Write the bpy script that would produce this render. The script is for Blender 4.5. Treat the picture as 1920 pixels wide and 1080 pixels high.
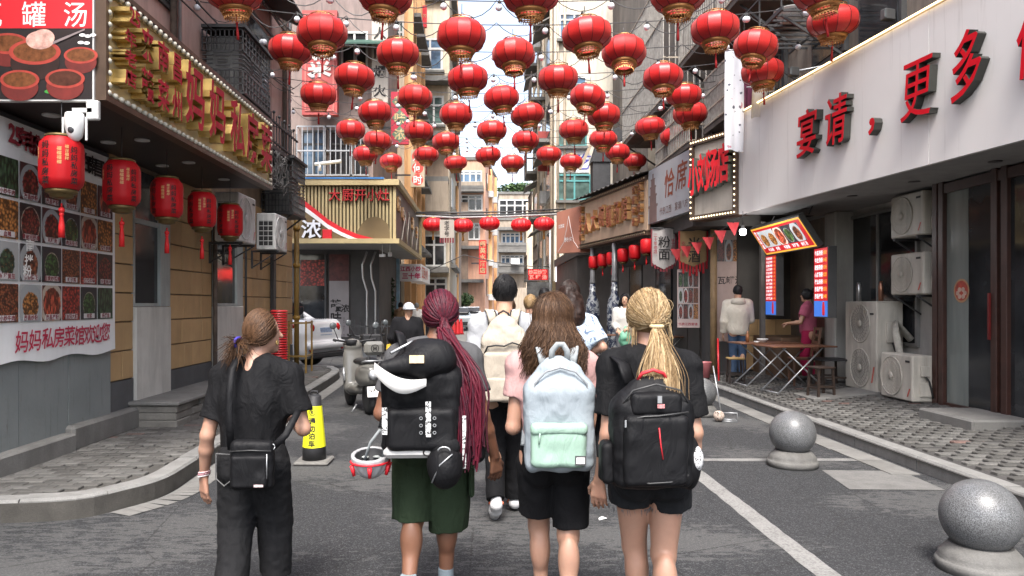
import bpy, bmesh, math, random
import numpy as np
from mathutils import Matrix, Vector, Euler
R = math.radians
rnd = random.Random(7)
SC = bpy.context.scene
COL = SC.collection
for o in list(bpy.data.objects):
 bpy.data.objects.remove(o)
# ---------------------------------------------------------------- camera
cam_d = bpy.data.cameras.new('camera')
cam_d.sensor_width = 36.0
cam_d.lens = 26.0                      # phone main camera
cam_d.shift_x = 55 / 1920              # street runs along +Y, lens is shifted slightly
cam_d.shift_y = 30 / 1920
cam_d.clip_start = 0.05
cam_d.clip_end = 3000
cam = bpy.data.objects.new('camera', cam_d)
cam.location = (0, 0, 1.62)
cam.rotation_euler = (R(90), 0, 0)
COL.objects.link(cam)
SC.camera = cam
# ---------------------------------------------------------------- sky, sun, exposure
SUN_EL, SUN_AZ = 58.0, 184.0           # azimuth clockwise from +Y : behind the camera, a little left
world = bpy.data.worlds.new('World')
SC.world = world
world.use_nodes = True
wn = world.node_tree
bg = wn.nodes['Background']
sky = wn.nodes.new('ShaderNodeTexSky')
sky.sky_type = 'NISHITA'
sky.sun_disc = False
sky.sun_elevation = R(SUN_EL)
sky.sun_rotation = R(SUN_AZ)
sky.altitude = 20
sky.air_density = 1.0
sky.dust_density = 4.0
sky.ozone_density = 1.0
hsv = wn.nodes.new('ShaderNodeHueSaturation')      # thin high cloud: the blue is washed out evenly
hsv.inputs['Saturation'].default_value = 0.68
wn.links.new(sky.outputs[0], hsv.inputs['Color'])
wn.links.new(hsv.outputs[0], bg.inputs[0])
bg.inputs[1].default_value = 0.15
sun_d = bpy.data.lights.new('sun', 'SUN')
sun_d.energy = 1.5
sun_d.angle = R(16)
sun_d.color = (1.0, 0.97, 0.93)
sun = bpy.data.objects.new('sun', sun_d)
sun.location = (0, -10, 30)
d = Vector((math.sin(R(SUN_AZ)) * math.cos(R(SUN_EL)), math.cos(R(SUN_AZ)) * math.cos(R(SUN_EL)), math.sin(R(SUN_EL))))
sun.rotation_euler = d.to_track_quat('Z', 'Y').to_euler()
COL.objects.link(sun)
SC.view_settings.view_transform = 'Standard'
SC.view_settings.look = 'None'
SC.view_settings.exposure = 1.82
SC.view_settings.gamma = 1.0
SC.view_settings.use_curve_mapping = False
SC.cycles.max_bounces = 6
SC.cycles.diffuse_bounces = 3
SC.cycles.glossy_bounces = 3
SC.cycles.transmission_bounces = 4
SC.cycles.transparent_max_bounces = 6
SC.cycles.caustics_reflective = False
SC.cycles.caustics_refractive = False
try:
 SC.cycles.use_denoising = True
except Exception:
 pass
# ---------------------------------------------------------------- helpers
FOC, HX, HY, HC = 1387.0, 905.0, 570.0, 1.62
def at(px, py, Y):                     # photo measurement -> point in the street at depth Y
 return Vector(((px - HX) * Y / FOC, Y, HC - (py - HY) * Y / FOC))
def pz(X, Y=0):                        # height of the right pavement (it falls to the kerb)
 return 0.13 + max(0.0, X - 4.2) * 0.10
def tag(o, label=None, cat=None, group=None, kind=None):
 if label: o['label'] = label
 if cat: o['category'] = cat
 if group: o['group'] = group
 if kind: o['kind'] = kind
 return o
def thing(name, label, cat, loc=(0, 0, 0), rz=0.0, group=None):
 o = bpy.data.objects.new(name, None)
 o.empty_display_size = 0.1
 o.location = loc
 o.rotation_euler = (0, 0, R(rz))
 COL.objects.link(o)
 return tag(o, label, cat, group)
def copy_tree(o, parent=None):
 c = o.copy()
 COL.objects.link(c)
 c.parent = parent
 for ch in o.children:
  copy_tree(ch, c)
 return c
def inst(name, me, parent=None, loc=(0, 0, 0), rot=(0, 0, 0), scale=(1, 1, 1)):
 o = bpy.data.objects.new(name, me)
 o.location = loc; o.rotation_euler = rot; o.scale = scale
 COL.objects.link(o)
 if parent: o.parent = parent
 return o
# ---- materials
MATS = {}
def _nt(name):
 m = bpy.data.materials.new(name)
 m.use_nodes = True
 nt = m.node_tree
 return m, nt, nt.nodes['Principled BSDF']
def mixc(nt, fac, a, b):
 n = nt.nodes.new('ShaderNodeMix'); n.data_type = 'RGBA'
 for s, v in ((n.inputs[0], fac), (n.inputs[6], a), (n.inputs[7], b)):
  if hasattr(v, 'is_linked'): nt.links.new(v, s)
  elif isinstance(v, (int, float)): s.default_value = v
  else: s.default_value = (*v[:3], 1)
 return n.outputs[2]
def ramp(nt, src, stops):
 n = nt.nodes.new('ShaderNodeValToRGB')
 e = n.color_ramp.elements
 while len(e) < len(stops): e.new(0.5)
 for k, (p, c) in enumerate(stops):
  e[k].position = p
  e[k].color = (c, c, c, 1) if isinstance(c, (int, float)) else (*c, 1)
 nt.links.new(src, n.inputs[0])
 return n.outputs[0]
def coord(nt, scale=(1, 1, 1), kind='Object', rot=(0, 0, 0)):
 t = nt.nodes.new('ShaderNodeTexCoord')
 mp = nt.nodes.new('ShaderNodeMapping')
 mp.inputs['Scale'].default_value = scale
 mp.inputs['Rotation'].default_value = rot
 nt.links.new(t.outputs[kind], mp.inputs[0])
 return mp.outputs[0]
def noise(nt, vec, scale, detail=4, rough=0.55, dist=0.0):
 n = nt.nodes.new('ShaderNodeTexNoise')
 n.inputs['Scale'].default_value = scale
 n.inputs['Detail'].default_value = detail
 n.inputs['Roughness'].default_value = rough
 n.inputs['Distortion'].default_value = dist
 nt.links.new(vec, n.inputs['Vector'])
 return n.outputs[0]
def voro(nt, vec, scale, feat='F1', out='Distance'):
 n = nt.nodes.new('ShaderNodeTexVoronoi')
 n.feature = feat
 n.inputs['Scale'].default_value = scale
 nt.links.new(vec, n.inputs['Vector'])
 return n.outputs[out]
def wave(nt, vec, scale, dist=1.0, detail=2, direction='X'):
 n = nt.nodes.new('ShaderNodeTexWave')
 n.bands_direction = direction
 n.inputs['Scale'].default_value = scale
 n.inputs['Distortion'].default_value = dist
 n.inputs['Detail'].default_value = detail
 nt.links.new(vec, n.inputs['Vector'])
 return n.outputs[0]
def mth(nt, op, a, b=0.0):
 n = nt.nodes.new('ShaderNodeMath'); n.operation = op
 for s, v in ((n.inputs[0], a), (n.inputs[1], b)):
  if isinstance(v, (int, float)): s.default_value = v
  else: nt.links.new(v, s)
 return n.outputs[0]
def bump(nt, bs, h, strength=0.3, dist=0.01):
 n = nt.nodes.new('ShaderNodeBump')
 n.inputs['Strength'].default_value = strength
 n.inputs['Distance'].default_value = dist
 nt.links.new(h, n.inputs['Height'])
 nt.links.new(n.outputs[0], bs.inputs['Normal'])
def sc(c, f):
 return tuple(min(1.0, x * f) for x in c)
def M(name, col, rough=0.6, var=0.18, vs=3.0, bmp=0.0, bs=60.0, metal=0.0, spec=0.5, emit=0.0, dirt=0.0, stretch=(1, 1, 1), sheen=0.0, alpha=1.0, coat=0.0, grain=0.0, gs=120.0, per=0.0):
 """plain procedural surface: base colour with soft variation, vertical grime, fine relief"""
 if name in MATS: return MATS[name]
 m, nt, b = _nt(name)
 v = coord(nt, stretch)
 n1 = noise(nt, v, vs, 5, 0.6)
 c = mixc(nt, ramp(nt, n1, [(0.3, 0.0), (0.7, 1.0)]), sc(col, 1 - var), sc(col, 1 + var))
 if grain:
  g = noise(nt, coord(nt), gs, 2, 0.7)
  c = mixc(nt, ramp(nt, g, [(0.35, 0.0), (0.65, grain)]), c, sc(col, 0.45))
 if dirt:
  vv = coord(nt, (2.2, 2.2, 0.35))
  n2 = noise(nt, vv, 2.3, 6, 0.65, 0.4)
  c = mixc(nt, ramp(nt, n2, [(0.45, 0.0), (0.75, dirt)]), c, (0.05, 0.045, 0.04))
 if per:
  oi = nt.nodes.new('ShaderNodeObjectInfo')
  c = mixc(nt, mth(nt, 'MULTIPLY', oi.outputs['Random'], per), c, sc(col, 0.4))
 nt.links.new(c, b.inputs['Base Color'])
 b.inputs['Roughness'].default_value = rough
 b.inputs['Metallic'].default_value = metal
 b.inputs['Specular IOR Level'].default_value = spec
 if sheen: b.inputs['Sheen Weight'].default_value = sheen
 if coat: b.inputs['Coat Weight'].default_value = coat
 if emit:
  nt.links.new(c, b.inputs['Emission Color']); b.inputs['Emission Strength'].default_value = emit
 if alpha < 1: b.inputs['Alpha'].default_value = alpha
 if bmp: bump(nt, b, noise(nt, coord(nt), bs, 4, 0.6), bmp, 0.01)
 MATS[name] = m
 return m
# ---- meshes
class MB:
 def __init__(s):
  s.v = []; s.f = []; s.mi = []; s.sm = []; s.uv = None
 def add(s, vs, fs, mi=0, sm=False):
  b = len(s.v)
  s.v += [tuple(p) for p in vs]
  for f in fs:
   s.f.append(tuple(b + i for i in f)); s.mi.append(mi); s.sm.append(sm)
  return s
 def box(s, c, d, rz=0.0, mi=0, m=None, bev=0.0):
  hx, hy, hz = d[0] / 2, d[1] / 2, d[2] / 2
  if bev:
   w = min(bev, hx * .9, hy * .9, hz * .9)
   vs = []; ix = {}
   for sx in (-1, 1):
    for sy in (-1, 1):
     for sz in (-1, 1):
      for a in range(3):
       p = [sx * (hx - w), sy * (hy - w), sz * (hz - w)]
       p[a] = (sx * hx, sy * hy, sz * hz)[a]
       ix[sx, sy, sz, a] = len(vs); vs.append(p)
   fs = []
   for a in range(3):
    o1, o2 = (a + 1) % 3, (a + 2) % 3
    for sg in (-1, 1):
     q = []
     for u, w2 in ((-1, -1), (1, -1), (1, 1), (-1, 1)):
      k = [0, 0, 0]; k[a] = sg; k[o1] = u; k[o2] = w2
      q.append(ix[k[0], k[1], k[2], a])
     fs.append(q if sg > 0 else q[::-1])
   for a in range(3):
    o1, o2 = (a + 1) % 3, (a + 2) % 3
    for u in (-1, 1):
     for w2 in (-1, 1):
      def K(t):
       k = [0, 0, 0]; k[a] = t; k[o1] = u; k[o2] = w2; return tuple(k)
      q = [ix[(*K(-1), o1)], ix[(*K(1), o1)], ix[(*K(1), o2)], ix[(*K(-1), o2)]]
      fs.append(q if u * w2 < 0 else q[::-1])
   for sx in (-1, 1):
    for sy in (-1, 1):
     for sz in (-1, 1):
      q = [ix[sx, sy, sz, 0], ix[sx, sy, sz, 1], ix[sx, sy, sz, 2]]
      fs.append(q if sx * sy * sz > 0 else q[::-1])
  else:
   vs = [(x, y, z) for x in (-hx, hx) for y in (-hy, hy) for z in (-hz, hz)]
   fs = [(0, 1, 3, 2), (4, 6, 7, 5), (0, 4, 5, 1), (2, 3, 7, 6), (0, 2, 6, 4), (1, 5, 7, 3)]
  if m is not None: vs = [m @ Vector(p) for p in vs]
  elif rz:
   ca, sa = math.cos(rz), math.sin(rz)
   vs = [(p[0] * ca - p[1] * sa, p[0] * sa + p[1] * ca, p[2]) for p in vs]
  return s.add([(p[0] + c[0], p[1] + c[1], p[2] + c[2]) for p in vs], fs, mi)
 def bx(s, x0, x1, y0, y1, z0, z1, mi=0, bev=0.0):
  return s.box(((x0 + x1) / 2, (y0 + y1) / 2, (z0 + z1) / 2), (abs(x1 - x0), abs(y1 - y0), abs(z1 - z0)), 0, mi, None, bev)
 def tube(s, pts, r, n=6, mi=0, caps=True, closed=False, flat=None, sm=True):
  pts = [Vector(p) for p in pts]
  N = len(pts)
  rs = r if isinstance(r, (list, tuple)) else [r] * N
  base = len(s.v)
  prev = None
  for i, p in enumerate(pts):
   a = pts[i - 1] if (i or closed) else p
   b = pts[(i + 1) % N] if (i < N - 1 or closed) else p
   t = (b - a)
   t = t.normalized() if t.length > 1e-9 else Vector((0, 0, 1))
   if prev is None:
    u = Vector((0, 0, 1)) if abs(t.z) < .9 else Vector((1, 0, 0))
    if flat is not None: u = Vector(flat[2]) if len(flat) > 2 else u
   else: u = prev
   u = (u - t * u.dot(t))
   u = u.normalized() if u.length > 1e-6 else t.orthogonal().normalized()
   w = t.cross(u); prev = u
   fu, fw = (flat[0], flat[1]) if flat else (1, 1)
   for k in range(n):
    an = 2 * math.pi * k / n + (math.pi / n if n == 4 else 0)
    s.v.append(tuple(p + u * (math.cos(an) * rs[i] * fu) + w * (math.sin(an) * rs[i] * fw)))
  rng = N if closed else N - 1
  for i in range(rng):
   for k in range(n):
    a = base + i * n + k; b2 = base + i * n + (k + 1) % n
    j = (i + 1) % N
    c2 = base + j * n + (k + 1) % n; d2 = base + j * n + k
    s.f.append((a, b2, c2, d2)); s.mi.append(mi); s.sm.append(sm and n > 4)
  if caps and not closed:
   s.f.append(tuple(base + k for k in range(n))[::-1]); s.mi.append(mi); s.sm.append(False)
   s.f.append(tuple(base + (N - 1) * n + k for k in range(n))); s.mi.append(mi); s.sm.append(False)
  return s
 def lathe(s, prof, n=24, c=(0, 0, 0), mi=0, sm=True, m=None, caps=True):
  base = len(s.v)
  for (r, z) in prof:
   for k in range(n):
    a = 2 * math.pi * k / n
    p = Vector((r * math.cos(a), r * math.sin(a), z))
    if m is not None: p = m @ p
    s.v.append((p[0] + c[0], p[1] + c[1], p[2] + c[2]))
  for i in range(len(prof) - 1):
   for k in range(n):
    s.f.append((base + i * n + k, base + i * n + (k + 1) % n, base + (i + 1) * n + (k + 1) % n, base + (i + 1) * n + k))
    s.mi.append(mi); s.sm.append(sm)
  if caps:
   s.f.append(tuple(base + k for k in range(n))[::-1]); s.mi.append(mi); s.sm.append(False)
   L = base + (len(prof) - 1) * n
   s.f.append(tuple(L + k for k in range(n))); s.mi.append(mi); s.sm.append(False)
  return s
 def ball(s, c, r, n=10, m2=6, mi=0, sq=(1, 1, 1)):
  b = len(s.v); fs = []
  vs = [(0, 0, -1)]
  for i in range(1, m2):
   t = math.pi * i / m2
   for k in range(n):
    a = 2 * math.pi * k / n
    vs.append((math.sin(t) * math.cos(a), math.sin(t) * math.sin(a), -math.cos(t)))
  vs.append((0, 0, 1))
  L = len(vs) - 1
  for k in range(n):
   fs.append((0, 1 + (k + 1) % n, 1 + k)); fs.append((L, L - n + k, L - n + (k + 1) % n))
  for i in range(m2 - 2):
   for k in range(n):
    a = 1 + i * n
    fs.append((a + k, a + (k + 1) % n, a + n + (k + 1) % n, a + n + k))
  return s.add([(c[0] + r * sq[0] * p[0], c[1] + r * sq[1] * p[1], c[2] + r * sq[2] * p[2]) for p in vs], fs, mi, True)
 def prism(s, poly, h0, h1, axis='z', mi=0):
  """extrude a 2-D outline (ccw) between h0 and h1 along an axis"""
  def P(a, b, h):
   return (a, b, h) if axis == 'z' else ((a, h, b) if axis == 'y' else (h, a, b))
  n = len(poly)
  vs = [P(a, b, h0) for a, b in poly] + [P(a, b, h1) for a, b in poly]
  fs = [tuple(range(n))[::-1], tuple(range(n, 2 * n))] + [(k, (k + 1) % n, n + (k + 1) % n, n + k) for k in range(n)]
  return s.add(vs, fs, mi)
 def quad(s, a, b, c, d, mi=0):
  return s.add([a, b, c, d], [(0, 1, 2, 3)], mi)
 def xf(s, m):
  s.v = [tuple(m @ Vector(p)) for p in s.v]
  return s
 def mesh(s, name, mats, fix=True):
  me = bpy.data.meshes.new(name)
  me.from_pydata(s.v, [], s.f)
  for m in (mats if isinstance(mats, (list, tuple)) else [mats]): me.materials.append(m)
  me.polygons.foreach_set('material_index', s.mi)
  me.polygons.foreach_set('use_smooth', s.sm)
  if fix and len(s.f) < 60000:
   bm = bmesh.new(); bm.from_mesh(me)
   bmesh.ops.recalc_face_normals(bm, faces=bm.faces)
   bm.to_mesh(me); bm.free()
  me.update()
  return me
 def build(s, name, mats, parent=None, world=False, loc=(0, 0, 0), rot=(0, 0, 0)):
  if world and parent is not None:
   L = parent.location
   if abs(parent.rotation_euler.z) > 1e-6:
    im = (Matrix.Translation(L) @ parent.rotation_euler.to_matrix().to_4x4()).inverted()
    s.v = [tuple(im @ Vector(p)) for p in s.v]
   else:
    s.v = [(p[0] - L.x, p[1] - L.y, p[2] - L.z) for p in s.v]
  return inst(name, s.mesh(name, mats), parent, loc, rot)
def one(name, mb, mats, label, cat, group=None, kind=None):
 return tag(mb.build(name, mats), label, cat, group, kind)
# ---- lettering
GL = {}
def glyph(ch, bold=0.0, depth=0.0, shear=0.0, res=2):
 k = (ch, bold, depth, shear, res)
 if k not in GL:
  c = bpy.data.curves.new('glyph', 'FONT')
  c.body = ch; c.resolution_u = res; c.offset = bold; c.extrude = depth / 2; c.shear = shear
  c.fill_mode = 'BOTH' if depth else 'FRONT'
  o = bpy.data.objects.new('glyph', c)
  me = o.to_mesh()
  vs = [tuple(v.co) for v in me.vertices]; fs = [tuple(p.vertices) for p in me.polygons]
  nz = [p.normal.z for p in me.polygons]
  o.to_mesh_clear()
  bpy.data.objects.remove(o); bpy.data.curves.remove(c)
  if vs:
   xs = [v[0] for v in vs]; ys = [v[1] for v in vs]
   bb = (min(xs), max(xs), min(ys), max(ys))
  else: bb = (0, .4, 0, .4)
  GL[k] = (vs, fs, nz, bb)
 return GL[k]
def put_glyph(mb, ch, cx, cz, w, h, y=-0.003, bold=0.0, depth=0.0, shear=0.0, two=False, fill=True, res=2):
 """one character centred at (cx,cz) in board space (x right, z up, front towards -y)"""
 if ch == ' ': return
 vs, fs, nz, bb = glyph(ch, bold, round(depth / max(h, .01), 4) if depth else 0.0, shear, res)
 cjk = ord(ch) > 0x2E80 and ch not in '，。'
 if cjk:
  sx, sz = w / 1.0, h / 1.0
  ox, oz = 0.5, 0.38
 else:
  sx = sz = h / 0.9
  if w < 0.6 * h: sx = w / max(.05, (bb[1] - bb[0]))
  ox, oz = (bb[0] + bb[1]) / 2, 0.36
 V = [(cx + (p[0] - ox) * sx, y - p[2] * h - (depth / 2 if depth else 0), cz + (p[1] - oz) * sz) for p in vs]
 b = len(mb.v)
 mb.v += V
 for f, z in zip(fs, nz):
  mb.f.append(tuple(b + i for i in f))
  mb.mi.append(0 if (not two or z > .5) else 1); mb.sm.append(False)
def text(parent, s, x, z, size, mat, y=-0.003, bold=0.0, gap=1.0, vertical=False, aspect=1.0, shear=0.0, name='lettering', lat=0.55, res=2):
 """flat print: one mesh. x,z is the centre of the first character's left edge / top"""
 mb = MB(); cx, cz = x, z
 for ch in s:
  w = size * aspect
  cjk = ord(ch) > 0x2E80
  adv = w if (cjk or vertical) else w * lat
  if vertical:
   put_glyph(mb, ch, x + w / 2, cz - size / 2, w, size, y, bold, 0, shear, res=res); cz -= size * gap
  else:
   put_glyph(mb, ch, cx + adv / 2, z, w if cjk else adv * .9, size, y, bold, 0, shear, res=res); cx += adv * gap
 if not mb.v: return None
 me = mb.mesh(name, mat, fix=False)
 return inst(name, me, parent)
def letters(parent, s, pts, w, h, mats, depth, y=0.0, bold=0.0, shear=0.0, name='letter', res=2):
 """raised characters, each its own part; pts are centres (x,z)"""
 out = []
 for ch, (x, z) in zip(s, pts):
  if ch == ' ': continue
  mb = MB(); put_glyph(mb, ch, 0, 0, w, h, 0.0, bold, depth, shear, True, res=res)
  me = mb.mesh(name, mats, fix=False)
  out.append(inst(name, me, parent, (x, y, z)))
 return out
# ---- organic shapes: signed distance field + surface nets
def _noise3(P, f, seed):
 r = np.random.RandomState(seed)
 G = r.rand(16, 16, 16).astype(np.float32)
 q = P * f
 i = np.floor(q).astype(np.int32); t = (q - i).astype(np.float32); t = t * t * (3 - 2 * t)
 i0 = i & 15; i1 = (i + 1) & 15
 x0, y0, z0 = i0[..., 0], i0[..., 1], i0[..., 2]; x1, y1, z1 = i1[..., 0], i1[..., 1], i1[..., 2]
 tx, ty, tz = t[..., 0], t[..., 1], t[..., 2]
 a = G[x0, y0, z0] * (1 - tx) + G[x1, y0, z0] * tx; b = G[x0, y1, z0] * (1 - tx) + G[x1, y1, z0] * tx
 c = G[x0, y0, z1] * (1 - tx) + G[x1, y0, z1] * tx; d = G[x0, y1, z1] * (1 - tx) + G[x1, y1, z1] * tx
 return ((a * (1 - ty) + b * ty) * (1 - tz) + (c * (1 - ty) + d * ty) * tz) - 0.5
class SDF:
 def __init__(s, lo, hi, h):
  s.lo = np.array(lo, float); s.h = h
  s.n = np.maximum(4, np.ceil((np.array(hi, float) - s.lo) / h).astype(int) + 1)
  s.F = np.full(s.n, 1.0, np.float32)
 def _sub(s, lo, hi):
  a = np.clip(np.floor((np.array(lo) - s.lo) / s.h).astype(int), 0, s.n)
  b = np.clip(np.ceil((np.array(hi) - s.lo) / s.h).astype(int) + 1, 0, s.n)
  if (b <= a).any(): return None, None
  ax = [s.lo[i] + s.h * np.arange(a[i], b[i]) for i in range(3)]
  P = np.stack(np.meshgrid(*ax, indexing='ij'), -1).astype(np.float32)
  return tuple(slice(a[i], b[i]) for i in range(3)), P
 def _put(s, sl, D, k, op):
  A = s.F[sl]
  if op == 'add':
   if k > 0:
    t = np.clip(0.5 + 0.5 * (A - D) / k, 0, 1)
    s.F[sl] = A * (1 - t) + D * t - k * t * (1 - t)
   else: s.F[sl] = np.minimum(A, D)
  elif op == 'sub':
   if k > 0:
    t = np.clip(0.5 - 0.5 * (A + D) / k, 0, 1)
    s.F[sl] = A * (1 - t) - D * t + k * t * (1 - t)
   else: s.F[sl] = np.maximum(A, -D)
  elif op == 'int': s.F[sl] = np.maximum(A, D)
 def rc(s, p0, p1, r0, r1=None, k=0.02, op='add', sq=(1, 1, 1), flat=False):
  r1 = r0 if r1 is None else r1
  p0 = np.array(p0, np.float32); p1 = np.array(p1, np.float32)
  pad = max(r0, r1) / min(sq) + k + 2 * s.h + .01
  sl, P = s._sub(np.minimum(p0, p1) - pad, np.maximum(p0, p1) + pad)
  if sl is None: return s
  d = p1 - p0
  t = np.clip(((P - p0) @ d) / max(1e-9, float(d @ d)), 0, 1)[..., None]
  q = (P - p0 - t * d) * np.array(sq, np.float32)
  D = np.sqrt((q * q).sum(-1)) - (r0 + (r1 - r0) * t[..., 0])
  if flat:
   L = math.sqrt(float(d @ d)); D = np.maximum(D, ((P - p1) @ d) / L)
  s._put(sl, D, k, op)
  return s
 def el(s, c, r, k=0.02, op='add', rot=None):
  c = np.array(c, np.float32); r = np.array(r, np.float32)
  pad = float(r.max()) + k + 2 * s.h + .01
  sl, P = s._sub(c - pad, c + pad)
  if sl is None: return s
  q = P - c
  if rot is not None: q = q @ np.array(Euler([R(a) for a in rot]).to_matrix(), np.float32)
  k0 = np.sqrt(((q / r) ** 2).sum(-1)); k1 = np.sqrt(((q / (r * r)) ** 2).sum(-1))
  D = k0 * (k0 - 1) / np.maximum(k1, 1e-6)
  s._put(sl, D, k, op)
  return s
 def bx(s, c, hf, rad=0.01, k=0.01, op='add', rot=None):
  c = np.array(c, np.float32); hf = np.array(hf, np.float32) - rad
  pad = float(np.linalg.norm(hf)) + rad + k + 2 * s.h + .01
  sl, P = s._sub(c - pad, c + pad)
  if sl is None: return s
  q = P - c
  if rot is not None: q = q @ np.array(Euler([R(a) for a in rot]).to_matrix(), np.float32)
  q = np.abs(q) - hf
  D = np.sqrt((np.maximum(q, 0) ** 2).sum(-1)) + np.minimum(q.max(-1), 0) - rad
  s._put(sl, D, k, op)
  return s
 def plane(s, p, n, k=0.0):                 # keep the side the normal points away from
  n = np.array(n, np.float32); n /= np.linalg.norm(n)
  ax = [s.lo[i] + s.h * np.arange(s.n[i]) for i in range(3)]
  D = (ax[0][:, None, None] - p[0]) * n[0] + (ax[1][None, :, None] - p[1]) * n[1] + (ax[2][None, None, :] - p[2]) * n[2]
  s.F = np.maximum(s.F, D.astype(np.float32))
  return s
 def rough(s, amp, f, seed=1, st=(1, 1, 1)):
  sl, P = s._sub(s.lo, s.lo + s.h * s.n)
  s.F = s.F + amp * 2 * _noise3(P * np.array(st, np.float32) + 50, f, seed)[:s.n[0], :s.n[1], :s.n[2]]
  return s
 def mesh(s, name, mats, smooth=True, tint=None):
  F = s.F; I = F < 0
  n = s.n
  cs = np.zeros(tuple(n - 1), np.int8)
  for a in (0, 1):
   for b in (0, 1):
    for c in (0, 1):
     cs += I[a:n[0] - 1 + a, b:n[1] - 1 + b, c:n[2] - 1 + c]
  act = (cs > 0) & (cs < 8)
  idx = np.argwhere(act)
  ids = -np.ones(act.shape, np.int64); ids[act] = np.arange(len(idx))
  acc = np.zeros((len(idx), 3)); cnt = np.zeros(len(idx))
  for ax in range(3):
   o = [(0, 0, 0)] * 4
   u, w = (ax + 1) % 3, (ax + 2) % 3
   for du in (0, 1):
    for dw in (0, 1):
     off = np.zeros(3, int); off[u] = du; off[w] = dw
     i0 = idx + off; i1 = i0.copy(); i1[:, ax] += 1
     f0 = F[i0[:, 0], i0[:, 1], i0[:, 2]]; f1 = F[i1[:, 0], i1[:, 1], i1[:, 2]]
     m = (f0 < 0) != (f1 < 0)
     t = np.where(m, f0 / np.where(m, f0 - f1, 1), 0)
     p = i0.astype(float); p[:, ax] += t
     acc[m] += p[m]; cnt[m] += 1
  V = s.lo + s.h * acc / np.maximum(cnt, 1)[:, None]
  Q = []
  for ax in range(3):
   u, w = (ax + 1) % 3, (ax + 2) % 3
   sh = [slice(1, -1)] * 3; sh[ax] = slice(0, n[ax] - 1)
   sh2 = list(sh); sh2[ax] = slice(1, n[ax])
   A = I[tuple(sh)]; B = I[tuple(sh2)]
   for flip, mk in ((False, A & ~B), (True, ~A & B)):
    e = np.argwhere(mk)
    if not len(e): continue
    e[:, u] += 1; e[:, w] += 1
    def cid(du, dw):
     k = e.copy(); k[:, u] -= du; k[:, w] -= dw
     return ids[k[:, 0], k[:, 1], k[:, 2]]
    q = np.stack([cid(1, 1), cid(0, 1), cid(0, 0), cid(1, 0)], 1)
    Q.append(q[:, ::-1] if flip else q)
  Q = np.concatenate(Q) if Q else np.zeros((0, 4), int)
  Q = Q[(Q >= 0).all(1)]
  me = bpy.data.meshes.new(name)
  me.vertices.add(len(V)); me.vertices.foreach_set('co', V.astype(np.float32).ravel())
  me.loops.add(len(Q) * 4); me.loops.foreach_set('vertex_index', Q.astype(np.int32).ravel())
  me.polygons.add(len(Q))
  me.polygons.foreach_set('loop_start', np.arange(0, len(Q) * 4, 4, dtype=np.int32))
  me.polygons.foreach_set('loop_total', np.full(len(Q), 4, np.int32))
  for m in (mats if isinstance(mats, (list, tuple)) else [mats]): me.materials.append(m)
  me.polygons.foreach_set('use_smooth', np.ones(len(Q), bool))
  me.update(calc_edges=True)
  me.validate()
  return me
 def build(s, name, mats, parent=None, loc=(0, 0, 0), rot=(0, 0, 0)):
  return inst(name, s.mesh(name, mats), parent, loc, rot)
# ================================================================ ground
def asphalt():
 m, nt, b = _nt('asphalt')
 v = coord(nt)
 base = mixc(nt, noise(nt, v, 1.1, 5, .6), (0.011, 0.012, 0.014), (0.0205, 0.0215, 0.0238))
 vs = coord(nt, (0.55, 1.0, 1))
 big = noise(nt, vs, 0.55, 2, .5, .3)
 fine = noise(nt, coord(nt, (2.4, 7, 1)), 2.6, 6, .75)
 mask = ramp(nt, mth(nt, 'ADD', mth(nt, 'MULTIPLY', big, 1.15), mth(nt, 'MULTIPLY', fine, .75)), [(0.985, 0.0), (1.06, 1.0)])
 c = mixc(nt, mth(nt, 'MULTIPLY', mask, .6), base, (0.085, 0.084, 0.082))
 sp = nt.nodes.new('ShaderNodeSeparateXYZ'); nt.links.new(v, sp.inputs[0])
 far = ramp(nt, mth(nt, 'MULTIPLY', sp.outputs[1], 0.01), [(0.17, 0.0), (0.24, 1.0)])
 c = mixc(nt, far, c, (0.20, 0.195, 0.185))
 sk = ramp(nt, noise(nt, v, 260, 2, .7), [(0.56, 0.0), (0.72, 1.0)])
 c = mixc(nt, mth(nt, 'MULTIPLY', sk, .55), c, (0.26, 0.26, 0.25))
 tar = ramp(nt, noise(nt, coord(nt, (1, .25, 1)), .8, 3, .6, 1.2), [(0.60, 0.0), (0.66, .22)])
 c = mixc(nt, tar, c, (0.022, 0.022, 0.024))
 cr = ramp(nt, mth(nt, 'ADD', voro(nt, coord(nt, (1, .8, 1)), .7, 'DISTANCE_TO_EDGE'), mth(nt, 'MULTIPLY', noise(nt, v, 7, 4, .7), .02)), [(0.011, .75), (0.016, 0.0)])
 c = mixc(nt, cr, c, (0.012, 0.012, 0.012))
 ag = voro(nt, v, 130, 'F1', 'Color')
 sa = nt.nodes.new('ShaderNodeSeparateColor'); nt.links.new(ag, sa.inputs[0])
 c = mixc(nt, ramp(nt, sa.outputs[0], [(0.72, 0.0), (0.95, .5)]), c, (0.13, 0.132, 0.135))
 nt.links.new(c, b.inputs['Base Color'])
 b.inputs['Roughness'].default_value = .82
 b.inputs['Specular IOR Level'].default_value = .35
 bump(nt, b, mth(nt, 'ADD', noise(nt, v, 190, 3, .7), mth(nt, 'MULTIPLY', noise(nt, v, 9, 4, .6), .8)), .55, .008)
 return m
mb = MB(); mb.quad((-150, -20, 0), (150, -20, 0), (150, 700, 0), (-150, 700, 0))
road = mb.build('road', asphalt()); tag(road, 'worn grey asphalt street running between the shops', 'road', kind='structure')
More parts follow.
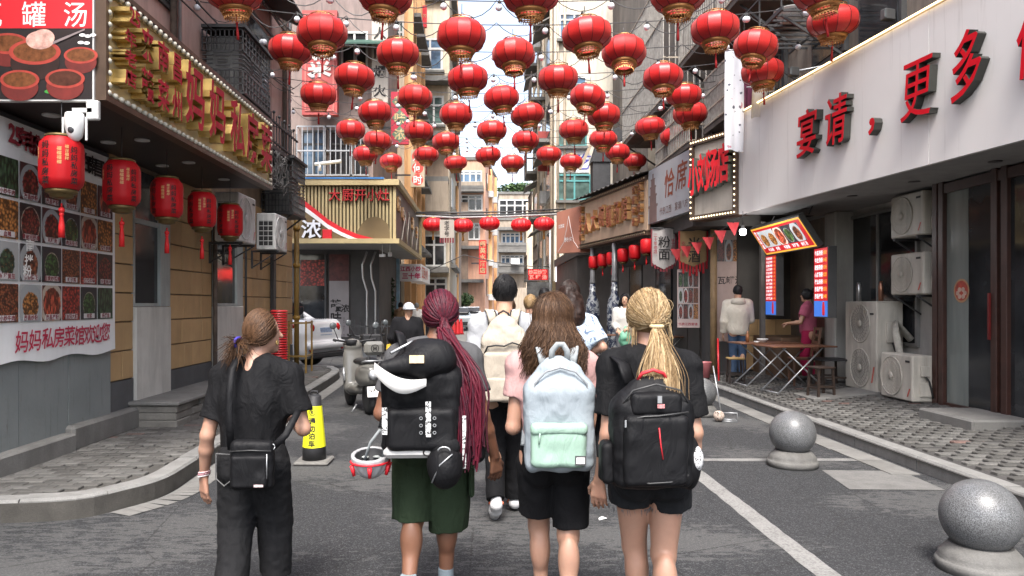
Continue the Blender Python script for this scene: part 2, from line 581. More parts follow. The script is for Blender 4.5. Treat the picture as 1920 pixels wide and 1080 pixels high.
def paint_mat():
 m, nt, b = _nt('worn_road_paint')
 v = coord(nt)
 w = ramp(nt, mth(nt, 'ADD', noise(nt, v, 55, 4, .75), mth(nt, 'MULTIPLY', noise(nt, v, 4, 3, .5), .35)), [(0.50, 0.0), (0.72, 1.0)])
 c = mixc(nt, w, (0.10, 0.099, 0.095), (0.22, 0.217, 0.208))
 nt.links.new(c, b.inputs['Base Color']); b.inputs['Roughness'].default_value = .75
 bump(nt, b, noise(nt, v, 120, 3, .7), .5, .006)
 return m
PAINT = paint_mat()
def strip(x0, x1, y0, y1, z, n, jit, along='y'):
 """flat painted strip with slightly ragged long edges"""
 mb = MB(); L = []; Rr = []
 for i in range(n + 1):
  t = i / n
  if along == 'y':
   y = y0 + (y1 - y0) * t
   L.append((x0 + rnd.uniform(-jit, jit), y, z)); Rr.append((x1 + rnd.uniform(-jit, jit), y, z))
  else:
   x = x0 + (x1 - x0) * t
   L.append((x, y0 + rnd.uniform(-jit, jit), z)); Rr.append((x, y1 + rnd.uniform(-jit, jit), z))
 for i in range(n):
  mb.quad(L[i], Rr[i], Rr[i + 1], L[i + 1])
 return mb
o = strip(1.98, 2.13, .6, 7.55, .004, 60, .006).build('road_marking', PAINT, road)
o = strip(2.0, 3.95, 7.62, 7.74, .004, 24, .005, 'x').build('road_marking', PAINT, road)
CONC = M('old_concrete', (0.18, 0.176, 0.165), .85, .22, 2.5, .35, 45, grain=.25, gs=90, dirt=.35)
mb = MB(); mb.add([(3.2, 6.45, .005), (4.02, 6.42, .005), (4.05, 7.15, .005), (3.3, 7.2, .005)], [(0, 1, 2, 3)])
mb.build('concrete_patch', M('patch_concrete', (0.15, 0.147, 0.14), .85, .2, 6, .35, 70, grain=.35, gs=70), road)
mb = MB()
for k in range(14):
 y = 7.0 + k * .62
 mb.bx(3.86 + rnd.uniform(-.01, .01), 4.14, y, y + .6, -.02, .008 + rnd.uniform(0, .004))
mb.build('gutter_stones', CONC, road)
# ---- left pavement : curved kerb of single stones, paver field
KERB_L = [(-7.5, 5.25), (-4.6, 5.38), (-3.58, 5.46), (-3.06, 5.57), (-2.85, 5.85), (-2.69, 6.26), (-2.71, 7.03), (-2.8, 9), (-2.93, 12), (-3.05, 15), (-3.16, 16.3), (-3.4, 17.0), (-4.0, 17.6), (-8, 18.1)]
def spline(pts, step):
 out = []
 for i in range(len(pts) - 1):
  p0 = Vector(pts[max(0, i - 1)]); p1 = Vector(pts[i]); p2 = Vector(pts[i + 1]); p3 = Vector(pts[min(len(pts) - 1, i + 2)])
  n = max(2, int((p2 - p1).length / step))
  for k in range(n):
   t = k / n
   out.append(0.5 * ((2 * p1) + (p2 - p0) * t + (2 * p0 - 5 * p1 + 4 * p2 - p3) * t * t + (3 * p1 - p0 - 3 * p2 + p3) * t ** 3))
 out.append(Vector(pts[-1]))
 return out
KS = spline(KERB_L, .1)
KH = .155
poly = [(p.x, p.y) for p in KS] + [(-8, 5.3)]
mb = MB(); mb.prism([(p[0] - .0, p[1]) for p in poly][::-1], 0, KH - .012)
pav_l = mb.build('pavement', M('paver_bed', (0.075, 0.07, 0.062), .95, .25, 6, .4, 60, grain=.3))
tag(pav_l, 'raised pavement of grey pavers by the tan tiled restaurant', 'pavement', kind='structure')
GRAN = M('kerb_granite', (0.25, 0.247, 0.235), .8, .16, 5, .3, 70, grain=.38, gs=110, dirt=.3, per=.35)
def kerb_stones(path, width, side, h, parent, lens, z0=-.02):
 acc = 0; i = 0; seg = [path[0]]
 L = lens()
 for a, b in zip(path[:-1], path[1:]):
  acc += (b - a).length; seg.append(b)
  if acc >= L or b is path[-1]:
   if len(seg) >= 2:
    pts = []
    for k, p in enumerate(seg):
     t = (seg[min(k + 1, len(seg) - 1)] - seg[max(k - 1, 0)]).normalized()
     n = Vector((-t.y, t.x)) * side
     pts.append((p, n, t))
    mb = MB(); dz = rnd.uniform(-.006, .006); g = .006
    pts[0] = (pts[0][0] + pts[0][2] * g, pts[0][1], pts[0][2]); pts[-1] = (pts[-1][0] - pts[-1][2] * g, pts[-1][1], pts[-1][2])
    vs = []
    for p, n, t in pts:
     for (o2, z) in ((0, z0), (.004, h + dz - .02), (.02, h + dz), (width, h + dz), (width, z0)):
      q = p + n * o2; vs.append((q.x, q.y, z))
    m5 = len(pts); fs = []
    for k in range(m5 - 1):
     for j in range(4): fs.append((k * 5 + j, k * 5 + j + 1, k * 5 + 5 + j + 1, k * 5 + 5 + j))
    fs.append((0, 1, 2, 3, 4)); fs.append(tuple((m5 - 1) * 5 + j for j in range(5)))
    mb.add(vs, fs)
    mb.build('kerb_stone', GRAN, parent, True)
   seg = [b]; acc = 0; L = lens()
kerb_stones(KS, .17, 1, KH + .012, pav_l, lambda: rnd.uniform(.55, .68))
def poly_in(x, y, pl):
 c = False; j = len(pl) - 1
 for i in range(len(pl)):
  if (pl[i][1] > y) != (pl[j][1] > y) and x < (pl[j][0] - pl[i][0]) * (y - pl[i][1]) / (pl[j][1] - pl[i][1]) + pl[i][0]: c = not c
  j = i
 return c
PAVM = M('grey_paver', (0.145, 0.14, 0.13), .85, .25, 9, .3, 80, grain=.3, gs=120, per=.5)
PAVD = M('dark_paver', (0.105, 0.1, 0.092), .88, .25, 9, .3, 80, grain=.3, gs=120, per=.6)
PAVR = M('reddish_paver', (0.16, 0.10, 0.085), .88, .2, 9, .3, 80, per=.5)
def paver_mesh(nm, m, lx, ly):
 return MB().box((0, 0, 0), (lx, ly, .05), bev=.006).mesh(nm, m)
PM = [paver_mesh('paver', PAVM, .192, .092), paver_mesh('paver', PAVD, .192, .092), paver_mesh('paver', PAVR, .192, .092)]
spots = []
inner = [(p.x, p.y) for p in KS] + [(-8, 5.3)]
for r_ in range(0, 124):
 y = 5.5 + r_ * .1
 for c_ in range(0, 14):
  x = -4.3 + c_ * .2 + (r_ % 2) * .1
  ok = all(poly_in(x + dx, y + dy, inner) for dx in (-.1, .27) for dy in (-.17, .05)) and poly_in(x + .22, y + .12, inner)
  if ok and x > -4.2 and rnd.random() > .03: spots.append((x, y))
def lay_pavers(spots, zf, parent, dark, tilt=.006, base_rz=0):
 vis = sorted(spots, key=lambda s: s[1] + abs(s[0]) * .4)
 vis = [s for s in vis if -HX / FOC - .03 < s[0] / s[1] < 1015 / FOC + .03]
 near = set(vis[:300])
 bulk = MB()
 for s in spots:
  z = zf(*s) - .022 + rnd.uniform(-.002, .002)
  k = 2 if rnd.random() < .02 else (1 if rnd.random() < dark(*s) else 0)
  rot = (rnd.uniform(-tilt, tilt), rnd.uniform(-tilt, tilt), base_rz + rnd.uniform(-.015, .015))
  if s in near:
   inst('paver', PM[k], parent, (s[0], s[1], z), rot)
  else:
   bulk.box((s[0], s[1], z), (.192, .092, .05), rot[2], k)
 if bulk.v:
  o = bulk.build('far_pavers', [PAVM, PAVD, PAVR], parent); o['kind'] = 'stuff'
lay_pavers(spots, lambda x, y: KH + .006, pav_l, lambda x, y: .45 if y < 8.5 else .7)
mb = MB(); acc = 0
for k in range(6, len(KS) - 12, 1):
 a, b = KS[k], KS[k + 1]; t = (b - a).normalized(); n = Vector((t.y, -t.x))
 z = .006
 if a.y < 5.7: continue
 mb.add([(a.x + n.x * .02, a.y + n.y * .02, z), (a.x + n.x * .24, a.y + n.y * .24, z), (b.x + n.x * .24, b.y + n.y * .24, z), (b.x + n.x * .02, b.y + n.y * .02, z)], [(0, 1, 2, 3)])
mb.build('gutter_stones', CONC, road)
# ---- right pavement
KR = [Vector((4.22, y)) for y in np.arange(3.0, 13.4, .2)] + [Vector((4.2 - .02 * k, 13.4 + .2 * k)) for k in range(1, 60)]
mb = MB()
xs = [4.2, 5, 6, 7, 8.5]
for y0, y1 in ((2, 14), (14, 30)):
 for a, b in zip(xs[:-1], xs[1:]):
  sh = 0 if y0 < 14 else 0
  mb.quad((a, y0, pz(a) - .012), (b, y0, pz(b) - .012), (b, y1, pz(b) - .012), (a, y1, pz(a) - .012))
mb.quad((4.2, 13.4, .118), (4.2, 30, .118), (2.7, 30, .118), (3.7, 16, .118))
pav_r = mb.build('pavement', M('paver_bed_right', (0.055, 0.052, 0.05), .95, .25, 6, .4, 60, grain=.3))
tag(pav_r, 'sloping brick pavement in front of the white fascia shop', 'pavement', kind='structure')
kerb_stones(KR, .16, -1, .138, pav_r, lambda: rnd.uniform(.9, 1.1))
spots = []
for r_ in range(0, 110):
 y = 4.6 + r_ * .1
 for c_ in range(0, 14):
  x = 4.52 + c_ * .2 + (r_ % 2) * .1
  if x < 6.35 and rnd.random() > .02: spots.append((x, y))
lay_pavers(spots, lambda x, y: pz(x) + .004, pav_r, lambda x, y: .45 if x < 5.2 else .6)
MB().box((5.35, 11.2, pz(5.35) + .012), (1.0, .75, .03), .0, 0, Matrix.Rotation(-.1, 3, 'Y')).build('concrete_slab', CONC, pav_r)
# ================================================================ shared fittings
class Face:
 """a vertical plane: origin (X,Y), heading rz (deg); local x runs right as seen from its front, front is local -y"""
 def __init__(s, ox, oy, rz):
  s.o = Vector((ox, oy)); s.rz = rz; a = R(rz)
  s.u = Vector((math.cos(a), math.sin(a)))
 def xz(s, px, py):
  k = (px - HX) / FOC
  t = (k * s.o.y - s.o.x) / (s.u.x - k * s.u.y)
  Y = s.o.y + t * s.u.y
  return t, HC - (py - HY) * Y / FOC
 def X(s, px): return s.xz(px, 570)[0]
 def pt(s, x, z, out=0.0):
  p = s.o + s.u * x + Vector((s.u.y, -s.u.x)) * out
  return Vector((p.x, p.y, z))
 def empty(s, name, label, cat, z=0.0, group=None):
  return thing(name, label, cat, (s.o.x, s.o.y, z), s.rz, group)
FR_WHITE = M('white_window_frame', (0.62, 0.62, 0.6), .5, .12, 4, dirt=.3)
FR_TEAL = M('teal_window_frame', (0.10, 0.33, 0.33), .5, .15, 4, dirt=.2)
FR_DARK = M('dark_window_frame', (0.05, 0.05, 0.05), .5, .2, 4)
RUST = M('rusty_iron', (0.10, 0.075, 0.06), .75, .35, 9, .2, 60)
IRON = M('dark_iron', (0.035, 0.035, 0.037), .55, .25, 8, .1, 60)
GALV = M('galvanised_steel', (0.38, 0.39, 0.4), .42, .15, 8, metal=.7)
def glass(name, col, rough=.08):
 if name in MATS: return MATS[name]
 m, nt, b = _nt(name)
 v = coord(nt)
 c = mixc(nt, ramp(nt, noise(nt, v, 1.3, 3, .6), [(0.4, 0.0), (0.6, 1.0)]), sc(col, .45), sc(col, 1.3))
 oi = nt.nodes.new('ShaderNodeObjectInfo')
 c = mixc(nt, mth(nt, 'MULTIPLY', oi.outputs['Random'], .5), c, sc(col, .35))
 nt.links.new(c, b.inputs['Base Color'])
 b.inputs['Roughness'].default_value = rough
 b.inputs['Specular IOR Level'].default_value = .6
 bump(nt, b, noise(nt, v, 2.2, 2, .5), .04, .05)
 MATS[name] = m
 return m
GL_BLUE = glass('blue_window_glass', (0.10, 0.17, 0.26))
GL_GREEN = glass('green_window_glass', (0.12, 0.19, 0.17))
GL_DARK = glass('dark_window_glass', (0.035, 0.038, 0.042))
GL_GREY = glass('grey_window_glass', (0.14, 0.155, 0.16))
def window(parent, face, x, z, w, h, fm, gm, cols=2, rows=1, trans=0.0, sill=True, depth=.08, t=.05):
 """window as a part: frame with mullions (> pane, sill). parent must be the face empty"""
 mb = MB()
 y0, y1 = -depth * .6, depth * .4
 mb.bx(x, x + w, y0, y1, z, z + t); mb.bx(x, x + w, y0, y1, z + h - t, z + h)
 mb.bx(x, x + t, y0, y1, z + t, z + h - t); mb.bx(x + w - t, x + w, y0, y1, z + t, z + h - t)
 for c in range(1, cols):
  xx = x + w * c / cols; mb.bx(xx - t / 2, xx + t / 2, y0 + .01, y1, z + t, z + h - t)
 if trans:
  zz = z + h * trans
  for c in range(cols):
   a = x + w * c / cols + t / 2 + .001; b = x + w * (c + 1) / cols - t / 2 - .001
   mb.bx(a, b, y0 + .012, y1, zz - t / 2, zz + t / 2)
 f = mb.build('window', fm, parent)
 zs = [z + t, z + h * trans if trans else None, z + h - t]
 zs = [q for q in zs if q is not None]
 for c in range(cols):
  for a, b in zip(zs[:-1], zs[1:]):
   x0 = x + w * c / cols + t / 2; x1 = x + w * (c + 1) / cols - t / 2
   MB().bx(x0, x1, -.012, .012, a, b).build('pane', gm, f)
 if sill:
  MB().bx(x - .06, x + w + .06, -depth - .08, 0.02, z - .09, z - .002, bev=.01).build('sill', CONC, f)
 return f
def fan_unit(name, label, loc, rz, w=.8, h=.6, dp=.3, tone=(0.6, 0.59, 0.55), fans=1, bracket=True, badge=True, group='outdoor air conditioner units', key='ac_white'):
 """outdoor air conditioner; front with the fan looks along local -y, base centre at the origin"""
 t = thing(name, label, 'air conditioner', loc, rz, group)
 cm = M(key, tone, .5, .1, 3, .05, 60, dirt=.45)
 MB().box((0, 0, h / 2), (w, dp, h), bev=.018).build('casing', cm, t)
 gm = M('ac_grille', (0.13, 0.125, 0.12), .5, .2, 8)
 dk = M('ac_dark', (0.02, 0.02, 0.02), .7, .2, 8)
 for k in range(fans):
  fh = h / fans
  cz = fh * (k + .5); cx = -w * .14 if fans == 1 else 0; r = min(fh * .43, w * .42)
  mb = MB(); rot = Matrix.Rotation(R(90), 3, 'X')
  mb.lathe([(r * 1.02, 0), (r * 1.02, .012), (r * .97, .014), (r * .97, .004)], 32, (cx, -dp / 2 - .0005, cz), m=rot)
  ring = mb.build('fan_ring', cm, t)
  mb = MB(); mb.lathe([(r * .965, 0), (r * .965, .002)], 32, (cx, -dp / 2 - .001, cz), m=rot); mb.build('fan_well', dk, ring)
  mb = MB()
  for j in range(24):
   a = 2 * math.pi * j / 24; a2 = a + .45
   mb.tube([(cx + r * .18 * math.cos(a), -dp / 2 - .012, cz + r * .18 * math.sin(a)), (cx + r * .6 * math.cos(a + .15), -dp / 2 - .016, cz + r * .6 * math.sin(a + .15)), (cx + r * .97 * math.cos(a2), -dp / 2 - .01, cz + r * .97 * math.sin(a2))], .0022, 4)
  for rr in (.55, .8):
   mb.tube([(cx + r * rr * math.cos(q), -dp / 2 - .015, cz + r * rr * math.sin(q)) for q in np.linspace(0, 2 * math.pi, 29)[:-1]], .002, 4, closed=True)
  mb.build('fan_guard', cm if fans == 1 else gm, ring)
  mb = MB(); mb.lathe([(r * .2, 0), (r * .18, .012), (r * .05, .016)], 16, (cx, -dp / 2 - .01, cz), m=rot); mb.build('fan_hub', cm, ring)
 if badge:
  MB().box((w * .36, -dp / 2 - .004, h * .86), (.1, .004, .028)).build('badge', dk, t)
  mb = MB(); mb.add([(w * .34, -dp / 2 - .004, h * .1), (w * .38, -dp / 2 - .004, h * .1), (w * .45, -dp / 2 - .004, h * .28), (w * .41, -dp / 2 - .004, h * .28)], [(0, 1, 2, 3)])
  mb.build('energy_sticker', M('ac_sticker', (0.45, 0.08, 0.06), .5, .3, 40), t)
 mb = MB()
 for j in range(6): mb.bx(-w / 2 - .006, -w / 2 - .001, -dp * .36, dp * .36, h * (.1 + .135 * j), h * (.1 + .135 * j) + .012)
 for j in range(4): mb.bx(-w / 2 - .005, -w / 2 - .0005, -dp * .36 + dp * .24 * j - .004, -dp * .36 + dp * .24 * j + .004, h * .1, h * .8)
 mb.build('coil_guard', cm, t)
 MB().bx(-w / 2 - .0015, -w / 2 + .002, -dp * .36, dp * .36, h * .1, h * .8).build('coil', dk, t)
 s = MB().box((w / 2 + .018, .02, h * .66), (.034, dp * .42, h * .22), bev=.006).build('service_box', cm, t)
 MB().box((w / 2 + .016, .03, h * .27), (.03, dp * .55, h * .3), bev=.006).build('valve_cover', cm, t)
 MB().tube([(w / 2 + .03, .02, h * .55), (w / 2 + .06, .05, h * .45), (w / 2 + .05, .08, h * .3), (w / 2 + .06, .1, h * .1)], .012, 6).build('hose', dk, t)
 if bracket:
  mb = MB()
  for sx in (-w * .35, w * .35):
   mb.bx(sx - .02, sx + .02, -dp / 2 - .02, dp / 2 + .12, -.035, -.002)
   mb.tube([(sx, -dp / 2, -.03), (sx, dp / 2 + .1, -.3)], .014, 4); mb.bx(sx - .018, sx + .018, dp / 2 + .09, dp / 2 + .12, -.32, -.036)
  mb.build('bracket', IRON, t)
 return t
# ================================================================ left building (restaurant)
XW = -4.16
lb = thing('restaurant_building', 'pink and tan tiled corner restaurant building by the curved pavement', 'building', (-6.2, 10.5, 0))
PINK = M('pink_render', (0.50, 0.33, 0.28), .85, .14, 1.2, .2, 40, dirt=.3)
mb = MB(); mb.bx(-6.6, XW - .06, 1.0, 16.3, 0, 4.3); mb.build('wall', M('left_lower_wall', (0.24, 0.18, 0.12), .85, .2, 2, .2, 50, dirt=.5), lb, True)
mb = MB(); mb.bx(-6.6, XW - .1, 1.0, 16.3, 4.3, 13); mb.build('upper_wall', PINK, lb, True)
mb = MB()
for y in (8.2, 10.3, 12.9, 14.8): mb.bx(XW - .11, XW - .085, y, y + .1, 4.3, 13)
mb.build('pilaster', M('pink_trim', (0.44, 0.28, 0.24), .85, .15, 2, .2, 40, dirt=.4), lb, True)
TANS = [M('tan_tile', (0.52, 0.34, 0.165), .6, .10, 2.5, .12, 35, dirt=.15, per=.28)]
WIN = [(8.86, 9.87), (11.5, 12.85)]
def tile_run(y0, y1, z0, z1):
 y = y0
 while y < y1 - .02:
  w = rnd.choice((.3, .42, .5, .62, .75))
  if y1 - (y + w) < .18: w = y1 - y
  t = rnd.uniform(.028, .036)
  MB().bx(XW - .058, XW - .058 + t, y + .006, min(y + w, y1) - .006, z0 + .008, z1 - .008, bev=.005).build('tile', TANS[0], lb, True)
  y += w
zc = .735
k = 0
while zc < 3.4:
 z1 = zc + .338
 if zc >= 3.25: break
 for a, b in ((8.29, 8.86), (9.87, 11.42), (12.92, 16.28)):
  tile_run(a, b, zc, z1)
 zc = z1; k += 1
DGB = M('dark_grey_base', (0.085, 0.088, 0.092), .8, .2, 2, .15, 50, dirt=.3)
mb = MB()
for a, b in ((8.29, 8.86), (9.87, 11.42), (12.92, 16.29)): mb.bx(XW - .06, XW - .022, a, b, .15, .73)
mb.build('base_course', DGB, lb, True)
mb = MB(); mb.bx(XW - .06, XW + .06, 9.9, 16.2, .15, .33, bev=.02); mb.build('plinth', CONC, lb, True)
def streak_mat():
 m, nt, b = _nt('grey_painted_panel')
 v = coord(nt)
 c = mixc(nt, noise(nt, v, 1.4, 5, .6), (0.15, 0.17, 0.17), (0.27, 0.29, 0.285))
 st = ramp(nt, noise(nt, coord(nt, (6, 6, .5)), 2.2, 5, .7), [(0.56, 0.0), (0.76, .6)])
 c = mixc(nt, st, c, (0.06, 0.06, 0.06))
 rs = ramp(nt, noise(nt, coord(nt, (3, 3, 1.2)), 3, 6, .75), [(0.63, 0.0), (0.75, .8)])
 c = mixc(nt, rs, c, (0.09, 0.055, 0.035))
 nt.links.new(c, b.inputs['Base Color']); b.inputs['Roughness'].default_value = .62
 bump(nt, b, noise(nt, v, 14, 5, .6), .25, .02)
 return m
SM = streak_mat()
for a, b in ((1.2, 4.9), (4.91, 6.62), (6.63, 7.42), (7.43, 8.27)):
 MB().bx(XW - .06, XW + .0 + rnd.uniform(0, .008), a, b - .006, .34, 1.35).build('panel', SM, lb, True)
mb = MB(); mb.bx(XW - .06, XW + .13, 1.2, 7.35, .14, .34, bev=.02); mb.bx(XW - .06, XW + .09, 7.37, 8.8, .14, .40, bev=.03); mb.build('plinth', CONC, lb, True)
mb = MB(); mb.bx(XW - .06, XW - .03, 4.0, 8.29, 1.35, 3.3); mb.build('banner_backing', DGB, lb, True)
WPAN = M('whitewashed_panel', (0.56, 0.55, 0.51), .8, .1, 2.5, .2, 40, dirt=.3)
for (a, b), zb in zip(WIN, (.41, .44)):
 MB().bx(XW - .06, XW + .012, a, b - .02, zb, 1.585, bev=.01).build('window_panel', WPAN, lb, True)
 f = MB()
 f.bx(XW - .06, XW - .0, b - .32, b - .02, 1.59, 3.25); f.bx(XW - .05, XW - .02, a, b - .32, 1.59, 1.63); f.bx(XW - .05, XW - .02, a, a + .04, 1.63, 3.25); f.bx(XW - .05, XW - .02, a + .041, b - .32, 2.6, 2.66)
 f = f.build('window', M('pale_window_frame', (0.36, 0.39, 0.38), .6, .1, 3, dirt=.35), lb, True)
 p = MB().bx(XW - .052, XW - .04, a + .04, b - .32, 1.63, 3.25); p.v = [(q[0] - lb.location.x, q[1] - lb.location.y, q[2]) for q in p.v]
 p.build('pane', GL_DARK, f)
MB().tube([(XW + .02, 11.45, .2), (XW + .02, 11.45, 3.2)], .035, 8).build('drainpipe', RUST, lb, True)
MB().tube([(XW + .03, 12.9, .9), (XW + .03, 12.9, 3.2)], .02, 6).build('cable_duct', IRON, lb, True)
MB().bx(XW - .02, XW + .05, 14.55, 14.72, .75, 3.3).build('cable_duct', IRON, lb, True)
CX, CY0, CY1, CZ0, CZ1 = -3.14, 6.05, 10.84, 3.29, 4.3
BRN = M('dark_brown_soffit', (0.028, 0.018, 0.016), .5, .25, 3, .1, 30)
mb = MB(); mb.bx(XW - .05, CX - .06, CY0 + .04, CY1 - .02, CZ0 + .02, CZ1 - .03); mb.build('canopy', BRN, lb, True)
mb = MB()
for i, (x, y) in enumerate(((-3.85, 6.6), (-3.5, 7.6), (-3.9, 7.7), (-3.5, 8.8), (-3.9, 9.0), (-3.5, 10.0))):
 m2 = MB(); m2.lathe([(.075, 0), (.075, -.012), (.055, -.016), (.05, -.004)], 20, (x, y, CZ0 + .0195)); m2.build('downlight', FR_WHITE, lb, True)
fl = Face(XW - .1, 1.0, 90)
for y, z, w, h in ((8.9, 5.6, 1.2, 1.5), (13.3, 5.4, 1.3, 1.5), (10.6, 8.4, 1.3, 1.5), (13.3, 8.4, 1.3, 1.5)):
 mb = MB(); mb.bx(XW - .1, XW - .06, y, y + w, z, z + h); f = mb.build('window', FR_DARK, lb, True)
 p = MB().bx(XW - .062, XW - .052, y + .06, y + w - .06, z + .06, z + h - .06); p.v = [(q[0] - lb.location.x, q[1] - lb.location.y, q[2]) for q in p.v]; p.build('pane', GL_DARK, f)
for y, r in ((10.0, .05), (10.2, .025), (13.0, .045), (15.6, .05), (16.0, .03)):
 MB().tube([(XW - .02, y, 4.3), (XW - .02, y + .03, 8), (XW - .02, y, 13)], r, 8).build('downpipe', RUST if r > .04 else GALV, lb, True)
for y, z in ((9.6, 7.3), (13.2, 7.1)):
 mb = MB(); mb.add([(XW - .1, y, z + .4), (XW - .1, y + 1.7, z + .4), (XW + .75, y + 1.7, z), (XW + .75, y, z), (XW - .1, y, z + .36), (XW - .1, y + 1.7, z + .36), (XW + .75, y + 1.7, z - .03), (XW + .75, y, z - .03)], [(0, 1, 2, 3), (7, 6, 5, 4), (0, 3, 7, 4), (1, 5, 6, 2), (2, 6, 7, 3), (0, 4, 5, 1)])
 mb.build('awning', IRON, lb, True)
# ---- pot soup poster on the canopy end
ps = thing('pot_soup_poster', 'poster of clay pots of soup with red title on canopy end', 'poster', ((XW + CX) / 2 - .0, CY0 - .02, CZ0), 0)
x0, x1 = XW - .6, CX - .03
cxp = ps.location.x
w0, w1 = x0 - cxp, x1 - cxp
MB().bx(w0, w1, .0, .05, -.015, 1.32).build('board', FR_WHITE, ps)
def blackprint():
 m, nt, b = _nt('print_black')
 v = coord(nt)
 c = mixc(nt, ramp(nt, noise(nt, v, 2.2, 4, .6), [(0.4, 0.0), (0.75, 1.0)]), (0.005, 0.004, 0.004), (0.025, 0.01, 0.01))
 nt.links.new(c, b.inputs['Base Color']); b.inputs['Roughness'].default_value = .8
 return m
PBLK = blackprint()
PRED = M('print_red', (0.62, 0.015, 0.025), .5, .06, 2)
PWHT = M('print_white', (0.82, 0.82, 0.8), .5, .04, 2)
MB().bx(w0 + .01, w1 - .012, -.004, -.001, 0, .575).build('picture', PBLK, ps)
MB().bx(w0 + .01, w1 - .012, -.004, -.001, .577, 1.3).build('title_band', PRED, ps)
fp = Face(cxp, CY0 - .02, 0)
for ch, px in (('瓦', -18), ('罐', 64), ('汤', 142)):
 x, z = fp.xz(px, 27); mbt = MB(); put_glyph(mbt, ch, x, z - CZ0, .205, .22, -.005, .006, res=3); inst('lettering', mbt.mesh('lettering', PWHT, False), ps)
CLAY = M('clay_pot_red', (0.14, 0.012, 0.008), .7, .3, 6)
CLAYD = M('clay_pot_dark', (0.035, 0.02, 0.018), .35, .3, 6)
SOUP = M('soup', (0.16, 0.06, 0.025), .3, .5, 25)
def disc(mb, cx, cz, rx, rz_, y, n=28, a0=0, a1=2 * math.pi, mi=0):
 b = len(mb.v)
 pts = [(cx + rx * math.cos(a0 + (a1 - a0) * k / n), y, cz + rz_ * math.sin(a0 + (a1 - a0) * k / n)) for k in range(n)]
 mb.v += pts; mb.f.append(tuple(range(b, b + n))[::-1]); mb.mi.append(mi); mb.sm.append(False)
def pot(px, py, rpx, body, soup, lift=0.0):
 x, z = fp.xz(px, py); z -= CZ0; r = rpx * 6.03 / FOC
 mb = MB(); yy = -.0055 - lift
 disc(mb, x, z - r * .42, r * 1.0, r * .72, yy, mi=0); disc(mb, x, z, r * 1.06, r * .52, yy - .0006, mi=1); disc(mb, x, z + .002, r * .88, r * .40, yy - .0012, mi=2)
 mb.build('pot_print', [body, M('pot_rim', (0.36, 0.04, 0.025), .7, .3, 10), soup], ps)
pot(15, 82, 38, CLAY, SOUP); pot(152, 104, 30, CLAY, SOUP); pot(66, 98, 46, CLAYD, SOUP, .002); pot(38, 150, 35, CLAY, SOUP, .004); pot(123, 148, 35, CLAY, M('dark_soup', (0.08, 0.03, 0.02), .3, .4, 20), .004)
mb = MB(); x, z = fp.xz(76, 76); disc(mb, x, z - CZ0, .115, .075, -.0105); disc(mb, x + .03, z - CZ0 + .02, .09, .07, -.011); mb.build('meat_print', M('pale_meat', (0.62, 0.36, 0.30), .4, .45, 18), ps)
mb = MB(); a = fp.xz(100, 82); b_ = fp.xz(160, 56)
mb.add([(a[0], -.0112, a[1] - CZ0 - .01), (b_[0], -.0112, b_[1] - CZ0 - .006), (b_[0], -.0112, b_[1] - CZ0 + .008), (a[0], -.0112, a[1] - CZ0 + .014)], [(0, 1, 2, 3)]); mb.build('ladle_print', M('ladle_grey', (0.25, 0.2, 0.2), .4, .2, 10), ps)
mb = MB()
for px, py in ((155, 66), (165, 68), (175, 66), (152, 80), (163, 81)):
 x, z = fp.xz(px, py); disc(mb, x, z - CZ0, .026, .013, -.006)
mb.build('cloud_print', PWHT, ps)
mb = MB(); x, z = fp.xz(92, 172); disc(mb, x, z - CZ0, .035, .016, -.006); mb.build('leaf_print', M('print_green', (0.05, 0.3, 0.05), .5, .2, 4), ps)
# ---- gold letter sign along the canopy
fg = Face(CX, CY0, 90)
sg = fg.empty('gold_letter_sign', 'long gold signboard with red and gold raised letters above the tan tiled restaurant', 'sign', CZ0)
SW, SH = CY1 - CY0, CZ1 - CZ0
def gold(name, col=(0.78, 0.55, 0.2), rough=.22):
 if name in MATS: return MATS[name]
 m, nt, b = _nt(name)
 v = coord(nt)
 c = mixc(nt, ramp(nt, noise(nt, v, 5, 4, .6), [(0.3, 0.0), (0.7, 1.0)]), sc(col, .7), sc(col, 1.15))
 nt.links.new(c, b.inputs['Base Color']); b.inputs['Metallic'].default_value = .7; b.inputs['Roughness'].default_value = rough
 bump(nt, b, noise(nt, v, 9, 2, .5), .15, .02)
 MATS[name] = m
 return m
GOLD = gold('polished_gold')
CREAM = M('champagne_panel', (0.62, 0.52, 0.32), .4, .1, 2, metal=.35)
MB().bx(.08, SW - .08, -.01, .05, .1, SH - .1).build('panel', CREAM, sg)
FRB = M('bronze_frame', (0.10, 0.065, 0.045), .4, .25, 6, metal=.3)
mb = MB(); mb.bx(0, SW, -.06, .06, 0, .05); mb.bx(0, SW, -.06, .06, SH - .05, SH); mb.bx(0, .05, -.06, .06, .05, SH - .05); mb.bx(SW - .05, SW, -.06, .06, .05, SH - .05)
mb.build('frame', FRB, sg)
mb = MB(); mb.bx(.05, SW - .05, -.03, .05, .05, .1); mb.bx(.05, SW - .05, -.03, .05, SH - .1, SH - .05); mb.bx(.05, .08, -.03, .05, .1, SH - .1); mb.bx(SW - .08, SW - .05, -.03, .05, .1, SH - .1)
mb.build('inner_frame', M('gilt_trim', (0.42, 0.34, 0.2), .4, .3, 20, metal=.5), sg)
bead = MB().ball((0, 0, 0), .026, 8, 5, sq=(1.3, 1, 1)).mesh('bead', M('pearl_bulb', (0.62, 0.58, 0.48), .35, .1, 10))
for k in range(44):
 x = .06 + k * (SW - .12) / 43
 inst('bead', bead, sg, (x, -.05, .075)); inst('bead', bead, sg, (x, -.05, SH - .075))
for k in range(8): inst('bead', bead, sg, (SW - .065, -.05, .14 + k * .1)); inst('bead', bead, sg, (.065, -.05, .14 + k * .1))
